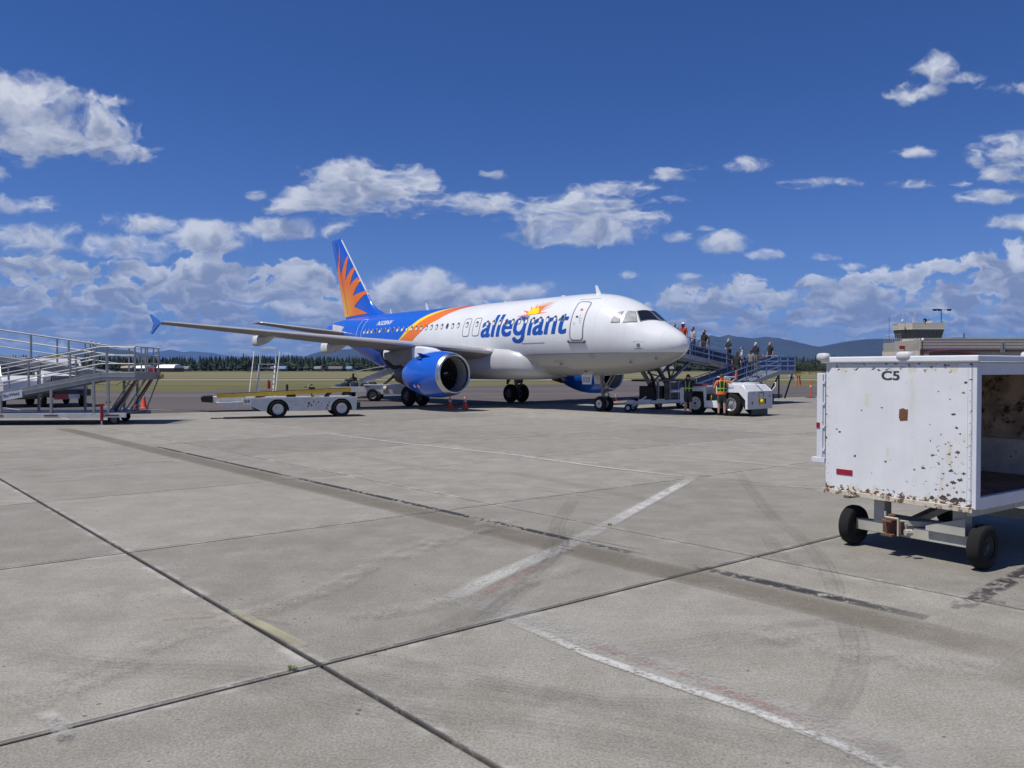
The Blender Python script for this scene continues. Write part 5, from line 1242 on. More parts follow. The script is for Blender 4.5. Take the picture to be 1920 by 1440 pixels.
s = MB(); s.prism([(-1.05, .70), (-.25, .72), (0, .72), (0, .60), (-.3, .42)], (0, .1, 0), (1, 0, 0), (0, 0, 1), (0, 1.6, 0)); s.build('front_step', BW, bl, bevel=.01)
for x in (1.45, 4.15):
    for y in (.10, 1.70): wheel(bl, (x, y, .385), .385, .24, HUBW if y < 1 else HUBD)
s = MB(); s.box((4.85, .1, .36), (5.0, 1.7, .62)); s.build('rear_bumper', BLK, bl, bevel=.01)
p0, p1_ = Vector((-1.0, .55, .95)), Vector((4.65, .55, 1.17))
for y in (.42, 1.22):
    a, b_ = p0.copy(), p1_.copy(); a.y = b_.y = y; s = MB(); s.bar(a, b_, .05, .15); s.bar(a+Vector((1.8, 0, -.10)), a+Vector((1.95, 0, -.10)), .06, .10); s.bar(a+Vector((4.0, 0, -.10)), a+Vector((4.15, 0, -.10)), .06, .10); s.build('belt_rail', YELP, bl, bevel=.006)
s = MB(); a, b_ = p0.copy(), p1_.copy(); a.y = b_.y = .82; s.bar(a+Vector((0, 0, .07)), b_+Vector((0, 0, .07)), .72, .05); s.build('conveyor_belt', BELT, bl)
s = MB(); s.prism([(0, 0), (-.42, -.02), (-.48, -.10), (-.44, -.26), (0, -.30)], (-1.15, .40, .98), (1, 0, 0), (0, 0, 1), (0, .84, 0)); s.build('front_bumper_pad', BLK, bl, bevel=.02)
s = MB(); s.prism([(0, 0), (1.3, .05), (1.3, -.22), (.4, -.30), (0, -.26)], (-1.15, .44, .93), (1, 0, 0), (0, 0, 1), (0, .76, 0)); s.tube((-.8, .5, .68), (-1.2, .5, .60), .03); s.build('belt_head_housing', BW, bl, bevel=.01)
s = MB(); s.bar((.6, .5, .86), (1.2, .5, 1.0), .06); s.bar((.6, 1.15, .86), (1.2, 1.15, 1.0), .06); s.bar((3.6, .5, .86), (3.8, .5, 1.1), .08); s.bar((3.6, 1.15, .86), (3.8, 1.15, 1.1), .08); s.build('belt_lift_arm', DARK, bl)
s = MB(); s.box((1.95, 1.32, .86), (2.35, 1.72, 1.02)); s.box((1.95, 1.32, 1.02), (2.03, 1.72, 1.42)); s.build('driver_seat', BLK, bl, bevel=.03)
s = MB(); s.tube((3.1, 1.5, .86), (2.95, 1.5, 1.3), .03); s.lathe([(-.014, .20), (0, .215), (.014, .20), (0, .185), (-.014, .20)], (2.93, 1.5, 1.34), (-.35, 0, .9), 22); s.box((3.0, 1.35, 1.05), (3.2, 1.7, 1.28)); s.build('steering_wheel', BLK, bl)
s = MB(); s.box((.03, -.006, .60), (.36, -.001, .86)); pl_ = s.build('number_plate', WPRINT, bl)
flat_text('fleet_number', '04', (.08, -.009, .66), (1, 0, 0), (0, 0, 1), .22, M('dark_print'), pl_, height=.15, bold=.02)
s = MB(); s.box((4.45, -.006, .80), (4.6, -.001, .92)); s.build('number_plate', WPRINT, bl)
rs_ = random.Random(9); s = MB()
for (x, z, r) in ((2.75, .62, .10), (2.85, .52, .07), (2.95, .70, .06), (2.7, .48, .05), (3.15, .66, .05), (3.3, .58, .035), (3.05, .56, .03), (3.55, .50, .07), (3.6, .64, .05), (3.5, .40, .06), (1.95, .7, .03), (2.2, .55, .025)):
    n = 13; s.prism([(r*rs_.uniform(.3, 1.1)*math.cos(2*math.pi*i/n)*.8, r*rs_.uniform(.3, 1.1)*math.sin(2*math.pi*i/n)*1.1) for i in range(n)], (x, -.004, z), (1, 0, 0), (0, 0, 1), (0, .003, 0))
s.build('scrape_marks', M('scrape_dark', (.10, .09, .085), .8, var=.4, scale=14), bl)['kind'] = 'stuff'
# ladder stand behind it
ls = thing('ladder_stand', 'white metal ladder stand with a platform and handrails behind the yellow belt', 'ladder', (gp(497, 762).x, gp(497, 762).y, 0), R(18))
LW = M('ladder_white', (.66, .67, .67), .45, var=.08)
for x, nm in ((-.52, 'stile'), (.34, 'stile')):
    s = MB(); s.bar((x, -.75, .0), (x+.22, .35, 2.35), .07, .05); s.build(nm, LW, ls)
for i in range(8):
    f = (i+.5)/8.2; s = MB(); xx = -.52+.22*f; s.box((xx, -.75+1.1*f-.06, 2.35*f-.015), (xx+.86, -.75+1.1*f+.06, 2.35*f+.015)); s.build('rung', LW, ls)
for x in (-.78, .30):
    s = MB(); s.tube((x-.1+(0 if x < 0 else .3), -.9, .35), (x+.22+(0 if x < 0 else .3), .35, 3.1), .028); s.build('handrail', LW, ls, True)
s = MB(); s.box((-.35, .3, 2.35), (.62, .95, 2.41)); s.build('platform', LW, ls)
s = MB(); s.path([(-.25, .3, 2.41), (-.25, .3, 3.3), (-.25, .95, 3.3), (.62, .95, 3.3), (.62, .3, 3.3), (.62, .3, 2.41)], .026); s.tube((-.25, .95, 2.41), (-.25, .95, 3.3), .026); s.tube((.62, .95, 2.41), (.62, .95, 3.3), .026); s.build('guard_rail', LW, ls, True)
s = MB(); s.bar((-.3, .9, 0), (-.3, .9, 2.35), .06); s.bar((.6, .9, 0), (.6, .9, 2.35), .06); s.box((-.5, -.8, .08), (.6, .95, .14)); s.build('base_frame', LW, ls)
s = MB(); s.tube((.2, -.55, 1.0), (.2, -.55, 1.42), .085, 0, 12); s.tube((.2, -.55, 1.42), (.2, -.55, 1.5), .035, 1); fe = s.build('fire_extinguisher', [M('red_enamel', (.5, .02, .015), .35), BLK]); fe.matrix_world = ls.matrix_basis.copy(); tag(fe, 'small red fire extinguisher hanging on the ladder stand', 'fire extinguisher')
# ------------------------------------------------------------------ second belt loader feeding the aft hold
b2o = gp(704, 752.5); b2 = thing('belt_loader', 'white belt loader with its conveyor raised to the aft hold behind the engine', 'belt loader', (b2o.x-.4, b2o.y, 0), R(8))
s = MB(); arch_side(s, 0, .05, 0, 3.6, .42, 1.05, (.1, 2.9), .42, .5)
s = MB(); s.prism([(.35, .45), (3.6, .45), (3.6, 1.02), (0, 1.02), (.25, .6)], (0, 0, 0), (1, 0, 0), (0, 0, 1), (0, 1.7, 0)); s.build('body', BW, b2, bevel=.02)
s = MB(); s.box((-.35, -.03, 1.02), (3.65, 1.75, 1.10)); s.build('deck', LW, b2, bevel=.01)
for x in (.2, 3.0):
    for y in (.06, 1.64): wheel(b2, (x, y, .42), .40, .25, HUBD)
a, b_ = Vector((-.65, .5, 1.2)), Vector((3.1, .5, 2.72))
for y in (.35, 1.25):
    a.y = b_.y = y; s = MB(); s.bar(a, b_, .06, .42); s.build('conveyor_side', M('alu_side', (.45, .46, .47), .4, .3), b2, bevel=.01)
s = MB(); a.y = b_.y = .8; s.bar(a+Vector((0, 0, .12)), b_+Vector((0, 0, .12)), .84, .05); s.build('conveyor_belt', BELT, b2)
s = MB(); s.bar((1.0, .5, 1.1), (2.5, .5, 2.3), .08); s.bar((2.4, .5, 1.1), (1.4, .5, 1.8), .06); s.tube((.9, .2, 1.1), (1.6, .2, 1.7), .05); s.build('lift_arm', DARK, b2)
s = MB(); s.tube((-.6, .25, 1.4), (-1.0, .25, 2.0), .02); s.tube((2.6, .3, 2.6), (-.9, .25, 1.95), .02); s.build('hand_rope', M('rope_pale', (.5, .48, .43), .8), b2)
flat_text('maker_plate', 'TUG', (2.1, -.006, .72), (1, 0, 0), (0, 0, 1), .35, M('dark_print'), b2)
# baggage dolly with bags and the loader seated beyond it
dp = gp(668, 752.5); dl = thing('baggage_dolly', 'low white open baggage dolly loaded with dark bags beside the belt loaders', 'baggage dolly', (dp.x, dp.y, 0), R(5))
s = MB(); s.box((-1.6, 0, .72), (1.75, 1.5, .86)); s.box((-1.6, -.03, .60), (1.75, .03, .95)); s.build('deck', BW, dl, bevel=.01)
s = MB(); s.tube((1.75, -.05, .78), (1.95, -.05, .78), .22, 0, 14); s.build('roller', M('roller_cream', (.55, .47, .38), .6), dl)
for x in (-.6, 1.3):
    for y in (.05, 1.45): wheel(dl, (x, y, .36), .36, .2, HUBD)
BAGC = [((.012, .013, .018), 'black'), ((.02, .03, .05), 'navy'), ((.03, .03, .032), 'charcoal'), ((.045, .06, .07), 'slate'), ((.012, .012, .014), 'jet black')]
bags = [(-1.15, .3, .5, .35, .26, 3, 'slate duffel bag with pale straps at the left end of the dolly pile'), (-.75, .35, .55, .4, .34, 0, 'black suitcase lying next to the slate duffel on the dolly'), (-.2, .4, .6, .42, .36, 1, 'navy holdall in the middle of the dolly pile'), (.4, .4, .62, .42, .36, 2, 'charcoal suitcase right of the navy holdall on the dolly'), (1.0, .42, .55, .4, .38, 4, 'jet black trunk at the right end of the dolly pile'), (-.5, .75, .7, .5, .58, 4, 'tall black case standing behind the front row of bags')]
for (x, y, w, d, h, c, lb) in bags:
    q = Matrix.Rotation(R(5), 4, 'Z')@Vector((x, y, 0)); t = thing('bag', lb, 'bag', (dp.x+q.x, dp.y+q.y, .862), R(5)+random.uniform(-.25, .25), 'bags piled on the dolly')
    s = MB(); s.loft([[(w/2*f*math.copysign(abs(math.cos(a))**.45, math.cos(a)), d/2*f*math.copysign(abs(math.sin(a))**.45, math.sin(a)), z) for a in np.linspace(0, 2*math.pi, 17)[:-1]] for z, f in ((0, .88), (h*.12, 1), (h*.7, 1.02), (h*.94, .9), (h, .7))]); s.build('bag_body', M('bag_%s' % BAGC[c][1].replace(' ', '_'), BAGC[c][0], .6, var=.3, scale=8), t, True)
    s = MB(); s.path([(-w*.2, 0, h), (-w*.15, 0, h+.07), (w*.15, 0, h+.07), (w*.2, 0, h)], .014); s.box((-w*.36, -d*.53, h*.1), (-w*.28, -d*.47, h*.8)); s.build('handle', M('strap_pale', (.35, .37, .38), .6), t)
pp = gp(656, 748); p3, J3, k3 = person('baggage handler in dark clothes and a black vest behind the bags on the dolly', (pp.x, pp.y+1.2, 0), R(10), 1.8, (.02, .02, .025), (.03, .03, .04), (.25, .16, .12), (.02, .018, .015), False, True, cap=(.02, .02, .02), lean=.02)
# ------------------------------------------------------------------ aluminium boarding ramp (left)
AL = M('brushed_aluminium', (.31, .32, .33), .42, .4, var=.12, scale=3); ALD = M('shaded_aluminium_sheet', (.30, .30, .31), .5, .3, var=.1); REDP = M('jack_red', (.28, .015, .02), .5)
rp = thing('boarding_ramp', 'switchback aluminium passenger boarding ramp with a SkyWest board, at the left edge', 'boarding ramp', (gp(210, 797).x, gp(210, 797).y+.15, 0), R(5))
def zA(x): return 1.94 if x > -.45 else 1.94-(-.45-x)*.195      # near lane falls to the left
def zB(x): return 1.94 if x > -.7 else 1.94+(-.7-x)*.150       # far lane climbs to the left
WL = 1.25
def lane(nm, y0, y1, zf, xs_, mat=AL):
    for y in (y0, y1):
        for a, b_ in zip(xs_, xs_[1:]):
            s = MB(); s.bar((a, y, zf(a)-.12), (b_, y, zf(b_)-.12), .05, .30); s.bar((a, y-.01, zf(a)-.12), (b_, y-.01, zf(b_)-.12), .06, .03); s.build('side_beam', mat, rp, bevel=.006)
    for a, b_ in zip(xs_, xs_[1:]):
        s = MB(); s.bar((a, (y0+y1)/2, zf(a)-.02), (b_, (y0+y1)/2, zf(b_)-.02), y1-y0-.05, .04); s.build('deck', ALD, rp)
def rail(y, zf, xs_, posts, n=3, h=1.0, r=.024, off=0):
    for k in range(n):
        z = h*(1-k*.32); s = MB(); s.path([(x, y, zf(x)+z) for x in xs_], r); s.build('handrail' if k == 0 else 'mid_rail', AL, rp, True)
    for x in posts:
        s = MB(); s.bar((x, y, zf(x)-.26), (x, y, zf(x)+h), .055, .055); s.build('rail_post', AL, rp)
lane('near', 0, WL, zA, [-9, -.45, .80]); lane('far', WL+.08, 2*WL+.08, zB, [-9, -.7, .80])
rail(0, zA, [-9, -.45, .80], [-7.6, -6, -4.25, -3.05, -1.56, -.25, .78])
rail(WL, zA, [-9, -1.2], [-7.6, -6, -4.4, -3.25, -1.9, -1.2], 3)
rail(WL+.08, zB, [-9, -.7], [-7, -5.5, -3.6, -2.2, -.75], 2, 1.08); rail(2*WL+.08, zB, [-9, -.7, .80], [-7, -5.5, -3.2, -1.8, -.4, .25, .76], 3, 1.02)
s = MB()
for k in range(3): s.tube((.80, 0, 1.94+1-.32*k), (.80, 2*WL+.08, 1.94+1-.32*k), .022)
for y in (.6, 1.25, 1.9): s.bar((.80, y, 1.94), (.80, y, 2.94), .04)
s.build('end_guard', AL, rp)
s = MB(); s.bar((.82, 0, 1.83), (.82, 2.6, 1.83), .05, .30); s.build('end_beam', AL, rp)
s = MB(); s.box((.80, 2.3, 1.72), (.98, 2.55, 1.9)); s.build('yellow_bumper', M('bumper_ochre', (.42, .32, .10), .6), rp, bevel=.01)
for y in (0, 2.58):
    s = MB(); s.bar((-9, y, .36), (.45, y, .36), .08, .17); s.build('base_beam', M('base_alu', (.55, .55, .53), .5, .2, var=.1), rp, bevel=.006)
s = MB(); s.box((-6, .05, .40), (.3, 2.5, .44)); s.build('base_tray', ALD, rp)
for x in (-4.05, -2.25, -.72, -.2): 
    for y in (0.0, 2.58):
        zt = (zA(x) if y < 1 else zB(x))-.27; s = MB(); s.bar((x+(.12 if y > 1 else 0), y, .44), (x+(.12 if y > 1 else 0), y, zt), .08); s.build('support_post', AL, rp)
for x0, x1, w, mt in ((.35, -.5, .06, 0), (.55, -.3, .16, 1), (.62, -.18, .05, 0), (.80, .30, .025, 0)):
    for y in (.9, 2.5):
        s = MB(); s.bar((x0, y, 1.78), (x1, y, .46), w, .05); s.build('brace', [AL, M('brace_maroon', (.12, .04, .045), .5, .2)][mt], rp)
s = MB(); s.bar((.3, 1.6, 1.7), (-.6, 1.6, .5), .5, .03); s.build('steps_sheet', ALD, rp)
for x, nm in ((-.40, 0), (-1.0, 1)):
    y = -.10 if nm == 0 else 2.0; s = MB(); s.tube((x, y, .16), (x, y, .78), .055, 0, 10); s.box((x-.08, y-.05, .74), (x+.08, y+.05, .80)); s.tube((x, y, .02), (x, y, .16), .03, 1); s.box((x-.09, y-.09, .0), (x+.09, y+.09, .02), 1); s.build('levelling_jack', [REDP, STEEL if nm == 0 else BLK], rp, bevel=.004)
for x, y in ((.0, .05), (-.45, 2.3)): wheel(rp, (x, y, .19), .19, .13, HUBD, n=20)
for a, b_, mt in ((-4.5, -3.95, 0), (-2.5, -2.0, 0), (-.3, .2, 0)):
    s = MB(); s.box((a, -.048, .335), (b_, -.042, .385)); s.build('reflective_tape', M('tape_red', (.16, .01, .02), .4), rp)
s = MB(); x0, x1 = -3.95, -3.25; s.prism([(x0, zA(x0)-.34), (x1, zA(x1)-.34), (x1, zA(x1)-.05), (x0, zA(x0)-.05)], (0, -.05, 0), (1, 0, 0), (0, 0, 1), (0, -.02, 0)); sg_ = s.build('name_board', M('board_white', (.66, .67, .7), .4), rp)
flat_text('name_lettering', 'SkyWest', (x0+.03, -.075, zA(x0)-.26), (1, 0, .195), (-.195, 0, 1), .60, M('navy_print', (.02, .03, .13), .5), sg_, bold=.02, shear=.15)
s = MB(); s.path([(-.9, -.02, 1.62), (-.5, -.03, 1.52), (.1, -.03, 1.50), (.4, -.03, 1.66), (.6, -.03, 1.5), (.78, -.03, 1.6)], .012); s.build('hose', BLK, rp)
s = MB()
for k, (x, z) in enumerate(((-1.55, 1.0), (-1.35, 1.2), (-1.15, 1.35))): s.path([(x, 1.5, zB(x)+.3), (x-.12, 1.5, zB(x)+1.05), (x+.1, 1.5, zB(x)+1.12)], .026)
s.build('gate_bars', AL, rp, True)
s = MB(); s.box((.5, 2.2, 1.95), (.76, 2.4, 2.15)); s.build('hose_reel_box', M('red_box', (.28, .02, .03), .5), rp, bevel=.02)
# ------------------------------------------------------------------ trucks behind the ramp
TWH = M('truck_white_paint', (.70, .71, .73), .3, var=.03, coat=.4); TGL = M('truck_glass', (.02, .025, .03), .08, coat=.5); CHR = M('truck_bumper_dark', (.06, .06, .065), .5, .2, var=.1)
t0_ = gp(82, 763)
tk = thing('work_truck', 'white heavy duty truck facing the camera behind the boarding ramp', 'truck', (gp(104, 763).x, t0_.y+.6, 0), R(-50))   # local +x is forward
s = MB(); prof = [(-5.2, .7), (-5.2, 1.25), (-1.85, 1.3), (-1.85, 2.62), (-1.7, 2.72), (-.75, 2.70), (-.1, 1.98), (1.05, 1.83), (1.18, 1.7), (1.2, .72)]
s.prism(prof[2:], (0, -1.12, 0), (1, 0, 0), (0, 0, 1), (0, 2.24, 0)); s.build('cab', TWH, tk, bevel=.05)
s = MB(); s.prism([(-.72, 2.60), (-.16, 2.02), (-.14, 2.0), (-.70, 2.60)], (0, -.95, 0), (1, 0, 0), (0, 0, 1), (0, 1.9, 0)); s.add([(-.705, -.95, 2.64), (-.13, -1.0, 2.03), (-.13, 1.0, 2.03), (-.705, .95, 2.64)], [(0, 1, 2, 3)]); s.build('windscreen', TGL, tk)
for y in (-1.125, 1.125):
    s = MB(); s.prism([(-1.65, 2.0), (-.3, 2.0), (-.72, 2.52), (-1.65, 2.52)], (0, y, 0), (1, 0, 0), (0, 0, 1), (0, .004, 0)); s.build('side_window', TGL, tk)
    s = MB(); s.box((-.35, y*1.0+(-.0 if y > 0 else -.3), 1.95), (-.2, y*1.0+(.3 if y > 0 else 0), 2.35)); s.build('mirror', BLK, tk, bevel=.03)
s = MB(); s.box((1.18, -.72, 1.25), (1.23, .72, 1.72)); gr = s.build('grille', CHR, tk, bevel=.01)
for i in range(14): s = MB(); y = -.66+i*.1; s.box((1.23, y, 1.29), (1.25, y+.035, 1.68)); s.build('grille_bar', M('grille_silver', (.5, .52, .55), .3, .6), gr)
for y in (-.95, .78):
    s = MB(); s.box((1.18, y, 1.3), (1.235, y+.2, 1.55)); s.build('headlight', M('headlight_amber_glass', (.65, .48, .28), .15, coat=.5), tk, bevel=.02)
s = MB(); s.box((1.15, -1.2, .62), (1.45, 1.2, 1.0)); bp = s.build('front_bumper', CHR, tk, bevel=.03)
for y in (-.85, .5): s = MB(); s.box((1.45, y, .78), (1.46, y+.35, .92)); s.build('bumper_slot', BLK, bp)
s = MB(); s.box((1.46, -.62, .44), (1.475, .05, .72)); s.build('red_plate', M('plate_red', (.38, .07, .07), .5), bp)
s = MB(); s.box((1.46, .07, .48), (1.475, .62, .72)); pw = s.build('white_plate', M('plate_white', (.6, .58, .58), .5), bp)
s = MB(); s.box((-5.2, -1.15, .9), (-1.95, 1.15, 2.35)); s.build('service_body', TWH, tk, bevel=.03)
s = MB(); s.box((-5.0, -.5, .5), (1.1, .5, .8)); s.build('chassis', BLK, tk)
for x in (.35, -3.9):
    for y in (-.98, .98): wheel(tk, (x, y, .44), .44, .28, HUBD)
s = MB(); s.box((-1.6, -.6, 2.72), (-1.2, .6, 2.84)); s.build('beacon_bar', M('beacon_amber', (.55, .36, .16), .4), tk, bevel=.02)
tk2 = thing('van', 'white van parked at the far left edge behind the ramp', 'van', (gp(8, 765).x, gp(8, 765).y+1.5, 0), R(-52))
s = MB(); s.prism([(-4.2, .5), (-4.2, 2.6), (-.9, 2.65), (.1, 1.75), (1.1, 1.5), (1.2, .5)], (0, -1.0, 0), (1, 0, 0), (0, 0, 1), (0, 2.0, 0)); s.build('van_body', TWH, tk2, bevel=.06)
s = MB(); s.add([(-.86, -.9, 2.62), (.12, -.95, 1.78), (.12, .95, 1.78), (-.86, .9, 2.62)], [(0, 1, 2, 3)]); s.build('windscreen', TGL, tk2, loc=(.02, 0, .02))
s = MB(); s.prism([(-2.0, 1.6), (-.2, 1.6), (-.9, 2.3), (-2.0, 2.3)], (0, 1.005, 0), (1, 0, 0), (0, 0, 1), (0, .004, 0)); s.build('side_window', TGL, tk2)
s = MB(); s.box((1.15, -.9, .45), (1.3, .9, .85)); s.build('bumper', CHR, tk2, bevel=.03)
for x in (.4, -3.2):
    for y in (-.9, .9): wheel(tk2, (x, y, .38), .38, .24, HUBD)
# ------------------------------------------------------------------ blue boarding ramp by the nose
BAL = M('blue_tint_rail', (.20, .28, .46), .4, .4, var=.1); BPAN = M('navy_side_panel', (.010, .026, .11), .5, var=.2, scale=3); DKST = M('ramp_grey_steel', (.20, .215, .24), .5, .3, var=.15)
ND = Vector((.70, .714)).normalized(); NP = Vector((ND.y, -ND.x))          # along the ramp away from the door; across, towards the camera
DR = Vector((6.35, 41.75))
sr = thing('blue_boarding_ramp', 'blue and silver switchback boarding ramp with passengers, beyond the airliner nose', 'boarding ramp', (DR.x, DR.y, 0), math.atan2(ND.y, ND.x))
LU, LL_ = 12.2, 12.2
def zU(x): return 3.36-(3.36-2.0)*min(max(x, 0), LU)/LU if x < LU else 2.0
def zL(x): return 2.0 if x > LU else 2.0-(LU-x)*(1.62/9.4)
# local y positive = far side
def rl(y, zf, xs_, posts, nm='', n=3, h=.95, mat=BAL):
    for k in range(n):
        s = MB(); s.path([(x, y, zf(x)+h*(1-k*.35)) for x in xs_], .026); s.build('handrail' if k == 0 else 'mid_rail', mat, sr, True)
    for x in posts: s = MB(); s.bar((x, y, zf(x)-.15), (x, y, zf(x)+h), .05); s.build('rail_post', mat, sr)
def dk(y0, y1, zf, a, b_, n=1):
    s = MB(); s.bar((a, (y0+y1)/2, zf(a)-.05), (b_, (y0+y1)/2, zf(b_)-.05), y1-y0, .10); s.build('deck', DKST, sr)
    for y in (y0, y1): s = MB(); s.bar((a, y, zf(a)-.10), (b_, y, zf(b_)-.10), .06, .26); s.build('side_beam', M('ramp_side_silver', (.34, .35, .36), .45, .4), sr)
def panel(y, zf, a, b_, h=.86):
    n = max(1, int((b_-a)/2.0))
    for i in range(n):
        p, q = a+(b_-a)*i/n+.03, a+(b_-a)*(i+1)/n-.03; s = MB(); s.add([(p, y, zf(p)+.02), (q, y, zf(q)+.02), (q, y, zf(q)+h), (p, y, zf(p)+h)], [(0, 1, 2, 3)]); o = s.build('side_panel', BPAN, sr); o.modifiers.new('t', 'SOLIDIFY').thickness = .02
dk(-.65, .65, zU, 0, LU); rl(-.65, zU, [0, LU], [.4, 2.4, 4.4, 6.4, 8.4, 10.4]); rl(.65, zU, [0, LU, LU+2.0], [1, 3, 5, 7, 9, 11, 13.4]); panel(.67, zU, 0, LU)
dk(-2.15, -.8, zL, 2.8, LU); rl(-2.15, zL, [2.8, LU], [3.2, 4.4, 5.6, 6.8, 8, 9.2, 10.4, 11.9]); rl(-.8, zL, [2.8, LU-1.2], [4.2, 6.2, 8.2, 10.2]); panel(-.78, zL, 2.8, LU-1.2)
dk(-2.15, .65, zL, LU, LU+2.0)
rl(-2.15, zL, [LU, LU+2.0], [LU, LU+1.0, LU+2.0]); panel(.63, zL, LU, LU+2.0)
s = MB()
for z in (2.95, 2.6, 2.3): s.tube((LU+2.0, -2.15, z), (LU+2.0, .65, z), .024)
s.build('end_guard', BAL, sr, True)
s = MB(); s.add([(LU+2.02, -2.1, 2.03), (LU+2.02, .6, 2.03), (LU+2.02, .6, 2.85), (LU+2.02, -2.1, 2.85)], [(0, 1, 2, 3)]); s.build('side_panel', BPAN, sr).modifiers.new('t', 'SOLIDIFY').thickness = .02
for (xa, za, xb, zb_) in ((LU+.1, 1.9, LU-1.5, .5), (LU-1.5, .5, LU-2.8, 1.7), (LU+1.8, 1.9, LU+.7, .3), (LU-.1, 1.9, LU-.1, .3)):
    for y in (-2.1, .5): s = MB(); s.tube((xa, y, za), (xb, y, zb_), .05); s.build('prop', DARK, sr)
s = MB(); s.box((LU-2.4, -2.0, .32), (LU+.6, .5, .55)); s.build('axle_frame', DKST, sr)
for y in (-2.0, .5): wheel(sr, (LU-1.0, y, .35), .35, .2, HUBD)
for (xa, za, xb, zb_, w) in ((.4, 3.2, 2.6, .9, .22), (4.6, 2.55, 2.6, 1.5, .16), (.8, 2.9, 6.5, 2.35, .18), (2.6, 1.6, 1.6, .6, .2), (.3, .5, 5.2, .5, .2)):
    for y in (-.55, .55): s = MB(); s.bar((xa, y, za), (xb, y, zb_), w, .12); s.build('truss_member', DKST, sr)
for x in (.45, 1.5, 2.3, 3.2):
    s = MB(); s.bar((x, -1.2, .35), (x, -1.2, 1.55), .10); s.build('upright', DKST, sr)
s = MB(); s.box((.5, -1.25, 1.45), (3.3, .5, 1.55)); s.build('cross_beam', DARK, sr)
s = MB(); s.box((.9, -1.1, .35), (2.2, .3, 1.2)); s.build('power_pack', DARK, sr, bevel=.03)
for i in range(5):
    s = MB(); s.add([(1.0+i*.5, -1.22, .55), (1.46+i*.5, -1.22, .55), (1.46+i*.5, -1.22, 1.4), (1.0+i*.5, -1.22, 1.4)], [(0, 1, 2, 3)]); s.build('mesh_panel', BPAN if i > 1 else DARK, sr).modifiers.new('t', 'SOLIDIFY').thickness = .02
s = MB(); s.bar((.2, -1.0, 1.7), (.7, -1.0, .7), .12); s.bar((.2, -1.0, 1.7), (-.3, -1.0, 2.2), .09); s.bar((1.6, -1.0, 2.4), (1.9, -1.0, 1.5), .09); s.bar((1.9, -1., 1.6), (2.5, -1., 2.3), .06); s.bar((-.2, -1., 1.9), (1.9, -1., 1.55), .06); s.build('docking_arm', BLK, sr)
s = MB(); s.tube((1.2, -1.5, .95), (2.1, -1.5, .95), .09, 0, 10); s.tube((2.1, -1.5, .95), (2.35, -1.5, .95), .10, 1, 10); s.build('hydraulic_ram', [STEEL, M('red_enamel')], sr)
for x, y in ((.8, -1.0), (.8, .5), (2.8, -1.0)): wheel(sr, (x, y, .28), .28, .16, HUBD)
s = MB(); s.box((.5, -1.1, .28), (5.5, .5, .40)); s.build('base_frame', DKST, sr)
# passengers: each placed along its lane
def on_ramp(px, lane_):             # where the picture column px crosses the lane
    d = ray(px, 700); k = d.x/d.y; yl = 0.0 if lane_ == 'U' else -1.45
    if lane_ == 'P': yl = -.4
    o2 = DR-NP*yl; t = (k*o2.y-o2.x)/(ND.x-k*ND.y); p = o2+ND*t
    return Vector((p.x, p.y, (zU if lane_ == 'U' else zL)(t)))
face_l, face_r = R(-50), R(130)      # towards the aircraft door / away
def pax(px, ln, lb, rz, **k):
    p = on_ramp(px, ln); return person(lb, p, rz, group='passengers on the blue ramp', **k)
toward_door = math.atan2(-ND.y, -ND.x)+math.pi/2; away = toward_door+math.pi
relaxed = {'L': ((.26, -.02, 1.15), (.22, -.20, .98)), 'R': ((-.26, -.02, 1.15), (-.22, -.20, .98))}
pax(1268, 'U', 'topmost passenger on the ramp in a navy shirt with a dark mask bowing the head', toward_door, H=1.72, shirt=(.025, .03, .06), pants=(.03, .035, .06), hair=(.02, .018, .015), mask=(.02, .02, .03), lean=.14, bend=.6, stride=.12, arms=relaxed)
pax(1281, 'U', 'passenger in a rust red t-shirt and white cap near the aircraft door', toward_door-.3, H=1.9, shirt=(.42, .055, .03), pants=(.05, .06, .09), cap=(.75, .75, .76), mask=(.08, .03, .03), stride=.1)
pax(1299, 'U', 'passenger in a light grey t-shirt with a green bandana over the face', toward_door-.4, H=1.8, shirt=(.36, .36, .42), pants=(.03, .045, .10), hair=(.02, .03, .03), mask=(.02, .10, .09), skin=(.33, .2, .15), stride=.14, arms=relaxed)
pax(1320, 'U', 'bearded passenger in black with a grey backpack high on the ramp', toward_door-.3, H=1.8, shirt=(.02, .02, .022), pants=(.02, .03, .06), hair=(.07, .03, .02), mask=(.03, .02, .02), stride=.12)
pax(1366, 'U', 'blonde passenger with a white mask looking back down the upper ramp', toward_door-.2, H=1.68, shirt=(.02, .022, .03), pants=(.02, .02, .03), hair=(.45, .34, .2), mask=(.75, .76, .76), female=True, hairlen=.25, stride=.1, arms={'L': ((.24, -.05, 1.15), (.05, -.22, 1.12)), 'R': ((-.24, -.05, 1.15), (-.05, -.22, 1.12))})
pax(1391, 'P', 'passenger in a white patterned shirt with a dark mask turning on the landing', toward_door-1.0, H=1.74, shirt=(.55, .57, .58), pants=(.05, .07, .12), hair=(.12, .1, .09), mask=(.03, .03, .03), arms=relaxed)
pax(1381, 'L', 'heavyset passenger in a black t-shirt seen from behind climbing the lower ramp', away, H=1.82, shirt=(.015, .015, .018), pants=(.03, .035, .05), hair=(.04, .03, .025), stride=.15, lean=.06)
pax(1408, 'L', 'brown haired woman in a grey sweater walking up the lower ramp', away, H=1.68, shirt=(.19, .20, .21), pants=(.03, .05, .09), hair=(.10, .045, .03), female=True, hairlen=.1, longsleeve=True, stride=.12)
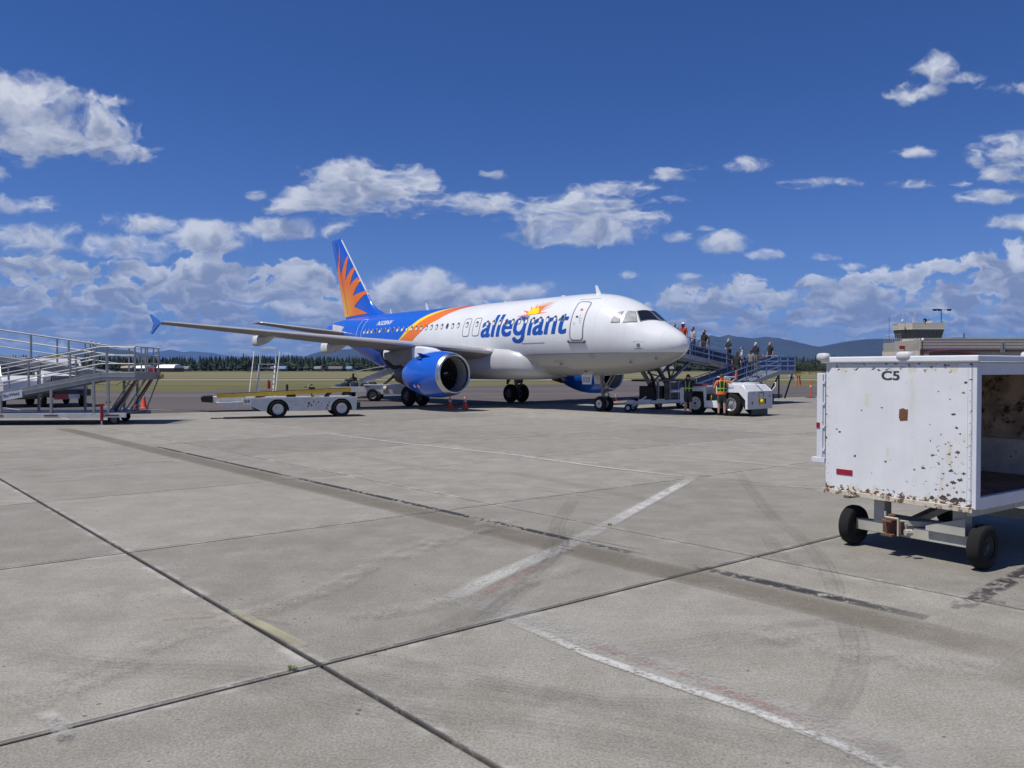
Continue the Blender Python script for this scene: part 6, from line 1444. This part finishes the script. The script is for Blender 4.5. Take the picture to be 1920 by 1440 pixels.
pax(1418, 'P', 'white haired passenger in a white mask and dark jacket at the turn of the ramp', toward_door-.3, H=1.78, shirt=(.025, .025, .03), pants=(.25, .2, .15), hair=(.65, .63, .6), mask=(.75, .76, .76), longsleeve=True, lean=.05, arms={'L': ((.26, -.05, 1.15), (.12, -.24, 1.0)), 'R': ((-.26, -.05, 1.15), (-.12, -.24, 1.0))})
pax(1444, 'P', 'sandy haired passenger in a black t-shirt standing on the end landing', toward_door-.5, H=1.84, shirt=(.014, .014, .016), pants=(.02, .025, .045), hair=(.30, .19, .09), mask=(.45, .33, .2))
p = on_ramp(1321.5, 'U'); s = MB(); s.loft([[(w*math.cos(a), .2+d*math.sin(a), z) for a in np.linspace(0, 2*math.pi, 15)[:-1]] for z, w, d in ((1.0, .13, .07), (1.08, .16, .10), (1.3, .16, .10), (1.44, .12, .07))]); bp_ = s.build('backpack', cloth('pack_grey', (.12, .12, .13)), None, True); bp_.location = p; bp_.rotation_euler = (0, 0, toward_door-.3); tag(bp_, 'grey backpack on the back of the bearded passenger in black', 'backpack')
p = on_ramp(1425, 'P'); s = MB(); s.box((-.16, -.1, .75), (.16, .1, 1.02)); sh_ = s.build('tote_bag', cloth('tote_cream', (.5, .42, .28)), None, bevel=.03); sh_.location = p+Vector((-.1, -.35, .0)); tag(sh_, 'cream tote bag held by the white haired passenger', 'bag')
# ------------------------------------------------------------------ control tower and terminal
D_T = 120.0
def at(px, py, D=D_T): return gd(px, py, D)
SID = M('tan_metal_siding', (.58, .52, .44), .7, var=.06); SIDL = M('light_tan_siding', (.52, .49, .41), .7, var=.06); MAR = M('maroon_trim', (.13, .035, .045), .5)
tm = thing('terminal_building', 'long tan siding terminal building with maroon gable trim behind the cart', 'building', (at(1725, 692).x, D_T, 0), 0)
ztop = at(1725, 635.5).z; zmid = at(1725, 655).z; X0_ = at(1725, 692).x
def lx(px): return at(px, 692).x-X0_
s = MB(); s.box((0, .15, 0), (60, 8, ztop-.1)); s.build('wall', M('terminal_lower_wall', (.52, .47, .42), .7), tm)
n = 7
for i in range(n):
    z0 = zmid+(ztop-zmid)*i/n; z1 = zmid+(ztop-zmid)*(i+1)/n-.03; s = MB(); s.box((-.02, -.06-(.03 if i % 2 else 0), z0), (60, .15, z1)); s.build('siding_board', SID if i < n-1 else SIDL, tm)
s = MB(); s.box((-.05, -.12, ztop-.05), (60, .3, ztop+.12)); s.build('parapet_cap', SIDL, tm)
s = MB(); s.box((0, -.03, zmid-.35), (60, .15, zmid-.03)); s.build('soffit_band', M('soffit_brown', (.12, .075, .065), .8), tm)
# angled wing to the left
wl = lx(1657); XW = 697/1500*128-X0_; zl0, zl1 = at(1657, 659, 128).z, at(1657, 643.5, 128).z
for i in range(6):
    f0, f1 = i/6, (i+1)/6-.02
    s = MB(); a0_ = Vector((XW, 8, zl0+(zl1-zl0)*f0)); a1_ = Vector((XW, 8, zl0+(zl1-zl0)*f1)); c0_ = Vector((0, 0, zmid-.1+(ztop-zmid)*f0)); c1_ = Vector((0, 0, zmid-.1+(ztop-zmid)*f1))
    s.add([a0_, c0_, c1_, a1_, a0_+Vector((0, .3, 0)), c0_+Vector((0, .3, 0)), c1_+Vector((0, .3, 0)), a1_+Vector((0, .3, 0))], [(0, 1, 2, 3), (7, 6, 5, 4), (0, 4, 5, 1), (3, 2, 6, 7), (0, 3, 7, 4), (1, 5, 6, 2)]); s.build('siding_board', M('wing_siding_grey', (.34, .32, .29), .7, var=.06), tm)
s = MB(); s.add([(XW, 8.1, 0), (0, .1, 0), (0, .1, zmid), (XW, 8.1, zl0), (XW, 8.6, 0), (0, 8.6, 0), (0, 8.6, zmid), (XW, 8.6, zl0)], [(0, 1, 2, 3), (4, 7, 6, 5), (0, 3, 7, 4), (3, 2, 6, 7)]); s.build('wall', M('terminal_lower_wall'), tm)
s = MB(); a = Vector((XW*.62, 3.6, (zmid+ztop)/2-.7)); s.box((a.x-.45, a.y, a.z), (a.x+.55, a.y+.1, a.z+.55)); s.build('red_sign', M('sign_red', (.35, .03, .04), .5), tm, loc=(0, -.35, 0))
for k in range(9):
    x = XW*(1-k*.06); y = 8*(1-k*.06); zz = zl1+(ztop-.1-zl1)*(k*.06); s = MB(); s.bar((x, y, zz), (x, y, zz+.95), .05); s.build('roof_rail_post', STEEL, tm)
s = MB(); s.bar((XW, 8, zl1+.95), (XW*.5, 4, zl1+1.3), .05); s.build('roof_rail', STEEL, tm)
# gable
g0, g1, g2 = lx(1728), lx(1768), lx(1845); zg0, zg1, zg2 = at(1728, 658).z, at(1768, 655.5).z, at(1845, 668).z
s = MB(); s.prism([(g0, zg0-.1), (g1, zg1), (g2, zg2), (g2, zg2-.25), (g1, zg1-.38), (g0, zg0-.4)], (0, -2.4, 0), (1, 0, 0), (0, 0, 1), (0, 2.2, 0)); s.build('gable_trim', MAR, tm)
s = MB(); s.prism([(g0, zg0-.45), (g1, zg1-.42), (g2, zg2-.3), (g2, 0), (g0, 0)], (0, -2.0, 0), (1, 0, 0), (0, 0, 1), (0, 1.9, 0)); s.build('gable_wall', M('gable_wall_grey', (.2, .18, .19), .7), tm)
vx = lx(1877); s = MB(); s.box((vx-.22, -.55, zmid-.2), (vx-.06, -.1, ztop-.5)); s.box((vx+.06, -.55, zmid-.2), (vx+.22, -.1, ztop-.5)); s.box((vx-.22, -.55, zmid-.5), (vx+.22, -.1, zmid-.2)); s.build('exhaust_vent', M('galvanised', (.35, .36, .38), .4, .6), tm)
s = MB(); s.tube((lx(1828), 3, ztop), (lx(1828), 3, ztop+1.0), .09, 0, 8); s.build('vent_pipe', M('pipe_navy', (.03, .06, .14), .5), tm)
s = MB(); s.tube((lx(1726), -.5, zmid-1), (lx(1726), -.5, ztop-.1), .07); s.tube((lx(1726), -.5, ztop-.2), (lx(1723), -.9, ztop-.15), .05); s.ell((lx(1724), -.9, ztop-.15), (.2, .2, .25), 1); s.build('security_camera', [DARK, WPRINT], tm, True)
# tower cab
tw = thing('control_tower', 'squat airport control tower cab with dark slanted windows above the terminal', 'control tower', (at(1724, 692).x, D_T+6, 0), 0)
def tx(px): return at(px, 692, D_T+6).x-at(1724, 692).x*(D_T+6)/D_T*0-at(1724, 692).x
TZ = lambda py: at(1724, py, D_T+6).z
ox = at(1724, 692, D_T+6).x-at(1724, 692).x
def oct_ring(x0, x1, z, dep): 
    c = .22*(x1-x0); return [(x0+c, 0, z), (x1-c*.25, 0, z), (x1, c*.5, z), (x1, dep, z), (x0, dep, z), (x0, c, z)]
b0x, b1x, t0x, t1x = tx(1696), tx(1768), tx(1692), tx(1775)
s = MB(); s.loft([oct_ring(b0x+.2, b1x-.2, 0, 2.9), oct_ring(b0x+.2, b1x-.2, TZ(634), 2.9)]); s.build('tower_base', SIDL, tw)
R0, R1_ = oct_ring(b0x, b1x, TZ(633.5), 3.0), oct_ring(t0x+.12, t1x-.12, TZ(617.5), 3.3)
s = MB(); s.loft([R0, R1_]); cb = s.build('cab_glazing', M('tower_glass', (.030, .036, .038), .12, var=.3, scale=.6), tw)
for i in range(6):
    k = 8 if i == 0 else (3 if i in (5, 2) else 1)
    A_0, A_1, B_0, B_1 = Vector(R0[i]), Vector(R0[(i+1) % 6]), Vector(R1_[i]), Vector(R1_[(i+1) % 6])
    for j in range(k):
        f = j/k; s = MB(); s.bar(A_0.lerp(A_1, f)+Vector((0, -.03, 0)), B_0.lerp(B_1, f)+Vector((0, -.03, 0)), .07, .06); s.build('mullion', M('mullion_dark', (.05, .05, .05), .5), tw)
for i in range(4):
    za, zb_ = TZ(617.5)+(TZ(606)-TZ(617.5))*i/4, TZ(617.5)+(TZ(606)-TZ(617.5))*(i+1)/4-.02
    s = MB(); s.loft([oct_ring(t0x-.02*(i % 2), t1x, za, 3.4), oct_ring(t0x-.02*(i % 2), t1x, zb_, 3.4)]); s.build('fascia_board', SIDL if i else SID, tw)
s = MB(); s.loft([oct_ring(t0x-.06, t1x+.06, TZ(606), 3.5), oct_ring(t0x-.06, t1x+.06, TZ(605), 3.5)]); s.build('roof_cap', M('roof_cap_light', (.5, .5, .45), .6), tw)
def mast(px, py0, py1, r=.04, nm='aerial', y=.6, mat=None): s = MB(); s.tube((tx(px), y, TZ(py0)), (tx(px), y, TZ(py1)), r, 0, 6); return s.build(nm, mat or M('aerial_white', (.6, .6, .6), .5), tw)
mast(1696, 606, 580, .04); mast(1718, 606, 583, .035); mast(1715, 604, 594, .09); mast(1670, 640, 595, .03, mat=DARK); mast(1771, 618, 601, .03, mat=DARK)
s = MB(); s.ell((tx(1694), .5, TZ(601)), (.15, .15, .2)); s.build('radome', WPRINT, tw, True)
s = MB(); c = (tx(1734), .1, TZ(601)); s.lathe([(-.12, .1), (-.05, .28), (.05, .34), (.08, .34)], c, (.2, -1, .2), 16); s.tube(c, (c[0], c[1]+.2, c[2]-.5), .05); s.build('dish_aerial', DARK, tw)
s = MB(); s.box((tx(1740), .4, TZ(605)), (tx(1749), 1.4, TZ(600.5))); s.box((tx(1742), .5, TZ(600.5)), (tx(1747), 1.2, TZ(599)), 1); s.build('rooftop_unit', [WPRINT, DARK], tw)
# apron light mast behind
lm = thing('light_mast', 'apron floodlight mast with three dark lamp heads above the tower roof', 'light mast', (at(1764, 692, 140).x, 140, 0), 0)
zt = at(1764, 580, 140).z; s = MB(); s.tube((0, 0, 0), (0, 0, zt), .12, 0, 10, .06); s.build('pole', DARK, lm, True)
s = MB(); s.tube((-1.4, 0, zt-.05), (1.6, 0, zt-.05), .04); s.build('crossbar', DARK, lm)
for x in (-1.15, -.35, 1.35): s = MB(); s.loft([[(x-.32, -.3, zt), (x+.32, -.3, zt), (x+.32, .3, zt+.1), (x-.32, .3, zt+.1)], [(x-.2, -.2, zt-.3), (x+.2, -.2, zt-.3), (x+.2, .2, zt-.25), (x-.2, .2, zt-.25)]]); s.build('lamp_head', BLK, lm)
# ------------------------------------------------------------------ airfield furniture far right
def small(name, label, cat, p, parts, rz=0):
    t = thing(name, label, cat, p, rz)
    for nm, mt, fn in parts: s = MB(); fn(s); s.build(nm, mt, t)
    return t
OR2 = M('marker_orange', (.75, .10, .03), .5)
small('delineator_post', 'orange delineator post with white bands standing on the apron left of the cart', 'post', gp(1520, 746), [('post', OR2, lambda s: s.tube((0, 0, .05), (0, 0, 1.25), .05, 0, 10, .04)), ('base', M('delineator_base', (.25, .06, .04), .7), lambda s: s.box((-.28, -.28, 0), (.28, .28, .06))), ('white_band', WPRINT, lambda s: s.tube((0, 0, .8), (0, 0, .92), .052, 0, 10))])
small('wind_marker', 'yellow airfield marker frame on orange legs in the grass left of the cart', 'marker', gp(1497, 723.5), [('head', M('marker_yellow', (.62, .42, .04), .5), lambda s: s.box((-.3, -.25, 1.25), (.3, .25, 1.85))), ('leg', OR2, lambda s: s.tube((-.25, 0, 0), (-.1, 0, 1.3), .08)), ('leg', OR2, lambda s: s.tube((.3, 0, 0), (.1, 0, 1.3), .08)), ('top_cap', DARK, lambda s: s.box((-.55, -.3, 1.85), (.55, .3, 1.95)))])
small('utility_cabinet', 'small pale cabinet in the grass near the yellow marker frame', 'cabinet', gp(1484, 716), [('cabinet', M('cabinet_pale', (.45, .43, .42), .6), lambda s: s.box((-.3, -.3, 0), (.3, .3, .9))), ('cap', WPRINT, lambda s: s.box((-.4, -.4, .9), (.4, .4, 1.0)))])
small('airfield_sign', 'tiny dark airfield sign standing in the meadow left of the ladder', 'sign', gp(467, 700), [('panel', DARK, lambda s: s.box((-.8, -.1, .9), (.8, .1, 2.6))), ('leg', DARK, lambda s: s.box((-.6, -.05, 0), (-.5, .05, .9)))])
# red fire engine far beyond the fuselage
q = gp(1014, 709); fe_ = thing('fire_engine', 'distant red fire engine seen under the fuselage', 'fire engine', q, R(12))
s = MB(); s.box((-3, -1.2, .9), (1.4, 1.2, 2.6)); s.build('body', M('engine_red', (.42, .02, .02), .4), fe_, bevel=.1)
s = MB(); s.box((1.45, -1.2, .8), (3.4, 1.2, 2.7)); s.build('cab', M('engine_red'), fe_, bevel=.15)
s = MB(); s.box((-3, -1.23, 1.6), (1.4, -1.2, 1.9)); s.build('white_stripe', WPRINT, fe_)
for x in (-2, 2.2):
    for y in (-1.1, 1.1): wheel(fe_, (x, y, .55), .55, .35, HUBD)
# ------------------------------------------------------------------ distant buildings
def shed(px0, px1, D, h, roofh, wall, roof, label, dep=20, name='hangar'):
    x0, x1 = gd(px0, 692, D).x, gd(px1, 692, D).x; w = x1-x0; t = thing(name, label, 'building', (x0, D, 0), 0)
    s = MB(); s.box((0, 0, 0), (w, dep, h)); s.build('wall', wall, t)
    s = MB(); s.prism([(-.8, h-.2), (-.8+dep*.1, h+roofh), (dep/2, h+roofh+.6), (dep+.8, h-.2)], (-.8, 0, 0), (0, 1, 0), (0, 0, 1), (w+1.6, 0, 0)); s.build('roof', roof, t)
    for k in range(max(1, int(w/12))): s = MB(); s.box((3+k*12, -.1, .2), (9+k*12, -.02, h*.7)); s.build('door', M('shed_door', (.12, .12, .13), .6), t)
    return t
WR = M('white_metal_roof', (.72, .73, .74), .4); BRW = M('brown_shed_wall', (.16, .11, .09), .8)
shed(296, 325, 620, 3.2, 2.0, BRW, WR, 'long low shed with a white metal roof before the trees right of the ramp')
shed(254, 272, 650, 3, 1.6, BRW, WR, 'small white roofed shed glimpsed through the ramp handrails')
shed(228, 246, 660, 3.2, 1.2, BRW, M('tan_roof', (.35, .28, .2), .8), 'tan roofed shed left of the small white roofed shed')
shed(-60, 40, 420, 6, 2, M('tan_building_wall', (.42, .33, .2), .8), M('orange_brown_roof', (.38, .2, .09), .8), 'tan building with an orange brown roof above the ramp at the far left', 30, 'airport_building')
for i, (a, b_, lb) in enumerate(((328, 352, 'low pale house row first right of the long white roofed shed'), (508, 516, 'pale cottage at the tree edge left of centre'), (520, 534, 'wide cream house at the tree edge'), (590, 600, 'grey house at the tree edge left of the tailplane shadow'), (617, 640, 'long low house with pale roof before the woods'), (650, 658, 'small white house before the woods beyond the baggage dolly'), (1240, 1262, 'pale blue roofed building beyond the aircraft nose'))):
    shed(a, b_, 760+i*6, 2.6, 1.6, M('house_wall_%d' % (i % 3), [(.2, .19, .17), (.15, .13, .12), (.3, .3, .29)][i % 3], .8), M('house_roof_%d' % (i % 3), [(.26, .25, .24), (.17, .15, .14), (.2, .3, .45)][i % 3 if i < 6 else 2], .7), lb, 9, 'house')
# ------------------------------------------------------------------ woods
def conifers():
    r = random.Random(3); V = []; F = []; mi = []
    def tree(x, y, h, w, broad, m):
        n = 6; o = len(V)
        if not broad:
            L = 4
            for k in range(L):
                z0 = h*(.02+.8*k/L); z1 = min(h, z0+h*.34); ww = w*(1-k/L*.86)*r.uniform(.85, 1.15); a0 = r.uniform(0, 6.28); b = len(V)
                for i in range(n):
                    a = a0+6.283*i/n; q = ww*r.uniform(.65, 1.2); V.append((x+q*math.cos(a), y+q*math.sin(a), z0-r.uniform(0, .5)))
                V.append((x+r.uniform(-.1, .1), y, z1)); V.append((x, y, z0+.2))
                for i in range(n): F.append((b+i, b+(i+1) % n, b+n)); F.append((b+(i+1) % n, b+i, b+n+1)); mi.extend([m, m])
        else:
            for k in range(5):
                cx, cy, cz = x+r.uniform(-w, w)*.6, y+r.uniform(-w, w)*.6, h*r.uniform(.35, .8); s_ = w*r.uniform(.5, .9); b = len(V)
                for zz, q in ((-.7, .6), (0, 1), (.65, .7)):
                    for i in range(n): a = 6.283*i/n+zz; V.append((cx+s_*q*math.cos(a)*r.uniform(.8, 1.2), cy+s_*q*math.sin(a), cz+s_*zz*r.uniform(.8, 1.2)))
                V.append((cx, cy, cz+s_*r.uniform(.9, 1.1)))
                for l in range(2):
                    for i in range(n): F.append((b+l*n+i, b+l*n+(i+1) % n, b+(l+1)*n+(i+1) % n, b+(l+1)*n+i)); mi.append(m)
                for i in range(n): F.append((b+2*n+i, b+2*n+(i+1) % n, b+3*n)); mi.append(m)
    for row, (D, n) in enumerate(((820, 420), (838, 420), (858, 420), (885, 380), (920, 380))):
        for i in range(n):
            px = -250+2350*(i+r.random())/n; y = D+r.uniform(-12, 12); x = (px-960)/1500*y
            u = mn.noise(Vector((px*.012, row*.3, 0))); base = 14.2+3.0*u+row*.7
            broad = r.random() < (.30 if row == 0 else .06) or (px > 1150 and r.random() < .4)
            h = base*r.uniform(.82, 1.14) if not broad else base*r.uniform(.4, .6)
            if r.random() < .03 and not broad: h *= 1.22
            tree(x, y, h, (4.0 if not broad else 4.6)*r.uniform(.8, 1.3), broad, r.choice((0, 0, 1, 1, 2)) if not broad else r.choice((3, 3, 2)))
    me = bpy.data.meshes.new('forest'); me.from_pydata(V, [], F)
    for nm, c in (('fir_dark', (.012, .024, .011)), ('fir_mid', (.018, .032, .014)), ('fir_light', (.025, .042, .017)), ('broadleaf', (.032, .052, .02))): me.materials.append(M(nm, c, .9, var=.3, scale=.3))
    me.polygons.foreach_set('material_index', mi); me.update()
    o = link('forest', me); tag(o, 'dark conifer wood along the far side of the airfield', 'wood', kind='stuff')
conifers()
s = MB(); s.add([(-1400, 900, 0), (1400, 900, 0), (1400, 930, 10), (-1400, 930, 10)], [(0, 1, 2, 3)]); s.add([(-1400, 930, 10), (1400, 930, 10), (1400, 1300, 11), (-1400, 1300, 11)], [(0, 1, 2, 3)]); struct(s.build('wooded_ground', M('fir_dark')))
def leafy_tree(px, D, h, w, label, seed):
    r = random.Random(seed); p = gd(px, 692, D); t = thing('broadleaf_tree', label, 'tree', (p.x, D, 0), 0, 'broadleaf trees at the right of the airfield')
    s = MB(); s.tube((0, 0, 0), (0, 0, h*.5), h*.035, 0, 8, h*.02)
    for k in range(5): a = k*1.3; s.tube((0, 0, h*.35), (w*.4*math.cos(a), w*.4*math.sin(a), h*.7), h*.014, 0, 5, h*.006)
    s.build('trunk', M('bark', (.08, .06, .045), .9), t)
    V = []; F = []; mi = []
    cl = [(r.uniform(-.6, .6)*w, r.uniform(-.6, .6)*w, h*r.uniform(.28, .82), w*r.uniform(.28, .46)) for _ in range(12)]
    for (cx, cy, cz, rr) in cl:
        for _ in range(170):
            v = Vector((r.gauss(0, 1), r.gauss(0, 1), r.gauss(0, 1))).normalized()*rr*r.uniform(.55, 1.05); c = Vector((cx, cy, cz))+v
            a = Vector((r.gauss(0, 1), r.gauss(0, 1), r.gauss(0, 1))).normalized(); b = a.cross(v).normalized() if v.length else a; q = r.uniform(.12, .26)*h*.09
            o = len(V); V.extend([c-a*q, c+b*q, c+a*q, c-b*q]); F.append((o, o+1, o+2, o+3)); mi.append(r.choice((0, 1, 1, 2)))
    me = bpy.data.meshes.new('crown'); me.from_pydata(V, [], F)
    for nm, c in (('leaf_dark', (.022, .038, .016)), ('leaf_mid', (.036, .06, .022)), ('leaf_light', (.055, .085, .03))): me.materials.append(M(nm, c, .8, var=.25, scale=1))
    me.polygons.foreach_set('material_index', mi); link('crown', me, t)
leafy_tree(1495, 330, 5.6, 3.0, 'tall dark broadleaf tree, leftmost behind the yellow marker', 1); leafy_tree(1506, 345, 5.0, 3.2, 'rounded tree directly above the yellow marker', 2)
leafy_tree(1517, 320, 3.9, 2.6, 'low bushy tree between the rounded tree and the cart edge', 3); leafy_tree(1530, 335, 3.4, 2.8, 'low pale green bush close to the cart edge', 4); leafy_tree(1545, 350, 4.2, 3, 'broadleaf tree hidden in part by the cart', 5)
# ------------------------------------------------------------------ mountains
def ridge(D, depth, pts, name, seed, col):
    r = random.Random(seed); N = 260; K = 14; px0, px1 = pts[0][0], pts[-1][0]
    P = np.array(pts); V = []; F = []
    for k in range(K+1):
        t = k/K
        for i in range(N+1):
            px = px0+(px1-px0)*i/N; py = float(np.interp(px, P[:, 0], P[:, 1]))
            hr = (692-py)/1500*D+2.1; x = (px-960)/1500*D
            if t <= .6: u = t/.6; prof_ = u**1.25
            else: prof_ = 1-((t-.6)/.4)*.6
            y = D-depth*.6+depth*t
            nz = mn.fractal(Vector((x/depth*3.2, y/depth*3.2, seed)), 1.0, 2.1, 6)
            rg_ = abs(mn.noise(Vector((x/depth*6, y/depth*2.2, seed+5))))
            z = hr*prof_*(1+.10*nz*(1 if t < .58 else .25))-hr*.22*rg_*math.sin(math.pi*min(t/.6, 1))+ (hr*.02*nz if abs(t-.6) < .04 else 0)
            V.append((x*(1+.0*t), y, z-.5 if k else -40))
    for k in range(K):
        for i in range(N): a = k*(N+1)+i; F.append((a, a+1, a+N+2, a+N+1))
    me = bpy.data.meshes.new(name); me.from_pydata(V, [], F); me.materials.append(col); me.polygons.foreach_set('use_smooth', [True]*len(F)); struct(link(name, me))
MT = M('mountain_forest', (.016, .025, .020), .95, var=.35, scale=.002)
ridge(26000, 5000, [(-300, 672), (100, 670), (200, 664), (250, 662), (300, 657), (325, 655), (345, 659), (365, 657), (395, 659), (420, 664), (460, 668), (500, 667), (540, 665), (580, 668), (640, 664), (760, 668), (900, 672)], 'mountain', 1, MT)
ridge(11000, 2600, [(-500, 660), (-200, 664), (40, 672), (100, 664), (150, 653), (175, 649), (195, 648), (215, 652), (250, 657), (275, 665), (305, 674), (340, 690)], 'mountain', 2, MT)
ridge(15000, 3000, [(540, 690), (562, 672), (590, 661), (612, 655), (640, 652), (700, 650), (760, 654), (860, 656), (960, 664), (1080, 690)], 'mountain', 3, MT)
ridge(12500, 3600, [(1120, 690), (1180, 668), (1250, 652), (1300, 640), (1330, 626), (1347, 628.5), (1363, 624.5), (1380, 628), (1410, 633), (1430, 632), (1463, 636), (1500, 640), (1535, 646), (1580, 655), (1640, 668), (1720, 690)], 'mountain', 4, MT)
ridge(10500, 3000, [(1380, 690), (1440, 672), (1500, 655), (1540, 647), (1590, 637), (1630, 631), (1657, 630), (1720, 634), (1800, 628), (1900, 640), (2000, 636), (2200, 650), (2500, 645)], 'mountain', 5, MT)
# ------------------------------------------------------------------ air
HZ = MB(); HZ.box((-21000, -2500, -1.5), (21000, 31500, 1500)); hz = HZ.build('haze', M('unused_haze')) ; hz.data.materials.clear()
hm = bpy.data.materials.new('haze_air'); hm.use_nodes = True; hn = hm.node_tree; hn.nodes.clear()
ho = hn.nodes.new('ShaderNodeOutputMaterial'); pv = hn.nodes.new('ShaderNodeVolumePrincipled'); pv.inputs['Color'].default_value = (.24, .46, 1.0, 1); pv.inputs['Density'].default_value = 3.6e-5; pv.inputs['Anisotropy'].default_value = 0.0
hn.links.new(pv.outputs[0], ho.inputs['Volume']); hz.data.materials.append(hm); hz['kind'] = 'stuff'; hz['label'] = 'thin blue air between the apron and the mountains'; hz['category'] = 'haze'
